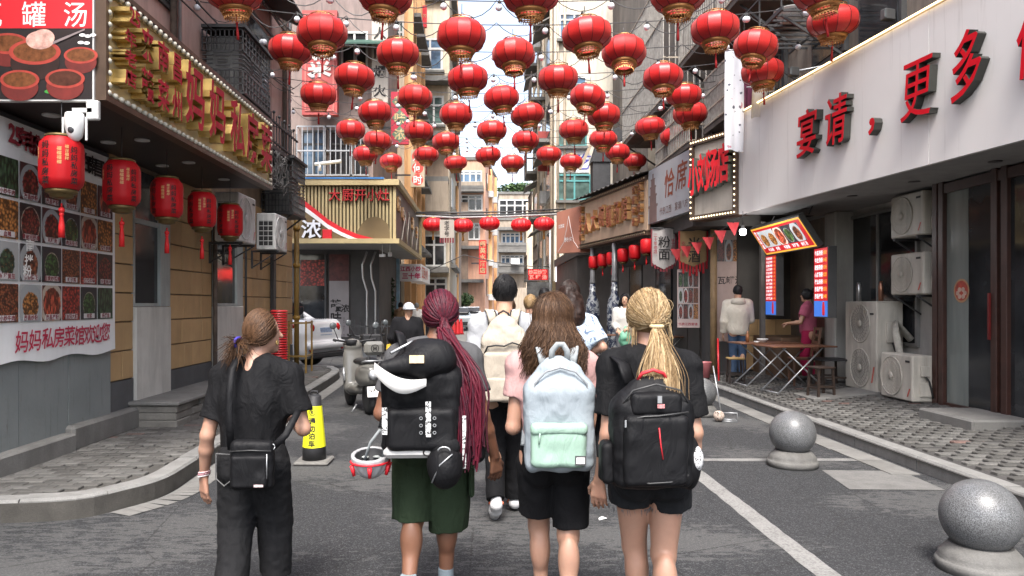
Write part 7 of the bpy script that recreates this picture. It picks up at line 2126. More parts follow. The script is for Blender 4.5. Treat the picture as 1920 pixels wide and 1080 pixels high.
e_ = Vector((.115, .035, 1.415)); MB().tube([e_ + Vector((.002, .011 * math.cos(q), .011 * math.sin(q))) for q in np.linspace(0, 6.28, 13)[:-1]], .0022, 5, closed=True).build('earring', GOLD, pa)
for z, c_ in ((.715, (0.5, 0.25, 0.28)), (.704, (0.62, 0.55, 0.55)), (.725, (0.6, 0.4, 0.42))):
 t = (z - .70) / .23; c0 = Vector((-.285 + .05 * t, .04 - .07 * t, z)); MB().tube([c0 + Vector((.03 * math.cos(q), .028 * math.sin(q), .006 * math.cos(q))) for q in np.linspace(0, 6.28, 15)[:-1]], .0045, 5, closed=True).build('bracelet', M('bracelet_%d' % int(c_[1] * 100), c_, .5, .2, 90), pa)
# ---------------- walker with burgundy braids
H = 1.68
P = dict(H=H, head=(.045, .02, H - .115), g=1.1, L=[(-.19, .02, 1.33), (-.27, .0, 1.03), (-.2, .2, 1.08)], R=[(.19, .02, 1.33), (.268, -.03, 1.02), (.34, .04, .79)], hR=((.1, .12, -1), (-.5, .8, 0), 1, .6), ar=1.18, lr=1.1,
         **legs_std(H, (-.09, -.1, -.11), (.09, .08, .07), (-.02, -.18), (.09, .1), (.06, 0)))
pb = thing('person', 'walker with long burgundy braids, grey tee and dark green knee shorts', 'person', (-.274, 4.0, 0), 0)
figure(P).build('body', SK2, pb)
S = SDF((-.42, -.3, .7), (.42, .3, 1.5), .0075)
S.el((0, 0, 1.2), (.188, .135, .24), .05); S.rc((0, 0, .9), (0, 0, 1.15), .17, .18, .05, sq=(.92, 1.2, 1)); S.rc((-.09, 0, 1.37), (-.19, .02, 1.33), .075, .075, .05); S.rc((.09, 0, 1.37), (.2, .02, 1.33), .075, .075, .05)
S.rc((-.18, .02, 1.33), (-.235, .01, 1.14), .074, .08, .03, flat=True); S.rc((.185, .02, 1.33), (.235, -.005, 1.14), .074, .08, .03, flat=True); S.plane((0, 0, .86), (0, 0, -1)); S.rough(.008, 9, 5, (1, 1, .6)).rough(.004, 24, 6); S.build('tee', cloth('grey_tee', (0.075, 0.075, 0.078), .85, .12, fold=.6), pb)
S = SDF((-.34, -.32, .3), (.36, .34, 1.02), .0075)
S.el((0, -.01, .9), (.195, .145, .15), .04); S.el((-.08, -.06, .86), (.11, .105, .12), .04); S.el((.08, -.06, .86), (.11, .105, .12), .04)
for x0, x1, y1, zz in ((-.09, -.108, -.02, .47), (.09, .092, .04, .40)): S.rc((x0, 0, .85), (x1, y1, zz), .122, .104, .012, flat=True)
S.rough(.009, 8, 15, (1, 1, .6)).rough(.005, 22, 16, (1.3, 1, .6))
for x1, y1, zz in ((-.108, -.02, .47), (.092, .04, .40)): S.rc((x1, y1, zz - .06), (x1, y1, zz + .025), .09, .09, 0, 'sub')
S.build('shorts', cloth('olive_green_cotton', (0.022, 0.036, 0.019), .85, .15, fold=.7), pb)
MB().box((.215, -.02, .68), (.03, .15, .17), bev=.012).build('cargo_pocket', cloth('olive_green_cotton', (0.030, 0.048, 0.026)), pb)
for k_, nm in (('LL', 0), ('RL', 1)):
 a = V3(*P[k_][2]); S = SDF(a - .08, a + .1, .006); S.rc(a + V3(0, 0, -.03), a + V3(0, .0, .075), .043, .043, .01, flat=True); S.build('sock', cloth('grey_blue_sock', (0.22, 0.27, 0.3)), pb)
S = SDF((-.22, -.3, -.02), (.2, .3, .18), .008)
for k_ in ('LL', 'RL'): shoe(S, P[k_][2], P[k_][3])
S.build('shoes', M('dark_trainer', (0.04, 0.04, 0.045), .6, .2, 8), pb)
hd = (.045, .02, H - .102); R3 = (.096, .112, .118); r_ = random.Random(8)
BU1 = hairmat('burgundy_braid', (0.045, 0.003, 0.009), (0.10, 0.007, 0.019), (40, 40, 40)); BU2 = hairmat('dark_braid', (0.018, 0.006, 0.009), (0.07, 0.01, 0.022), (40, 40, 40))
S = SDF((-.1, -.16, 1.38), (.2, .2, 1.72), .007); S.el(hd, (.09, .106, .112), .01); S.el((.045, .12, 1.5), (.075, .06, .13), .02, 'sub'); S.build('hair_cap', BU2, pb)
paths = []; gat = Vector((.075, -.115, 1.475))
for k in range(110):
 az = (k * 2.399) % 6.283 - 3.1416; el = r_.uniform(-.2, 1.5)
 if abs(az) > 2.2 and el < .55: continue
 p = slerp_path(hd, R3, (az, el), (.26, -.45), 13, 1.0 + r_.uniform(-.01, .025)); p[-1] = gat + Vector((r_.uniform(-.028, .028), r_.uniform(-.012, .012), r_.uniform(-.02, .02))); paths.append(p)
m1 = tube_hair(paths, 0, .0072, 5, .95, .16, 2)
paths = []
for k in range(130):
 p = []; a = gat + Vector((r_.uniform(-.03, .03), r_.uniform(-.018, .012), r_.uniform(-.02, .02)))
 ex = .125 + r_.gauss(0, .052); L = r_.uniform(.5, .68); ph = r_.random() * 6; dep = r_.uniform(-.015, .03)
 for j in range(26):
  t = j / 25
  p.append(a + Vector((ex * math.sin(min(1, t * 1.6) * 1.57) - .02 * t + .008 * math.sin(t * 9 + ph), -.21 * math.sin(min(1, t * 1.9) * 1.57) - dep * t, -L * t)))
 paths.append(p)
tube_hair(paths, 0, .0074, 5, .6, .2, 2, m1)
inst('braids', m1.mesh('braids', [BU1, BU2], False), pb)
MB().tube([gat + Vector((.036 * math.cos(q), -.004 + .02 * math.sin(q), .006 * math.sin(q))) for q in np.linspace(0, 6.28, 15)[:-1]], .012, 6, closed=True).build('hair_tie', BU2, pb)
# ---------------- young man with beige pack
H = 1.83
P = dict(H=H, fem=0, head=(.01, .03, H - .12), g=1.08, yaw=-18, L=[(-.2, .02, 1.46), (-.26, .0, 1.14), (-.24, .12, .9)], R=[(.2, .02, 1.46), (.25, .03, 1.15), (.2, .2, 1.0)],
         LL=[(-.085, 0, .94), (-.07, .03, .5), (-.06, -.22, .17), (-.07, -.13, .03)], RL=[(.085, 0, .94), (.09, .1, .52), (.09, .1, .1), (.1, .26, .035)])
pc = thing('person', 'young man in white tee and black trousers walking ahead with beige rucksack', 'person', (.16, 5.7, 0), 0)
figure(P, .0085).build('body', SK3, pc)
S = SDF((-.42, -.3, .85), (.42, .32, 1.66), .009)
S.el((0, 0, 1.3), (.2, .14, .24), .05); S.rc((0, 0, .95), (0, 0, 1.2), .165, .18, .05, sq=(.95, 1.2, 1)); S.rc((-.09, 0, 1.5), (-.2, .02, 1.46), .075, .075, .05); S.rc((.09, 0, 1.5), (.2, .02, 1.46), .075, .075, .05); S.rc((-.19, .02, 1.46), (-.225, .01, 1.2), .075, .088, .03, flat=True); S.rc((.19, .02, 1.46), (.225, .02, 1.2), .075, .088, .03, flat=True); S.plane((0, 0, .88), (0, 0, -1)); S.el((.0, .02, 1.62), (.08, .08, .06), .01, 'sub'); S.rough(.008, 9, 25, (1, 1, .6)).rough(.004, 24, 26); S.build('tee', cloth('white_tee', (0.38, 0.39, 0.41), .85, .05, fold=.6), pc)
S = SDF((-.3, -.42, .05), (.32, .36, 1.05), .009); S.el((0, -.01, .96), (.17, .13, .14), .04)
for hp_, kn, an in ((P['LL'][0], P['LL'][1], P['LL'][2]), (P['RL'][0], P['RL'][1], P['RL'][2])): S.rc(hp_, kn, .102, .08, .015); S.rc(kn, V3(*an), .08, .07, .01, flat=True)
S.rough(.009, 8, 28, (1, 1, .6)).rough(.004, 22, 29); S.build('trousers', cloth('black_cotton', (0.006, 0.006, 0.007), .85, .2, fold=.7), pc)
for k_ in ('LL', 'RL'):
 a = V3(*P[k_][2]); S = SDF(a - V3(.1, .12, .2), a + V3(.1, .25, .1), .007); shoe(S, P[k_][2], P[k_][3]); o = S.build('shoe', M('white_trainer', (0.55, 0.55, 0.56), .5, .12, 12), pc)
 t_ = V3(*P[k_][3]); he = a + V3(0, -.03, -.06); mb = MB(); mb.tube([he, he + (t_ - he) * .5 + V3(0, 0, -.008), t_], [.036, .044, .03], 10, flat=(.45, 1, (0, 0, 1))); mb.build('sole', M('trainer_sole', (0.12, 0.12, 0.13), .6, .2, 9), o)
 mb = MB(); mb.tube([a + V3(.045, 0, -.02), a + V3(.05, .05, -.045), a + V3(.045, .1, -.05)], .01, 5); mb.tube([a + V3(-.045, 0, -.02), a + V3(-.05, .05, -.045)], .01, 5); mb.build('stripe', M('orange_stripe', (0.6, 0.12, 0.04), .5, .1, 9), o)
HBK = hairmat('black_hair', (0.004, 0.004, 0.005), (0.018, 0.017, 0.018))
hd = (.01, .03, H - .105); R3 = (.094, .112, .122); r_ = random.Random(31)
S = SDF((-.13, -.14, H - .26), (.15, .18, H + .05), .008); S.el(hd, (.09, .107, .118), .01); S.el((.05, .1, H - .16), (.09, .06, .1), .02, 'sub'); S.el((.03, -.04, H - .25), (.1, .12, .05), .02, 'sub'); S.build('hair_cap', HBK, pc)
paths = []
for k in range(420):
 az = r_.uniform(-2.3, 2.3); el = r_.uniform(-.3, 1.5); p = slerp_path(hd, R3, (az * .6, min(1.5, el + .7)), (az, el - .25), 5, 1.0 + r_.uniform(-.03, .03)); p[-1] += Vector((r_.uniform(-.008, .008), -.004, 0)); paths.append(p)
inst('hair', tube_hair(paths, 0, .005, 3, .3).mesh('hair', HBK, False), pc)
# ---------------- woman in pink tee, long brown hair
H = 1.655
P = dict(H=H, head=(0, .03, H - .112), L=[(-.155, .02, 1.315), (-.2, .0, 1.0), (-.11, .22, 1.0)], R=[(.155, .02, 1.315), (.215, .02, 1.02), (.12, .23, 1.0)], ar=.95, lr=.97,
         **legs_std(H, (-.08, -.06, -.045), (.08, .075, .06), (.12, .12), (-.03, -.17), (0, .05)))
pd = thing('person', 'woman with long wavy brown hair, pink tee and black shorts', 'person', (.352, 3.72, 0), 0)
figure(P).build('body', SK1, pd)
S = SDF((-.38, -.3, .8), (.4, .3, 1.48), .0075)
S.el((0, 0, 1.2), (.166, .125, .22), .05); S.rc((0, 0, .92), (0, 0, 1.15), .145, .15, .05, sq=(.95, 1.2, 1)); S.rc((-.08, 0, 1.35), (-.17, .02, 1.315), .066, .066, .05); S.rc((.08, 0, 1.35), (.17, .02, 1.315), .066, .066, .05); S.rc((-.16, .02, 1.315), (-.188, .01, 1.15), .06, .064, .03, flat=True); S.rc((.16, .02, 1.315), (.195, .02, 1.15), .06, .064, .03, flat=True)
S.plane((0, 0, .88), (0, 0, -1)); S.el((0, .03, 1.44), (.075, .08, .05), .01, 'sub'); S.rough(.007, 9, 33, (1, 1, .6)).rough(.004, 26, 34); S.build('tee', cloth('pink_tee', (0.44, 0.265, 0.255), .85, .06, fold=.6), pd)
S = SDF((-.3, -.3, .42), (.32, .3, 1.0), .0075); S.el((0, -.01, .88), (.165, .125, .14), .04); S.el((-.07, -.05, .82), (.09, .095, .11), .03); S.el((.07, -.05, .82), (.09, .095, .11), .03)
for x0, x1, y1, zz in ((-.082, -.08, .05, .56), (.082, .092, -.02, .51)): S.rc((x0, 0, .82), (x1, y1, zz), .1, .088, .012, flat=True)
S.rough(.007, 8, 35, (1, 1, .6)).rough(.003, 22, 36)
for x1, y1, zz in ((-.08, .05, .56), (.092, -.02, .51)): S.rc((x1, y1, zz - .06), (x1, y1, zz + .02), .076, .076, 0, 'sub')
S.build('shorts', cloth('black_shorts', (0.005, 0.005, 0.006), .85, .2, fold=.6), pd)
S = SDF((-.2, -.3, -.02), (.2, .35, .18), .008)
for k_ in ('LL', 'RL'): shoe(S, P[k_][2], P[k_][3])
S.build('shoes', M('white_trainer', (0.55, 0.55, 0.56), .5, .12, 12), pd)
hd = (0, .03, H - .10); R3 = (.094, .112, .114); r_ = random.Random(51)
HB2 = hairmat('chestnut_hair', (0.034, 0.017, 0.009), (0.075, 0.039, 0.021)); HB3 = hairmat('chestnut_hair_light', (0.065, 0.034, 0.018), (0.15, 0.082, 0.044))
S = SDF((-.2, -.2, 1.28), (.2, .18, 1.68), .0075); S.el(hd, (.086, .104, .107), .01); S.rc((0, -.03, 1.5), (0, -.07, 1.38), .06, .075, .05, sq=(.8, 1.5, 1)); S.el((0, .13, 1.5), (.08, .07, .14), .02, 'sub'); S.rough(.006, 14, 3, (1.5, 1, .4)); S.build('hair_cap', HB2, pd)
paths = []
for k in range(2600):
 side = -1 if k % 2 else 1
 az1 = r_.uniform(-1.85, 1.85); p = slerp_path(hd, R3, (side * r_.choice((.15, .6, 1.2, 2.2)), 1.52 - r_.uniform(0, .1)), (az1, -.12), 12, 1.035 + r_.uniform(-.015, .04), 1, r_)
 e = p[-1]; L = r_.uniform(.16, .29); ph = r_.random() * 6.3; amp = r_.uniform(.008, .024); out = Vector((e.x * .36 + r_.uniform(-.03, .03), -.035 if e.y < .03 else -.015, 0))
 for j in range(1, 13):
  t = j / 12
  p.append(e + out * min(1, t * 1.3) + Vector((amp * math.sin(t * 8.5 + ph) * t, amp * .8 * math.cos(t * 8.5 + ph) * t - .02 * t, -L * t)))
 paths.append(p)
sh_ = tube_hair(paths, 0, .0025, 3, .5, nb=3); tube_hair(stray(paths, r_, 160), 0, .001, 3, .4, nb=3, into=sh_); inst('hair', sh_.mesh('hair', [HB2, HB2, HB3]), pd)
# ---------------- blonde woman in black
H = 1.675
P = dict(H=H, head=(.0, .03, H - .112), L=[(-.16, .02, 1.335), (-.195, -.02, 1.02), (-.225, .05, .80)], R=[(.16, .02, 1.335), (.2, -.03, 1.03), (.205, .06, .83)], hL=((-.02, .12, -1), (.5, .85, 0), -1, .5), hR=((0, .5, -1), (-.8, .3, 0), 1, .6), ar=.97, lr=1.02,
         **legs_std(H, (-.085, -.05, -.02), (.085, .06, .03), (.1, .12), (-.02, -.16), (0, .05)))
pe = thing('person', 'blonde woman with ponytail, black tee and short black denim shorts', 'person', (.772, 3.42, 0), 0)
figure(P, .0062).build('body', SK1, pe)
S = SDF((-.4, -.3, .8), (.4, .3, 1.5), .0075)
S.el((0, 0, 1.21), (.176, .13, .23), .05); S.rc((0, 0, .92), (0, 0, 1.15), .155, .16, .05, sq=(.95, 1.2, 1)); S.rc((-.08, 0, 1.37), (-.175, .02, 1.335), .07, .07, .05); S.rc((.08, 0, 1.37), (.175, .02, 1.335), .07, .07, .05); S.rc((-.165, .02, 1.335), (-.19, .0, 1.1), .066, .075, .03, flat=True); S.rc((.165, .02, 1.335), (.198, -.0, 1.1), .066, .075, .03, flat=True); S.plane((0, 0, .86), (0, 0, -1)); S.rough(.008, 9, 43, (1, 1, .6)).rough(.004, 26, 44); S.build('tee', BLKT, pe)
S = SDF((-.3, -.3, .6), (.32, .3, 1.0), .0075); S.el((0, -.01, .9), (.182, .135, .14), .04); S.el((-.08, -.055, .835), (.105, .1, .12), .04); S.el((.08, -.055, .835), (.105, .1, .12), .04)
for x0, x1, zz in ((-.085, -.088, .70), (.085, .092, .685)): S.rc((x0, 0, .85), (x1, .01, zz), .105, .1, .012, flat=True)
S.rough(.006, 9, 45).rough(.004, 30, 46)
for x1, zz in ((-.085, .70), (.09, .685)): S.rc((x1, .01, zz - .06), (x1, .01, zz + .02), .088, .088, 0, 'sub')
S.build('shorts', cloth('faded_black_denim', (0.010, 0.0105, 0.012), .88, .3, fold=.6, vs=9), pe)
fr_ = []
for k in range(150):
 sx = r_.choice((-1, 1)); q = r_.uniform(0, 6.28); a = Vector((sx * .09 + .098 * math.cos(q), .01 + .098 * math.sin(q), .69)); fr_.append([a, a + Vector((r_.uniform(-.008, .008), r_.uniform(-.008, .0), -r_.uniform(.008, .03)))])
inst('frayed_hem', tube_hair(fr_, 0, .0013, 3, .5).mesh('frayed_hem', M('grey_thread', (0.12, 0.12, 0.125), .9, .2, 30), False), pe)
S = SDF((-.2, -.3, -.02), (.2, .35, .18), .008)
for k_ in ('LL', 'RL'): shoe(S, P[k_][2], P[k_][3])
S.build('shoes', M('white_trainer', (0.55, 0.55, 0.56), .5, .12, 12), pe)
hd = (0, .03, H - .098); R3 = (.096, .114, .114); r_ = random.Random(71)
HY1 = hairmat('blonde_hair', (0.24, 0.155, 0.07), (0.40, 0.28, 0.145)); HY2 = hairmat('blonde_hair_light', (0.36, 0.25, 0.13), (0.54, 0.42, 0.26)); HY3 = hairmat('blonde_hair_root', (0.13, 0.082, 0.038), (0.24, 0.155, 0.075))
S = SDF((-.14, -.16, H - .26), (.14, .18, H + .04), .007); S.el(hd, (.09, .109, .11), .01); S.el((0, .14, H - .15), (.08, .07, .14), .02, 'sub'); S.build('hair_cap', HY3, pe)
paths = []; gat = Vector((.005, -.118, H - .155))
for k in range(1800):
 az = r_.uniform(-2.2, 2.2); el = r_.uniform(-.35, 1.5); p = slerp_path(hd, R3, (az, el), (.04, -.42), 11, 1.02 + r_.uniform(-.012, .03), 1, r_); p[-1] = gat + Vector((r_.uniform(-.02, .02), r_.uniform(-.008, .008), r_.uniform(-.014, .014))); paths.append(p)
for k in range(26):          # loose strands at the nape
 sx = r_.choice((-1, 1)); a = on_head(hd, R3, sx * r_.uniform(.9, 1.5), r_.uniform(-.7, -.2)); paths.append([a, a + Vector((sx * .006, -.012, -.04)), a + Vector((sx * .01 + r_.uniform(-.01, .01), -.02, -.085 - r_.uniform(0, .03)))])
for k in range(1300):
 ex = r_.gauss(0, .024); L = r_.uniform(.26, .38); p = []; a = gat + Vector((r_.uniform(-.016, .016), r_.uniform(-.012, .01), 0)); ph = r_.random() * 6
 for j in range(11):
  t = j / 10; p.append(a + Vector((ex * min(1, t * 1.5) * 1.3 + .004 * math.sin(t * 6 + ph) - .02 * t, -.035 * math.sin(min(1, t * 1.4) * 2.2) - .14 * t, -L * t)))
 paths.append(p)
sh_ = tube_hair(paths, 0, .0023, 3, .5, nb=3); tube_hair(stray(paths, r_, 160), 0, .001, 3, .4, nb=3, into=sh_); inst('hair', sh_.mesh('hair', [HY1, HY2, HY3]), pe)
MB().tube([gat + Vector((.026 * math.cos(q), -.002 + .018 * math.sin(q), 0)) for q in np.linspace(0, 6.28, 15)[:-1]], .009, 6, closed=True).build('hair_tie', M('cream_tie', (0.5, 0.38, 0.22), .7, .2, 40), pe)
# ---------------- people further down the street: compact builder
def walker(label, loc, H, top, bottom, hair, sk, rz=0, L=None, R_=None, hairkind='short', shorts=False, yaw=0, g=1.0, vox=.013, sleeve=.55, coat=False, capm=None, fem=0, extra=None, legs=None, eyes=False):
 q = H / 1.7
 P = dict(H=H, fem=fem, g=g, yaw=yaw, L=L or [(-.185 * q, .02, .80 * H), (-.24 * q, .0, .61 * H), (-.25 * q, .1, .47 * H)], R=R_ or [(.185 * q, .02, .80 * H), (.24 * q, .0, .61 * H), (.25 * q, .1, .47 * H)], **(legs or legs_std(H, (-.085, -.08, -.07), (.085, .08, .07), (.05, .02), (.0, -.08))))
 t = thing('person', label, 'person', loc, rz)
 figure(P, vox).build('body', sk, t)
 S = SDF((-.5, -.4, .4 * H), (.5, .45, .9 * H), vox)
 f = 1.12 if coat else 1.0
 S.el((0, 0, .71 * H), (.19 * g * f, .135 * g * f, .22), .05); S.rc((0, 0, .53 * H), (0, 0, .7 * H), .16 * g * f, .17 * g * f, .05, sq=(.95, 1.2, 1))
 for key, sd in (('L', -1), ('R', 1)):
  sh, el, wr = [V3(*p) for p in P[key]]
  S.rc((sd * .08, 0, .825 * H), sh, .07, .07, .05)
  if sleeve > 1:
   S.rc(sh, el, .08 * f, .066 * f, .04); S.rc(el, el + (wr - el) * (sleeve - 1), .066 * f, .055 * f, .02, flat=True)
  else: S.rc(sh, sh + (el - sh) * sleeve, .08, .085, .04, flat=True)
 S.plane((0, 0, .51 * H if not coat else .47 * H), (0, 0, -1)); S.rough(.009, 9, int(H * 1000) % 97, (1, 1, .6)); S.build('jacket' if coat else 'shirt', top, t)
 S = SDF((-.36, -.4, .02), (.36, .42, .62 * H), vox); S.el((0, -.01, .54 * H), (.165 * g, .13 * g, .13), .04)
 for key in ('LL', 'RL'):
  hp_, kn, an, to = [V3(*p) for p in P[key]]
  S.rc(hp_, kn, .1, .078, .015, flat=shorts)
  if not shorts: S.rc(kn, an, .078, .066, .01, flat=True)
 S.rough(.008, 8, int(H * 977) % 89); S.build('trousers', bottom, t)
 for key in ('LL', 'RL'):
  a = V3(*P[key][2]); S = SDF(a - V3(.12, .12, .14), a + V3(.12, .28, .1), vox * .8); shoe(S, P[key][2], P[key][3]); S.build('shoe', M('plain_shoe', (0.06, 0.055, 0.05), .6, .2, 8), t)
 hd = (0, .02, H - .102); R3 = (.092, .11, .118); r_ = random.Random(int(H * 1000))
 if hair is not None:
  S = SDF((-.2, -.2, H - .45), (.2, .2, H + .06), vox * .75); S.el(hd, (.09, .106, .114), .01)
  S.el((math.sin(-R(yaw)) * .12, .02 + math.cos(R(yaw)) * .12, H - .15), (.09, .085, .13), .02, 'sub')
  if hairkind == 'long': S.rc((0, -.04, H - .15), (0, -.06, H - .33), .1, .12, .05, sq=(.85, 1.2, 1))
  if hairkind == 'bun': S.el((0, -.1, H - .02), (.045, .045, .045), .01)
  if hairkind in ('long', 'curly'): S.rough(.016, 22, 5)
  else: S.el((0, -.02, H - .245), (.12, .14, .06), .02, 'sub'); S.rough(.006, 30, 5)
  S.build('hair', hair, t)
  if hairkind in ('long', 'curly'):
   paths = []
   for k in range(420):
    az = r_.uniform(-2.1, 2.1); p = slerp_path(hd, R3, (az * .3, 1.45), (az, -.1), 6, 1.0 + r_.uniform(0, .1)); e = p[-1]; ph = r_.random() * 6; L_ = r_.uniform(.12, .28)
    for j in range(1, 12):
     tt = j / 11; p.append(e + Vector((e.x * .3 * tt + .02 * math.sin(tt * 14 + ph), -.03 * tt + .015 * math.cos(tt * 14 + ph), -L_ * tt)))
    paths.append(p)
   inst('curls', tube_hair(paths, 0, .0055, 3, .5).mesh('curls', hair, False), t)
 if capm is not None:
  S = SDF((-.16, -.16, H - .16), (.16, .3, H + .06), vox * .7); S.el((0, .02, H - .085), (.1, .118, .118), .01); S.plane((0, 0, H - .10), (0, 0, -1)); S.rc((-.05, .1, H - .09), (.05, .1, H - .09), .05, .05, .02, sq=(1, .8, 4)); S.build('cap', capm, t, (0, 0, 0), (0, 0, R(yaw)))
 if eyes:
  ca, sa = math.cos(R(yaw)), math.sin(R(yaw)); c0 = V3(0, .015, H - .112)
  for s_ in (-1, 1):
   x, y, z = s_ * .03, .09, .018; MB().ball(tuple(c0 + V3(x * ca - y * sa, x * sa + y * ca, z)), .009, 8, 6).build('eye', M('eye_dark', (0.012, 0.01, 0.01), .2, .1, 5), t)
  mb = MB(); mb.tube([tuple(c0 + V3(x * ca - .093 * sa, x * sa + .093 * ca, -.055)) for x in (-.022, 0, .022)], .005, 5); mb.build('lips', M('lip_rose', (0.3, 0.10, 0.09), .5, .1, 5), t)
 return t
DK = cloth('plain_dark_trousers', (0.02, 0.02, 0.024)); BLU = cloth('blue_jeans', (0.045, 0.075, 0.13), .9, .3, fold=.7)
def print_cloth(name, base, ink, s=16):
 m, nt, b = _nt(name); v = coord(nt)
 c = mixc(nt, ramp(nt, noise(nt, v, s, 4, .6, 1.0), [(0.52, 0.0), (0.57, 1.0)]), base, ink); nt.links.new(c, b.inputs['Base Color']); b.inputs['Roughness'].default_value = .85
 return m
walker('long haired walker in pale blue floral shirt, hand on hip', (.81, 6.9, 0), 1.82, print_cloth('floral_blue_shirt', (0.42, 0.50, 0.58), (0.10, 0.14, 0.22), 18), DK, hairmat('dark_curls', (0.009, 0.005, 0.004), (0.03, 0.015, 0.011), (9, 9, 9)), SK1, 0, R_=[(.19, .02, 1.44), (.30, -.08, 1.22), (.12, .12, 1.14)], hairkind='long', g=1.08, vox=.01, sleeve=.8)
walker('walker in olive shirt half hidden behind the white tee man', (.25, 7.6, 0), 1.7, cloth('olive_shirt', (0.085, 0.075, 0.05)), DK, hairmat('brown_hair', (0.045, 0.022, 0.013), (0.17, 0.095, 0.055)), SK1, 0, g=1.15)
walker('short blonde haired walker in dark vest top', (.62, 9.6, 0), 1.74, cloth('navy_vest', (0.014, 0.015, 0.02)), DK, hairmat('sandy_hair', (0.12, 0.07, 0.03), (0.30, 0.2, 0.1)), SK1, 0)
walker('tall dark haired walker in pale blue shirt', (.92, 11.0, 0), 1.86, cloth('pale_blue_shirt', (0.42, 0.5, 0.62)), BLU, HBK, SK4, 0, g=1.05)
walker('dark haired walker in patterned white shirt between two others', (.72, 9.0, 0), 1.66, print_cloth('patterned_white', (0.5, 0.52, 0.55), (0.12, 0.16, 0.25), 26), DK, HBK, SK4, 0)
walker('old man in black jacket and white cap beside the scooters', (-1.33, 13.2, 0), 1.62, cloth('black_jacket', (0.012, 0.012, 0.014)), DK, None, SK3, 0, capm=cloth('white_cap', (0.6, 0.63, 0.68)), coat=True, sleeve=1.9, yaw=-140, eyes=True, L=[(-.2, .02, 1.3), (-.3, -.02, 1.02), (-.2, .16, .86)])
walker('man in cream hooded jacket and blue jeans at the noodle stall', (4.9, 14.2, pz(4.9)), 1.78, cloth('cream_jacket', (0.58, 0.54, 0.46), .8, .08, fold=.8), BLU, HBK, SK3, -12, hairkind='short', coat=True, sleeve=1.85, R_=[(.19, .02, 1.43), (.24, .05, 1.12), (.14, .26, 1.05)], g=1.08)
hm = bpy.data.objects.new('x', None)
hood = SDF((-.2, -.25, 1.3), (.2, .15, 1.6), .01); hood.el((0, -.07, 1.46), (.14, .1, .075), .02); hood.rough(.012, 14, 9)
hp_ = [o for o in COL.objects if o.get('label', '').startswith('man in cream')][0]; hood.build('hood', cloth('cream_jacket', (0.58, 0.54, 0.46)), hp_)
bpy.data.objects.remove(hm)
walker('stall woman in pink top and magenta apron', (5.72, 13.0, pz(5.72)), 1.6, cloth('pink_top', (0.40, 0.10, 0.16)), cloth('magenta_apron', (0.30, 0.015, 0.06)), HBK, SK3, 60, fem=1, yaw=-10, hairkind='bun', eyes=True, L=[(-.17, .02, 1.26), (-.22, .1, 1.02), (-.1, .3, 1.0)], R_=[(.17, .02, 1.26), (.22, .1, 1.02), (.1, .3, .98)])
walker('young woman in white jacket holding a green bag, facing the camera', (2.98, 15.5, .1), 1.72, cloth('white_jacket', (0.55, 0.53, 0.5)), cloth('grey_white_trousers', (0.3, 0.3, 0.31)), HBK, SK3, 165, fem=1, hairkind='long', coat=True, sleeve=1.9, eyes=True, g=.95, L=[(-.17, .02, 1.36), (-.2, .08, 1.08), (-.08, .26, 1.02)], R_=[(.17, .02, 1.36), (.2, .06, 1.08), (.12, .24, .98)])
walker('elderly passer-by in white shirt near the blue banner', (-2.45, 27.5, 0), 1.66, cloth('white_shirt', (0.6, 0.58, 0.55)), DK, hairmat('grey_hair', (0.15, 0.14, 0.13), (0.3, 0.29, 0.28)), SK3, 20, vox=.02)
walker('passer-by in tan jacket behind the man with white cap', (-2.95, 26.5, 0), 1.68, cloth('tan_jacket', (0.28, 0.18, 0.10)), DK, HBK, SK3, -20, vox=.02)
walker('passer-by in pale blouse walking down the left lane', (-2.1, 29.5, 0), 1.7, cloth('pale_blouse', (0.5, 0.42, 0.4)), DK, HBK, SK3, 10, vox=.02)
# ================================================================ bags and carried things
BPB = cloth('black_nylon', (0.006, 0.006, 0.007), .6, .2, fold=.5, sheen=0)
def strap_pair(t, w, h, mat, d, dx=.085, up=.06, fwd=.30, width=.026):
 for s_ in (-1, 1):
  MB().tube([(s_ * dx * .8, d / 2 - .02, h - .04), (s_ * dx, d / 2 + .02, h + up * .7), (s_ * dx * 1.15, d / 2 + .11, h + up), (s_ * dx * 1.25, d / 2 + .2, h + up * .4), (s_ * dx * 1.3, d / 2 + fwd - .05, h - .08), (s_ * dx * 1.6, d / 2 + .24, h - .3), (s_ * dx * 1.9, d / 2 + .05, .1)], width, 8, flat=(.25, 1, (0, 0, 1))).build('shoulder_strap', mat, t)
def pack(name, label, loc, w, h, d, mat, rough=.006, rz=0, top=.9, seed=1, cat='backpack'):
 t = thing(name, label, cat, loc, rz)
 S = SDF((-w * .7, -d * 1.1, -.04), (w * .7, d * 1.0, h + .06), .006)
 S.bx((0, 0, h * .4), (w / 2, d / 2, h * .4), .05, .03) if cat != 'bag' else S.bx((0, 0, h * .5), (w / 2, d / 2, h * .5), .03, .02)
 if cat != 'bag': S.el((0, .0, h * .66), (w / 2 * top, d / 2 * .95, h * .36), .06)
 S.rough(rough, 13, seed).rough(rough * .5, 30, seed + 1)
 S.build('main_body', mat, t)
 return t
def pocket(t, nm, c, hf, mat, seed=4, rot=None):
 S = SDF(V3(*c) - V3(*hf) * 1.6 - .02, V3(*c) + V3(*hf) * 1.6 + .02, .0055); S.bx(c, hf, min(hf) * .85, .01, rot=rot); S.rough(.004, 18, seed); return S.build(nm, mat, t)
def arc(t, nm, pts, r, mat, flat=None): return MB().tube(pts, r, 6, flat=flat).build(nm, mat, t)
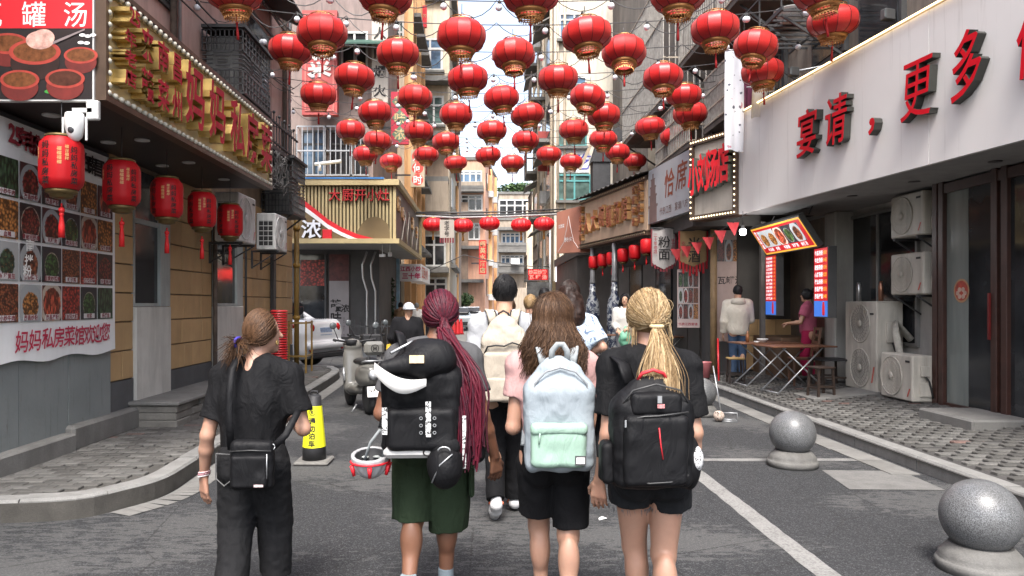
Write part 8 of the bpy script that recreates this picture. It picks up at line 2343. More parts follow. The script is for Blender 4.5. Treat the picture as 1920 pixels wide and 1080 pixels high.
LBL = cloth('pale_blue_canvas', (0.275, 0.315, 0.345), .8, .06, fold=.6); MNT = cloth('mint_canvas', (0.28, 0.41, 0.335), .8, .06, fold=.6); GRYS = cloth('grey_strap', (0.27, 0.29, 0.3), .8)
t = pack('backpack', 'pale blue backpack with mint green front pocket', (.362, 3.50, .83), .325, .53, .16, LBL, .007, seed=3)
pocket(t, 'front_pocket', (-.012, -.085, .135), (.128, .034, .1), MNT, 6); pocket(t, 'pocket_flap', (-.012, -.098, .215), (.131, .03, .028), MNT, 7)
arc(t, 'carry_handle', [(-.04, -.01, .5), (-.035, -.02, .57), (-.01, -.025, .6), (.015, -.025, .6), (.035, -.02, .57), (.04, -.01, .5)], .016, GRYS, (.4, 1, (0, 1, 0)))
ZIP = M('zip_grey', (0.2, 0.21, 0.22), .5, .2, 50); arc(t, 'zip', [(-.13, -.07, .34), (-.12, -.078, .42), (-.07, -.07, .475), (0, -.068, .495), (.07, -.07, .475), (.12, -.078, .42), (.135, -.06, .3), (.14, -.05, .2)], .005, ZIP)
MB().box((.085, -.124, .075), (.05, .004, .042)).build('woven_label', M('label_dark', (0.06, 0.06, 0.065), .7, .2, 50), t); MB().box((.085, -.1255, .075), (.038, .004, .028)).build('label_print', PWHT, t); arc(t, 'zip_pull', [(-.1, -.125, .2), (-.105, -.13, .15)], .004, MNT)
strap_pair(t, .3, .53, GRYS, .16, .08)
t = pack('rucksack', 'large black rucksack with white brimmed flap and white tape labels', (-.305, 3.715, .88), .395, .53, .19, BPB, .009, 3, .92, 9)
S = SDF((-.33, -.3, .25), (.3, .2, .62), .007); S.rc((-.18, -.12, .43), (.0, -.085, .45), .035, .07, .03); S.rc((.0, -.085, .45), (.1, -.05, .46), .07, .075, .03); S.el((.03, -.02, .51), (.12, .09, .06), .05); S.rough(.009, 10, 5); S.build('flap', BPB, t)
mb = MB(); n = 14; vs = []; fs = []
for i in range(n + 1):
 u = i / n; x = -.225 + .25 * u; z = .408 - .06 * u - .03 * math.sin(math.pi * u); y = -.145 - .045 * math.sin(math.pi * u)
 for dz, dy in ((.03 + .02 * (1 - u), .012), (-.028 * math.sin(math.pi * u) - .004, -.01), (-.028 * math.sin(math.pi * u) - .006, .012), (.03, .04)): vs.append((x, y + dy, z + dz))
for i in range(n):
 for j in range(4): fs.append((i * 4 + j, i * 4 + (j + 1) % 4, i * 4 + 4 + (j + 1) % 4, i * 4 + 4 + j))
mb.add(vs, fs, 0, True); mb.build('brim', M('white_leatherette', (0.48, 0.475, 0.46), .6, .06, 8), t)
MB().box((-.02, -.17, .475), (.07, .006, .038), .0, 0, Matrix.Rotation(-.25, 3, 'X')).build('leather_patch', M('tan_patch', (0.55, 0.40, 0.24), .7, .15, 30), t)
pocket(t, 'front_pocket', (-.0, -.105, .13), (.17, .04, .105), BPB, 8)
TAPE = print_cloth('printed_tape', (0.55, 0.55, 0.55), (0.03, 0.03, 0.03), 60)
for x, z0, z1, y in ((.035, .1, .27, -.158), (-.175, .11, .24, -.14)): MB().box((x, y, (z0 + z1) / 2), (.026, .006, z1 - z0)).build('tape_strap', TAPE, t)
for z in (.12, .155, .19):
 for x in (.0, .065): MB().tube([(x + .007 * math.cos(q), -.155, z + .007 * math.sin(q)) for q in np.linspace(0, 6.28, 11)[:-1]], .002, 4, closed=True).build('eyelet', GALV, t)
MB().box((-.02, -.09, .015), (.33, .06, .055), bev=.02).build('white_base_panel', M('white_leatherette', (0.66, 0.65, 0.63), .6, .06, 8), t); arc(t, 'base_logo', [(.03 + .02 * math.cos(q), -.122, .018 + .015 * math.sin(q)) for q in np.linspace(0, 6.28, 12)], .004, INK)
arc(t, 'silver_trim', [(-.15, -.1, .5), (-.05, -.03, .55), (.06, -.02, .55)], .008, GALV); strap_pair(t, .4, .53, BPB, .2, .11); pocket(t, 'side_pouch', (.27, -.0, .05), (.05, .06, .11), BPB, 3)
MB().box((.21, -.085, .06), (.018, .006, .26)).build('tape_strap', TAPE, t)
cp = thing('baseball_cap', 'black baseball cap clipped to the rucksack, hanging down', 'cap', (-.185, 3.60, .84)); S = SDF((-.12, -.14, -.15), (.12, .1, .16), .006); S.el((0, .02, -.01), (.088, .085, .118), .01); S.plane((0, .035, 0), (0, 1, 0)); S.rough(.003, 25, 3); S.build('crown', BPB, cp); S = SDF((-.12, -.14, 0), (.12, .1, .2), .006); S.el((0, .0, .085), (.075, .03, .06), .005); S.build('brim', BPB, cp)
arc(cp, 'strap', [(-.06, -.045, -.08), (-.02, -.06, .01), (.04, -.055, .06)], .0035, GALV); arc(cp, 'adjuster', [(-.03 + .0 * q, -.06 - .004, .04 + .02 * math.sin(q)) if 0 else (.0 + .03 * math.cos(q), -.058, .075 + .02 * math.sin(q)) for q in np.linspace(0, 3.14, 8)], .004, GALV)
hl = thing('bike_helmet', 'white and red bicycle helmet hanging upside down from the rucksack', 'helmet', (-.565, 3.72, .82)); hl.scale = (.86, .86, .86); WHS = M('helmet_white', (0.34, 0.34, 0.35), .3, .05, 6, coat=.3)
S = SDF((-.15, -.17, -.15), (.15, .17, .12), .005); S.el((0, 0, .04), (.112, .135, .13), .01); S.el((0, 0, .06), (.09, .112, .125), .005, 'sub'); S.plane((0, 0, .055), (0, -.15, 1))
for k in range(11):
 q = k * 2 * math.pi / 11; S.rc((.06 * math.cos(q), .075 * math.sin(q), -.11), (.125 * math.cos(q), .15 * math.sin(q), -.0), .016, .024, .004, 'sub')
S.build('shell', WHS, hl); S = SDF((-.14, -.16, -.12), (.14, .16, .1), .006); S.el((0, 0, .04), (.102, .125, .115), .01); S.el((0, 0, .065), (.088, .11, .115), .005, 'sub'); S.plane((0, 0, .05), (0, -.15, 1)); S.build('liner', M('helmet_liner', (0.02, 0.02, 0.022), .7, .2, 30), hl)
for k in range(11):
 q = (k + .5) * 2 * math.pi / 11
 if k % 2 == 0: MB().tube([(.1 * math.cos(q), .12 * math.sin(q), -.06), (.113 * math.cos(q), .136 * math.sin(q), -.0)], [.01, .014], 5).build('red_accent', PRED, hl)
MB().tube([(.113 * math.cos(q), .136 * math.sin(q), .012) for q in np.linspace(0, 6.28, 25)[:-1]], .006, 5, closed=True).build('red_rim', PRED, hl)
for q in (.4, 1.2, 2.2, 4.0, 5.0): MB().ball((.07 * math.cos(q), .09 * math.sin(q), .02), .02, 8, 5, sq=(1.2, 1, .4)).build('pad', M('pad_grey', (0.3, 0.32, 0.31), .8, .1, 30), hl)
arc(hl, 'chin_strap', [(-.04, .02, .0), (.0, .0, .12), (.06, -.02, .2)], .009, GRYS, (.3, 1, (0, 1, 0))); arc(hl, 'chin_strap', [(.07, .03, .02), (.08, .0, .12), (.07, -.02, .2)], .009, GRYS, (.3, 1, (0, 1, 0)))
t = pack('backpack', 'black backpack with red handle and red slit trim', (.722, 3.18, .84), .345, .47, .19, BPB, .007, 2, .86, 21)
pocket(t, 'front_pocket', (-.005, -.1, .17), (.135, .035, .15), BPB, 12); pocket(t, 'top_pocket', (.0, -.08, .36), (.11, .03, .05), BPB, 13); RDT = M('red_webbing', (0.5, 0.02, 0.03), .6, .15, 40)
arc(t, 'carry_handle', [(-.06, -.02, .455), (-.045, -.035, .485), (0, -.04, .5), (.045, -.035, .485), (.065, -.02, .455)], .008, RDT); arc(t, 'red_slit', [(.0, -.136, .27), (.006, -.139, .2), (.016, -.137, .14)], .003, RDT)
ZB = M('zip_black', (0.03, 0.03, 0.03), .4, .2, 60); arc(t, 'zip', [(-.13, -.11, .3), (-.06, -.128, .315), (0, -.13, .318), (.06, -.128, .325), (.13, -.11, .33)], .004, ZB); arc(t, 'zip', [(-.14, -.085, .36), (-.1, -.1, .42), (0, -.09, .445), (.1, -.1, .42), (.14, -.085, .36)], .004, ZB); arc(t, 'seam', [(-.13, -.115, .06), (-.04, -.132, .04), (.05, -.132, .045), (.13, -.115, .07)], .004, ZB)
for x, z in ((.005, .385), (-.13, .285)): MB().box((x, -.125 if x > -.1 else -.118, z), (.018, .006, .03)).build('zip_pull', GALV, t)
MB().box((.01, -.127, .358), (.03, .005, .016)).build('emblem', M('emblem_red_white', (0.5, 0.2, 0.2), .5, .6, 120), t); S = SDF((.12, -.12, -.02), (.26, .13, .28), .006); S.el((.165, 0, .1), (.05, .075, .12), .01); S.build('mesh_pocket', BPB, t); S = SDF((.15, -.1, .04), (.24, .06, .22), .005); S.el((.182, -.03, .12), (.035, .05, .06), .01); S.build('mesh_panel', print_cloth('white_mesh', (0.55, 0.55, 0.56), (0.05, 0.05, 0.05), 90), t); pocket(t, 'side_pouch', (-.185, .02, .1), (.03, .06, .09), BPB, 5); strap_pair(t, .34, .47, BPB, .19, .09, .06, .3, .034)
BEG = cloth('beige_canvas', (0.40, 0.35, 0.285), .8, .06, fold=.7); t = pack('rucksack', 'beige canvas rucksack with black piping on white tee man', (.155, 5.47, .90), .33, .62, .17, BEG, .011, 0, .9, 14)
pocket(t, 'front_pocket', (0, -.08, .2), (.15, .035, .17), BEG, 15); pocket(t, 'low_pocket', (0, -.095, .1), (.145, .03, .09), BEG, 16); PIP = M('black_piping', (0.012, 0.012, 0.012), .6, .2, 20); arc(t, 'piping', [(-.155, -.07, .33), (-.12, -.1, .41), (-.06, -.11, .42), (0, -.115, .415), (.06, -.11, .44), (.12, -.1, .42), (.158, -.07, .34)], .007, PIP); arc(t, 'carry_handle', [(-.05, .06, .6), (-.035, .05, .65), (0, .045, .67), (.035, .05, .65), (.05, .06, .6)], .008, PIP); strap_pair(t, .33, .62, BEG, .17, .09, .05, .3, .04)
for s_ in (-1, 1):
 for e in (.045, .11): MB().tube([(s_ * e, .05, .56), (s_ * (e + .01), .1, .65), (s_ * (e + .02), .2, .67)], .006, 5).build('strap_piping', PIP, t)
t = pack('crossbody_bag', 'small black crossbody bag resting on back of woman in black tee', (-1.145, 3.68, .695), .215, .25, .075, BPB, .004, 3, .98, 31, 'bag'); pocket(t, 'front_pocket', (-.005, -.045, .1), (.088, .018, .08), BPB, 3); arc(t, 'zip', [(-.1, -.042, .2), (0, -.045, .205), (.1, -.042, .2)], .0035, ZB); arc(t, 'pocket_zip', [(.085, -.065, .19), (.085, -.067, .07)], .003, GALV); MB().box((.045, -.066, .035), (.045, .003, .011)).build('label', M('label_white_red', (0.6, 0.45, 0.45), .5, .3, 150), t)
arc(t, 'strap', [(-.105, .0, .2), (-.115, .0, .35), (-.118, .01, .48), (-.115, .05, .6), (-.105, .14, .66), (-.08, .24, .62)], .02, BPB, (.2, 1, (0, 1, 0))); arc(t, 'strap', [(.1, .0, .21), (.16, .02, .27), (.2, .08, .36), (.2, .2, .4)], .02, BPB, (.2, 1, (0, 1, 0))); arc(t, 'buckle', [(.1 + .012 * math.cos(q), -.01, .215 + .014 * math.sin(q)) for q in np.linspace(0, 6.28, 10)], .003, GALV)
# ================================================================ street furniture
def granite():
 m, nt, b = _nt('speckled_granite'); v = coord(nt)
 c = mixc(nt, ramp(nt, noise(nt, v, 170, 3, .7), [(0.38, 0.0), (0.62, 1.0)]), (0.035, 0.036, 0.038), (0.19, 0.195, 0.2)); c = mixc(nt, ramp(nt, noise(nt, v, 4, 4, .6), [(0.4, 0.0), (0.7, .4)]), c, (0.07, 0.068, 0.065))
 nt.links.new(c, b.inputs['Base Color']); b.inputs['Roughness'].default_value = .36; bump(nt, b, noise(nt, v, 120, 2, .6), .12, .003); return m
GRN = granite(); sph = MB().ball((0, 0, .33), .222, 40, 24).mesh('stone_ball', GRN); bse = MB().lathe([(.24, 0), (.245, .05), (.235, .065), (.222, .07), (.226, .095), (.205, .12), (.17, .16)], 40).mesh('stone_base', M('base_concrete', (0.13, 0.127, 0.12), .85, .25, 6, .4, 60, grain=.3, dirt=.4))
for x, y, lab in ((3.03, 4.5, 'nearest stone ball bollard, at the lower right of the road'), (3.1, 7.4, 'stone ball bollard in the middle, beside the white bay line'), (3.17, 10.75, 'farthest stone ball bollard, behind the blonde woman')):
 t = thing('ball_bollard', lab, 'bollard', (x, y, 0), rnd.uniform(0, 360), 'stone ball bollards'); inst('stone_ball', sph, t); inst('stone_base', bse, t)
t = thing('parking_cone', 'black traffic post with yellow sleeve forbidding parking', 'traffic cone', (-1.72, 7.55, 0)); RUB = M('black_rubber', (0.018, 0.018, 0.02), .6, .25, 12); MB().box((0, 0, .02), (.35, .35, .04), bev=.015).build('base_plate', M('dusty_rubber', (0.14, 0.135, 0.125), .8, .25, 12), t); MB().lathe([(.12, .04), (.115, .16), (.07, .68), (.045, .7), (.045, .66)], 24).build('post', RUB, t); MB().tube([(-.04, 0, .69), (-.03, 0, .73), (.03, 0, .73), (.04, 0, .69)], .01, 6).build('handle', RUB, t); MB().lathe([(.118, .17), (.079, .585)], 24, caps=False).build('yellow_sleeve', M('hi_vis_yellow', (0.78, 0.78, 0.02), .5, .06, 6), t)
g = MB()
for j, ch in enumerate('请勿泊车'):
 q = MB(); put_glyph(q, ch, 0, .44 - j * .075, .07, .07, 0, .03)
 for p in q.v: pass
 g.add([(p[0], -(.136 - .094 * p[2]) - .001, p[2]) for p in q.v], q.f)
q = MB(); put_glyph(q, 'R', 0, .525, .04, .045, 0, .03); g.add([(p[0], -(.136 - .094 * p[2]) - .001, p[2]) for p in q.v], q.f); g.tube([(.03 * math.cos(a), -(.136 - .094 * (.525 + .03 * math.sin(a))), .525 + .03 * math.sin(a)) for a in np.linspace(0, 6.28, 17)[:-1]], .003, 4, closed=True)
inst('lettering', g.mesh('lettering', INK, False), t)
t = thing('dustpan_tool', 'metal long handled grabber with round perforated head by far bollard', 'tool', (3.3, 10.2, 0)); MB().tube([(0, 0, .06), (-.06, .2, .75)], .01, 6).build('handle', GALV, t); MB().ball((-.05, -.02, .08), .075, 14, 10).build('perforated_head', print_cloth('perforated', (0.45, 0.36, 0.3), (0.03, 0.02, 0.02), 30), t); mb = MB(); mb.tube([(0, -.05, .01), (.2, -.05, .01), (.22, .1, .01), (.02, .12, .01)], .01, 5, closed=True); mb.tube([(.2, -.05, .01), (.2, -.03, .12), (0, .0, .12)], .008, 5); mb.build('stand', GALV, t)
p = at(1320, 570, 14.6); t = thing('pink_bucket', 'pale pink plastic bucket by the ochre post', 'bucket', (p.x, 14.6, .17)); MB().lathe([(.11, 0), (.15, .3), (.155, .31), (.14, .3), (.1, .02)], 20).build('tub', M('pink_plastic', (0.5, 0.16, 0.17), .4, .1, 6), t)
tag(MB().tube([(p.x + .1, 14.0, .15), (p.x + .18, 14.3, .95)], .02, 6).build('red_pole', M('red_plastic', (0.5, 0.02, 0.025), .35, .1, 4)), 'red broom handle leaning by pink bucket', 'pole')
t = thing('paper_litter', 'scrap of white paper on the asphalt', 'litter', (at(1130, 975, 5.55).x, 5.55, .004)); mb = MB(); mb.add([(-.03, -.02, 0), (.03, -.015, .012), (.035, .02, .004), (0, .03, .014), (-.028, .02, .003)], [(0, 1, 2, 3, 4)]); mb.build('scrap', M('paper_white', (0.7, 0.7, 0.7), .8, .1, 20), t)
WDT = M('reddish_table_wood', (0.115, 0.05, 0.026), .45, .25, 6, stretch=(1, 6, 1)); TLEG = GALV; DWD = M('dark_stool_wood', (0.035, 0.022, 0.016), .55, .3, 8); YWD = M('yellow_stool_top', (0.36, 0.24, 0.09), .5, .2, 8)
def table(label, x, y, z, rz, L=1.1, W=.6, h=.75):
 t = thing('folding_table', label, 'table', (x, y, z), rz, 'folding tables outside the shops'); MB().box((0, 0, h - .012), (L, W, .025), bev=.006).build('table_top', WDT, t)
 for sy in (-1, 1):
  for sx in (-1, 1): MB().tube([(sx * L * .4, sy * W * .42, .0), (-sx * L * .3, sy * W * .38 + sx * .012, h - .03)], .013, 6).build('leg', TLEG, t)
 for sx in (-1, 1): MB().tube([(sx * L * .4, -W * .42, .02), (sx * L * .4, W * .42, .02)], .011, 6).build('stretcher', TLEG, t)
 return t
def stool(label, x, y, z, rz, top, h=.46, w=.3, name='wooden_stool'):
 t = thing(name, label, 'stool', (x, y, z), rz, 'wooden stools outside the shops'); MB().box((0, 0, h - .015), (w, w, .03), bev=.008).build('seat', top, t)
 for sx in (-1, 1):
  for sy in (-1, 1): MB().tube([(sx * w * .44, sy * w * .44, 0), (sx * w * .38, sy * w * .38, h - .03)], .022, 4).build('leg', DWD, t)
 for sx in (-1, 1): MB().box((sx * w * .42, 0, h * .3), (.02, w * .75, .03)).build('stretcher', DWD, t); MB().box((0, sx * w * .42, h * .36), (w * .75, .02, .03)).build('stretcher', DWD, t)
table('front reddish folding table with crossed steel legs', 5.0, 11.85, pz(5.0), 8); table('second folding table holding a bowl and bottle', 4.95, 13.0, pz(4.9), 5); table('far folding table left of the tall menu poster', 4.15, 17.0, .13, 10); table('distant folding table beside porcelain columns', 2.85, 18.2, .12, 0, .9)
stool('dark wooden stool in front of the front folding table', 5.1, 11.15, pz(5.1), 10, DWD); stool('wooden stool with yellowish seat near the hooded man', 4.65, 13.6, pz(4.65), -8, YWD); stool('small dark stool by the distant folding table', 3.25, 17.6, .12, 20, DWD); stool('stool with brown seat under far folding table', 4.0, 16.4, .13, 5, YWD)
stool('wide black bench beside the tall outdoor unit', 5.65, 12.05, pz(5.65), 0, RUB, .46, .5, 'black_bench')
t = thing('slat_chair', 'brown wooden chair with ladder back behind the front table', 'chair', (5.4, 12.5, pz(5.4)), -100); MB().box((0, 0, .45), (.4, .4, .03), bev=.008).build('seat', WDT, t)
for sx in (-1, 1):
 MB().tube([(sx * .18, .18, 0), (sx * .18, .18, .46), (sx * .18, .25, .98)], .022, 4).build('leg', WDT, t); MB().tube([(sx * .18, -.17, 0), (sx * .18, -.17, .45)], .022, 4).build('leg', WDT, t)
for z in (.6, .72, .84, .95): MB().box((0, .2 + (z - .46) * .13, z), (.34, .02, .05)).build('back_slat', WDT, t)
def small(name, label, cat, loc, prof, mat): tag(MB().lathe(prof, 16, loc).build(name, mat), label, cat)
zt = pz(4.9) + .75
small('noodle_bowl', 'white bowl on the second folding table', 'bowl', (4.9, 12.95, zt), [(.05, 0), (.09, .05), (.1, .065), (.085, .05), (.04, .01)], CW); small('sauce_bottle', 'sauce bottle with white cap on the second table', 'bottle', (4.62, 12.9, zt), [(.03, 0), (.032, .12), (.012, .16), (.012, .2), (.0, .2)], M('sauce_brown', (0.2, 0.08, 0.03), .3, .2, 8)); small('small_dish', 'small white dish beside the bowl', 'dish', (4.76, 12.85, zt), [(.03, 0), (.05, .025), (.04, .02), (.02, .006)], CW)
p = at(1172, 622, 15.2); t = thing('green_bag', 'green plastic bag carried by the woman in white jacket', 'bag', (p.x, 15.22, p.z - .2)); S = SDF((-.2, -.15, -.2), (.2, .15, .35), .012); S.el((0, 0, .05), (.13, .09, .17), .02); S.rc((0, 0, .15), (.02, .03, .3), .06, .02, .04); S.rough(.02, 12, 4); S.build('sack', M('green_film', (0.14, 0.36, 0.24), .4, .15, 6), t)
# ================================================================ vehicles
CARG = glass('car_glass', (0.02, 0.022, 0.025)); TYRE = M('tyre', (0.014, 0.014, 0.015), .8, .2, 10); RIM = M('alloy', (0.4, 0.4, 0.41), .3, .1, 6, metal=.8); TAILR = M('tail_red', (0.42, 0.006, 0.008), .15, .3, 8, coat=.5)
def car(label, loc, rz, col, key, front=False):
 t = thing('parked_car', label, 'car', loc, rz); pm = M(key, col, .25, .04, 2, coat=.6)
 S = SDF((-2.35, -.95, .12), (2.35, .95, 1.52), .032)      # nose towards +x
 S.bx((0, 0, .56), (2.15, .84, .34), .2, .05); S.bx((-1.55, 0, .83), (.6, .76, .2), .14, .12); S.bx((1.3, 0, .74), (.8, .76, .17), .14, .15); S.bx((-.15, 0, 1.36), (.75, .56, .07), .06, .1)
 for s_ in (-1, 1):
  for a, b in (((-1.5, s_ * .66, .95), (-.85, s_ * .54, 1.38)), ((1.05, s_ * .66, .92), (.5, s_ * .54, 1.38)), ((-.1, s_ * .68, .95), (-.15, s_ * .55, 1.38))): S.rc(a, b, .06, .05, .04)
  for x in (-1.35, 1.35): S.rc((x, s_ * .6, .33), (x, s_ * 1.0, .33), .37, .37, .01, 'sub')
 S.rc((-2.2, -.7, .5), (-2.2, .7, .5), .08, .08, .06); S.build('body', pm, t)
 S = SDF((-1.7, -.85, .8), (1.4, .85, 1.42), .032); S.bx((-.15, 0, 1.13), (1.1, .66, .25), .1, .02); S.plane((-1.5, 0, .95), (-.55, 0, .42)); S.plane((1.1, 0, .92), (.6, 0, .55)); S.build('glasshouse', CARG, t)
 for x in (-1.35, 1.35):
  for s_ in (-1, 1):
   w = MB().lathe([(.2, -.1), (.3, -.1), (.325, -.07), (.325, .07), (.3, .1), (.2, .1)], 28, (x, s_ * .72, .325), m=Matrix.Rotation(R(90), 3, 'X')).build('wheel', TYRE, t); MB().lathe([(.2, -.09), (.2, .09)], 20, (x, s_ * .74, .325), m=Matrix.Rotation(R(90), 3, 'X')).build('rim', RIM, w)
 for s_ in (-1, 1):
  S = SDF((-2.35, s_ * .62 - .36, .72), (-1.6, s_ * .62 + .36, 1.02), .022); S.rc((-2.1, s_ * .55, .86), (-1.72, s_ * .84, .93), .1, .05, .02); S.build('tail_light', TAILR, t)
  S = SDF((1.6, s_ * .62 - .36, .6), (2.35, s_ * .62 + .36, .9), .025); S.rc((2.08, s_ * .5, .72), (1.8, s_ * .78, .78), .07, .05, .02); S.build('headlight', M('headlight_clear', (0.55, 0.58, 0.6), .15, .15, 9, coat=.6), t); MB().ball((-2.2, s_ * .66, .45), .07, 12, 8, sq=(.5, 1.2, 1)).build('reflector', TAILR, t)
 MB().box((-2.16, 0, .78), (.03, .5, .16), bev=.006).build('number_plate', M('plate_blue', (0.25, 0.32, 0.45), .4, .3, 30), t); MB().box((2.17, 0, .45), (.04, 1.2, .2), bev=.02).build('grille', RUB, t); MB().box((-2.2, 0, .3), (.1, 1.3, .12), bev=.03).build('lower_bumper', RUB, t)
 return t
cw = car('white saloon car parked in the side alley', (-6.15, 18.9, .03), 162, (0.78, 0.79, 0.8), 'car_white'); cw.scale = (1.12, 1.12, 1.18); car('silver car parked at the far end of lane', (-1.55, 46.5, 0), -84, (0.36, 0.4, 0.43), 'car_silver'); car('distant white car beside the silver one', (-.85, 53, 0), -92, (0.6, 0.62, 0.62), 'car_white')
def scooter(label, x, y, rz, col, key, box=False):
 t = thing('scooter', label, 'scooter', (x, y, 0), rz); pm = M(key, col, .32, .06, 3, coat=.4)
 S = SDF((-.3, -.75, .15), (.3, .75, 1.1), .011)           # nose towards +y
 S.el((0, -.36, .56), (.17, .34, .19), .06); S.el((0, -.5, .66), (.15, .2, .1), .05); S.rc((0, -.1, .33), (0, .35, .3), .13, .13, .05, sq=(1, 1, 1.6)); S.rc((0, .42, .35), (0, .5, .8), .17, .16, .06, sq=(1, 2.0, 1)); S.el((0, .52, .96), (.15, .11, .11), .04); S.el((0, .62, .5), (.1, .2, .13), .04); S.rc((0, -.42, .28), (0, -.42, .35), .2, .2, .02, 'sub', (2.2, 1, 1)); S.build('body', pm, t)
 S = SDF((-.2, -.75, .66), (.2, .15, .92), .012); S.rc((0, -.5, .78), (0, -.02, .75), .11, .1, .03, sq=(.8, 1, 1.8)); S.build('seat', M('seat_vinyl', (0.03, 0.03, 0.03), .5, .2, 9), t)
 for yy in (-.48, .66):
  w = MB().lathe([(.13, -.05), (.2, -.055), (.235, -.03), (.24, 0), (.235, .03), (.2, .055), (.13, .05)], 26, (0, yy, .24), m=Matrix.Rotation(R(90), 3, 'Y')).build('wheel', TYRE, t); MB().lathe([(.13, -.04), (.13, .04)], 16, (0, yy, .24), m=Matrix.Rotation(R(90), 3, 'Y')).build('rim', RIM, w)
 MB().tube([(-.33, .36, 1.06), (-.2, .46, 1.04), (0, .5, 1.0), (.2, .46, 1.04), (.33, .36, 1.06)], .016, 8).build('handlebar', RUB, t)
 for s_ in (-1, 1):
  MB().tube([(s_ * .24, .44, 1.04), (s_ * .3, .42, 1.18), (s_ * .33, .4, 1.24)], .007, 6).build('mirror_stem', RUB, t); MB().ball((s_ * .34, .39, 1.28), .055, 14, 8, sq=(1, .35, 1)).build('mirror', GL_GREY, t)
  MB().tube([(s_ * .3, .4, 1.05), (s_ * .34, .34, 1.06)], .022, 8).build('grip', RUB, t); MB().tube([(s_ * .17, .36, .42), (s_ * .17, .42, .62)], .02, 6).build('trim', GALV, t); MB().tube([(s_ * .12, -.2, .12), (s_ * .2, -.25, .02)], .012, 6).build('stand', GALV, t)
 MB().lathe([(.075, 0), (.078, -.02), (.05, -.035), (.0, -.036)], 20, (0, -.69, .6), m=Matrix.Rotation(R(-90), 3, 'X')).build('tail_light_ring', GALV, t); MB().ball((0, -.7, .6), .05, 14, 8, sq=(1, .5, 1)).build('tail_light', TAILR, t)
 MB().tube([(-.15, -.6, .77), (-.12, -.72, .8), (.12, -.72, .8), (.15, -.6, .77)], .014, 6).build('grab_rail', GALV, t); MB().box((0, -.74, .36), (.2, .012, .15), 0, 0, Matrix.Rotation(-.2, 3, 'X')).build('number_plate', PWHT, t); MB().box((0, -.62, .38), (.16, .2, .1), bev=.02).build('mudguard', RUB, t)
 g = MB(); [put_glyph(g, c, -.055 + j * .055, .385, .05, .055, -.755, .02) for j, c in enumerate('赣A')]; [put_glyph(g, c, -.06 + j * .04, .325, .035, .055, -.745, .02) for j, c in enumerate('7Y62')]; inst('plate_lettering', g.mesh('plate_lettering', INK, False), t)
 if box:
  MB().box((.02, -.66, .98), (.3, .1, .2), bev=.05).build('backrest', pm, t); mb = MB(); mb.tube([(.02 + .055 * math.cos(q), -.713, .98 + .055 * math.sin(q)) for q in np.linspace(0, 6.28, 21)[:-1]], .005, 5, closed=True); put_glyph(mb, 'M', .02, .98, .07, .075, -.713, .01); mb.build('emblem', INK, t); MB().tube([(-.05, -.6, .8), (-.05, -.64, .92)], .015, 6).build('backrest_post', GALV, t); MB().lathe([(.07, 0), (.09, .08), (.085, .085), (.06, .01)], 18, (-.2, -.2, 1.0)).build('cup_holder', RUB, t); MB().tube([(-.2, -.2, 1.0), (-.2, .3, 1.0)], .012, 6).build('holder_arm', RUB, t)
 else:
  MB().box((0, .72, .98), (.34, .24, .2), bev=.02).build('basket', RUB, t); mb = MB(); mb.tube([(-.14, .5, 1.02), (-.05, .42, .92), (0, .4, .98), (.05, .42, .92), (.14, .5, 1.02)], .015, 6); mb.build('chrome_trim', PWHT, t)
scooter('beige grey scooter with round emblem backrest and number plate, parked on the road', -1.86, 11.3, 24, (0.16, 0.155, 0.14), 'scooter_grey', True); scooter('silver scooter with black basket behind the beige one', -2.25, 13.9, 200, (0.36, 0.37, 0.38), 'scooter_silver')
tag(MB().lathe([(.16, -.04), (.2, -.03), (.2, .03), (.16, .04)], 24, (-1.62, 13.0, .72), m=Matrix.Rotation(R(80), 3, 'Y')).build('yellow_disc', M('yellow_disc', (0.5, 0.33, 0.03), .4, .2, 6)), 'yellow round lid hanging on the silver scooter', 'lid')
for k, px in enumerate((851, 858, 864)):
 p = at(px, 570, 39); tag(MB().lathe([(.16, 0), (.13, .1), (.06, .8), (.05, .82)], 12, (p.x, 39 + .3 * k, 0)).build('red_cone', RPL), ('leftmost', 'middle', 'rightmost')[k] + ' small red barrier cone in the far lane', 'traffic cone', 'red cones in the lane')
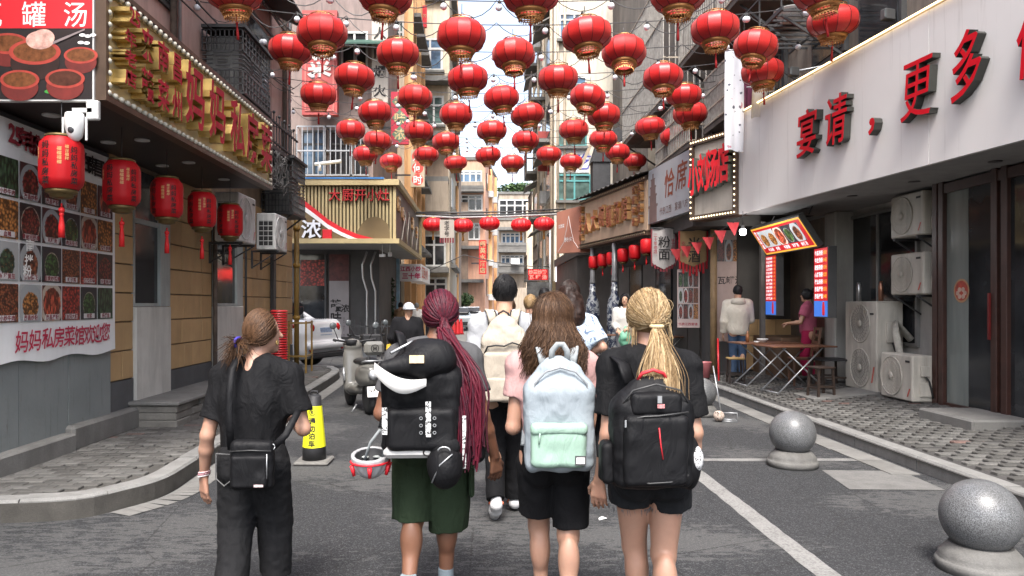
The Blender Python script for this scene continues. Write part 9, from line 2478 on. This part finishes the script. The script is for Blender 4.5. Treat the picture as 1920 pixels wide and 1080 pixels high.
t = thing('street_tree', 'leafy green street tree behind the parked cars', 'tree', (-2.0, 57.5, 0)); MB().tube([(0, 0, 0), (.1, 0, 1.2), (.0, .1, 2.4)], [.14, .1, .05], 8).build('trunk', RUST, t); mb = MB()
for k in range(9): leaf_mass(mb, (rnd.uniform(-1.0, 1.0), rnd.uniform(-.8, .8), 2.0 + rnd.uniform(-.7, .9)), .6, .6, .45, 260, .14, k)
mb.build('crown', LEAF, t)
# ================================================================ pieces that lie apart become parts of their own
def split_islands(names, most=24):
 for o in [q for q in COL.objects if q.type == 'MESH' and q.name.split('.')[0] in names]:
  me = o.data
  if me.users > 1: continue
  n = len(me.vertices); par = list(range(n))
  def find(a):
   while par[a] != a: par[a] = par[par[a]]; a = par[a]
   return a
  for e in me.edges:
   a, b = find(e.vertices[0]), find(e.vertices[1])
   if a != b: par[a] = b
  groups = {}
  for p in me.polygons: groups.setdefault(find(p.vertices[0]), []).append(p)
  if not 1 < len(groups) <= most: continue
  base = o.name.split('.')[0]
  for ps in groups.values():
   ix = {}; vs = []; fs = []
   for p in ps:
    f = []
    for v in p.vertices:
     if v not in ix: ix[v] = len(vs); vs.append(tuple(me.vertices[v].co))
     f.append(ix[v])
    fs.append(f)
   m2 = bpy.data.meshes.new(base); m2.from_pydata(vs, [], fs)
   for m in me.materials: m2.materials.append(m)
   m2.polygons.foreach_set('material_index', [p.material_index for p in ps]); m2.polygons.foreach_set('use_smooth', [p.use_smooth for p in ps]); m2.update()
   inst(base, m2, o.parent, o.location, o.rotation_euler)
  bpy.data.objects.remove(o)
split_islands({'base_course', 'cover', 'bracket', 'cloud_print', 'finials', 'plinth', 'corner_post', 'border', 'hook', 'cord', 'legs', 'coupling', 'mast', 'guard_cage', 'ledge', 'pilaster', 'strand'})
for o in COL.objects:
 if o.name.split('.')[0] in ('captions', 'caption_plate', 'lattice', 'side_bars', 'end_bars', 'balcony_bars', 'window_bars', 'coil_guard', 'fan_guard', 'frayed_hem', 'front_lattice', 'side_lattice', 'wire_mountains'): o['kind'] = 'stuff'
bpy.context.view_layer.update()
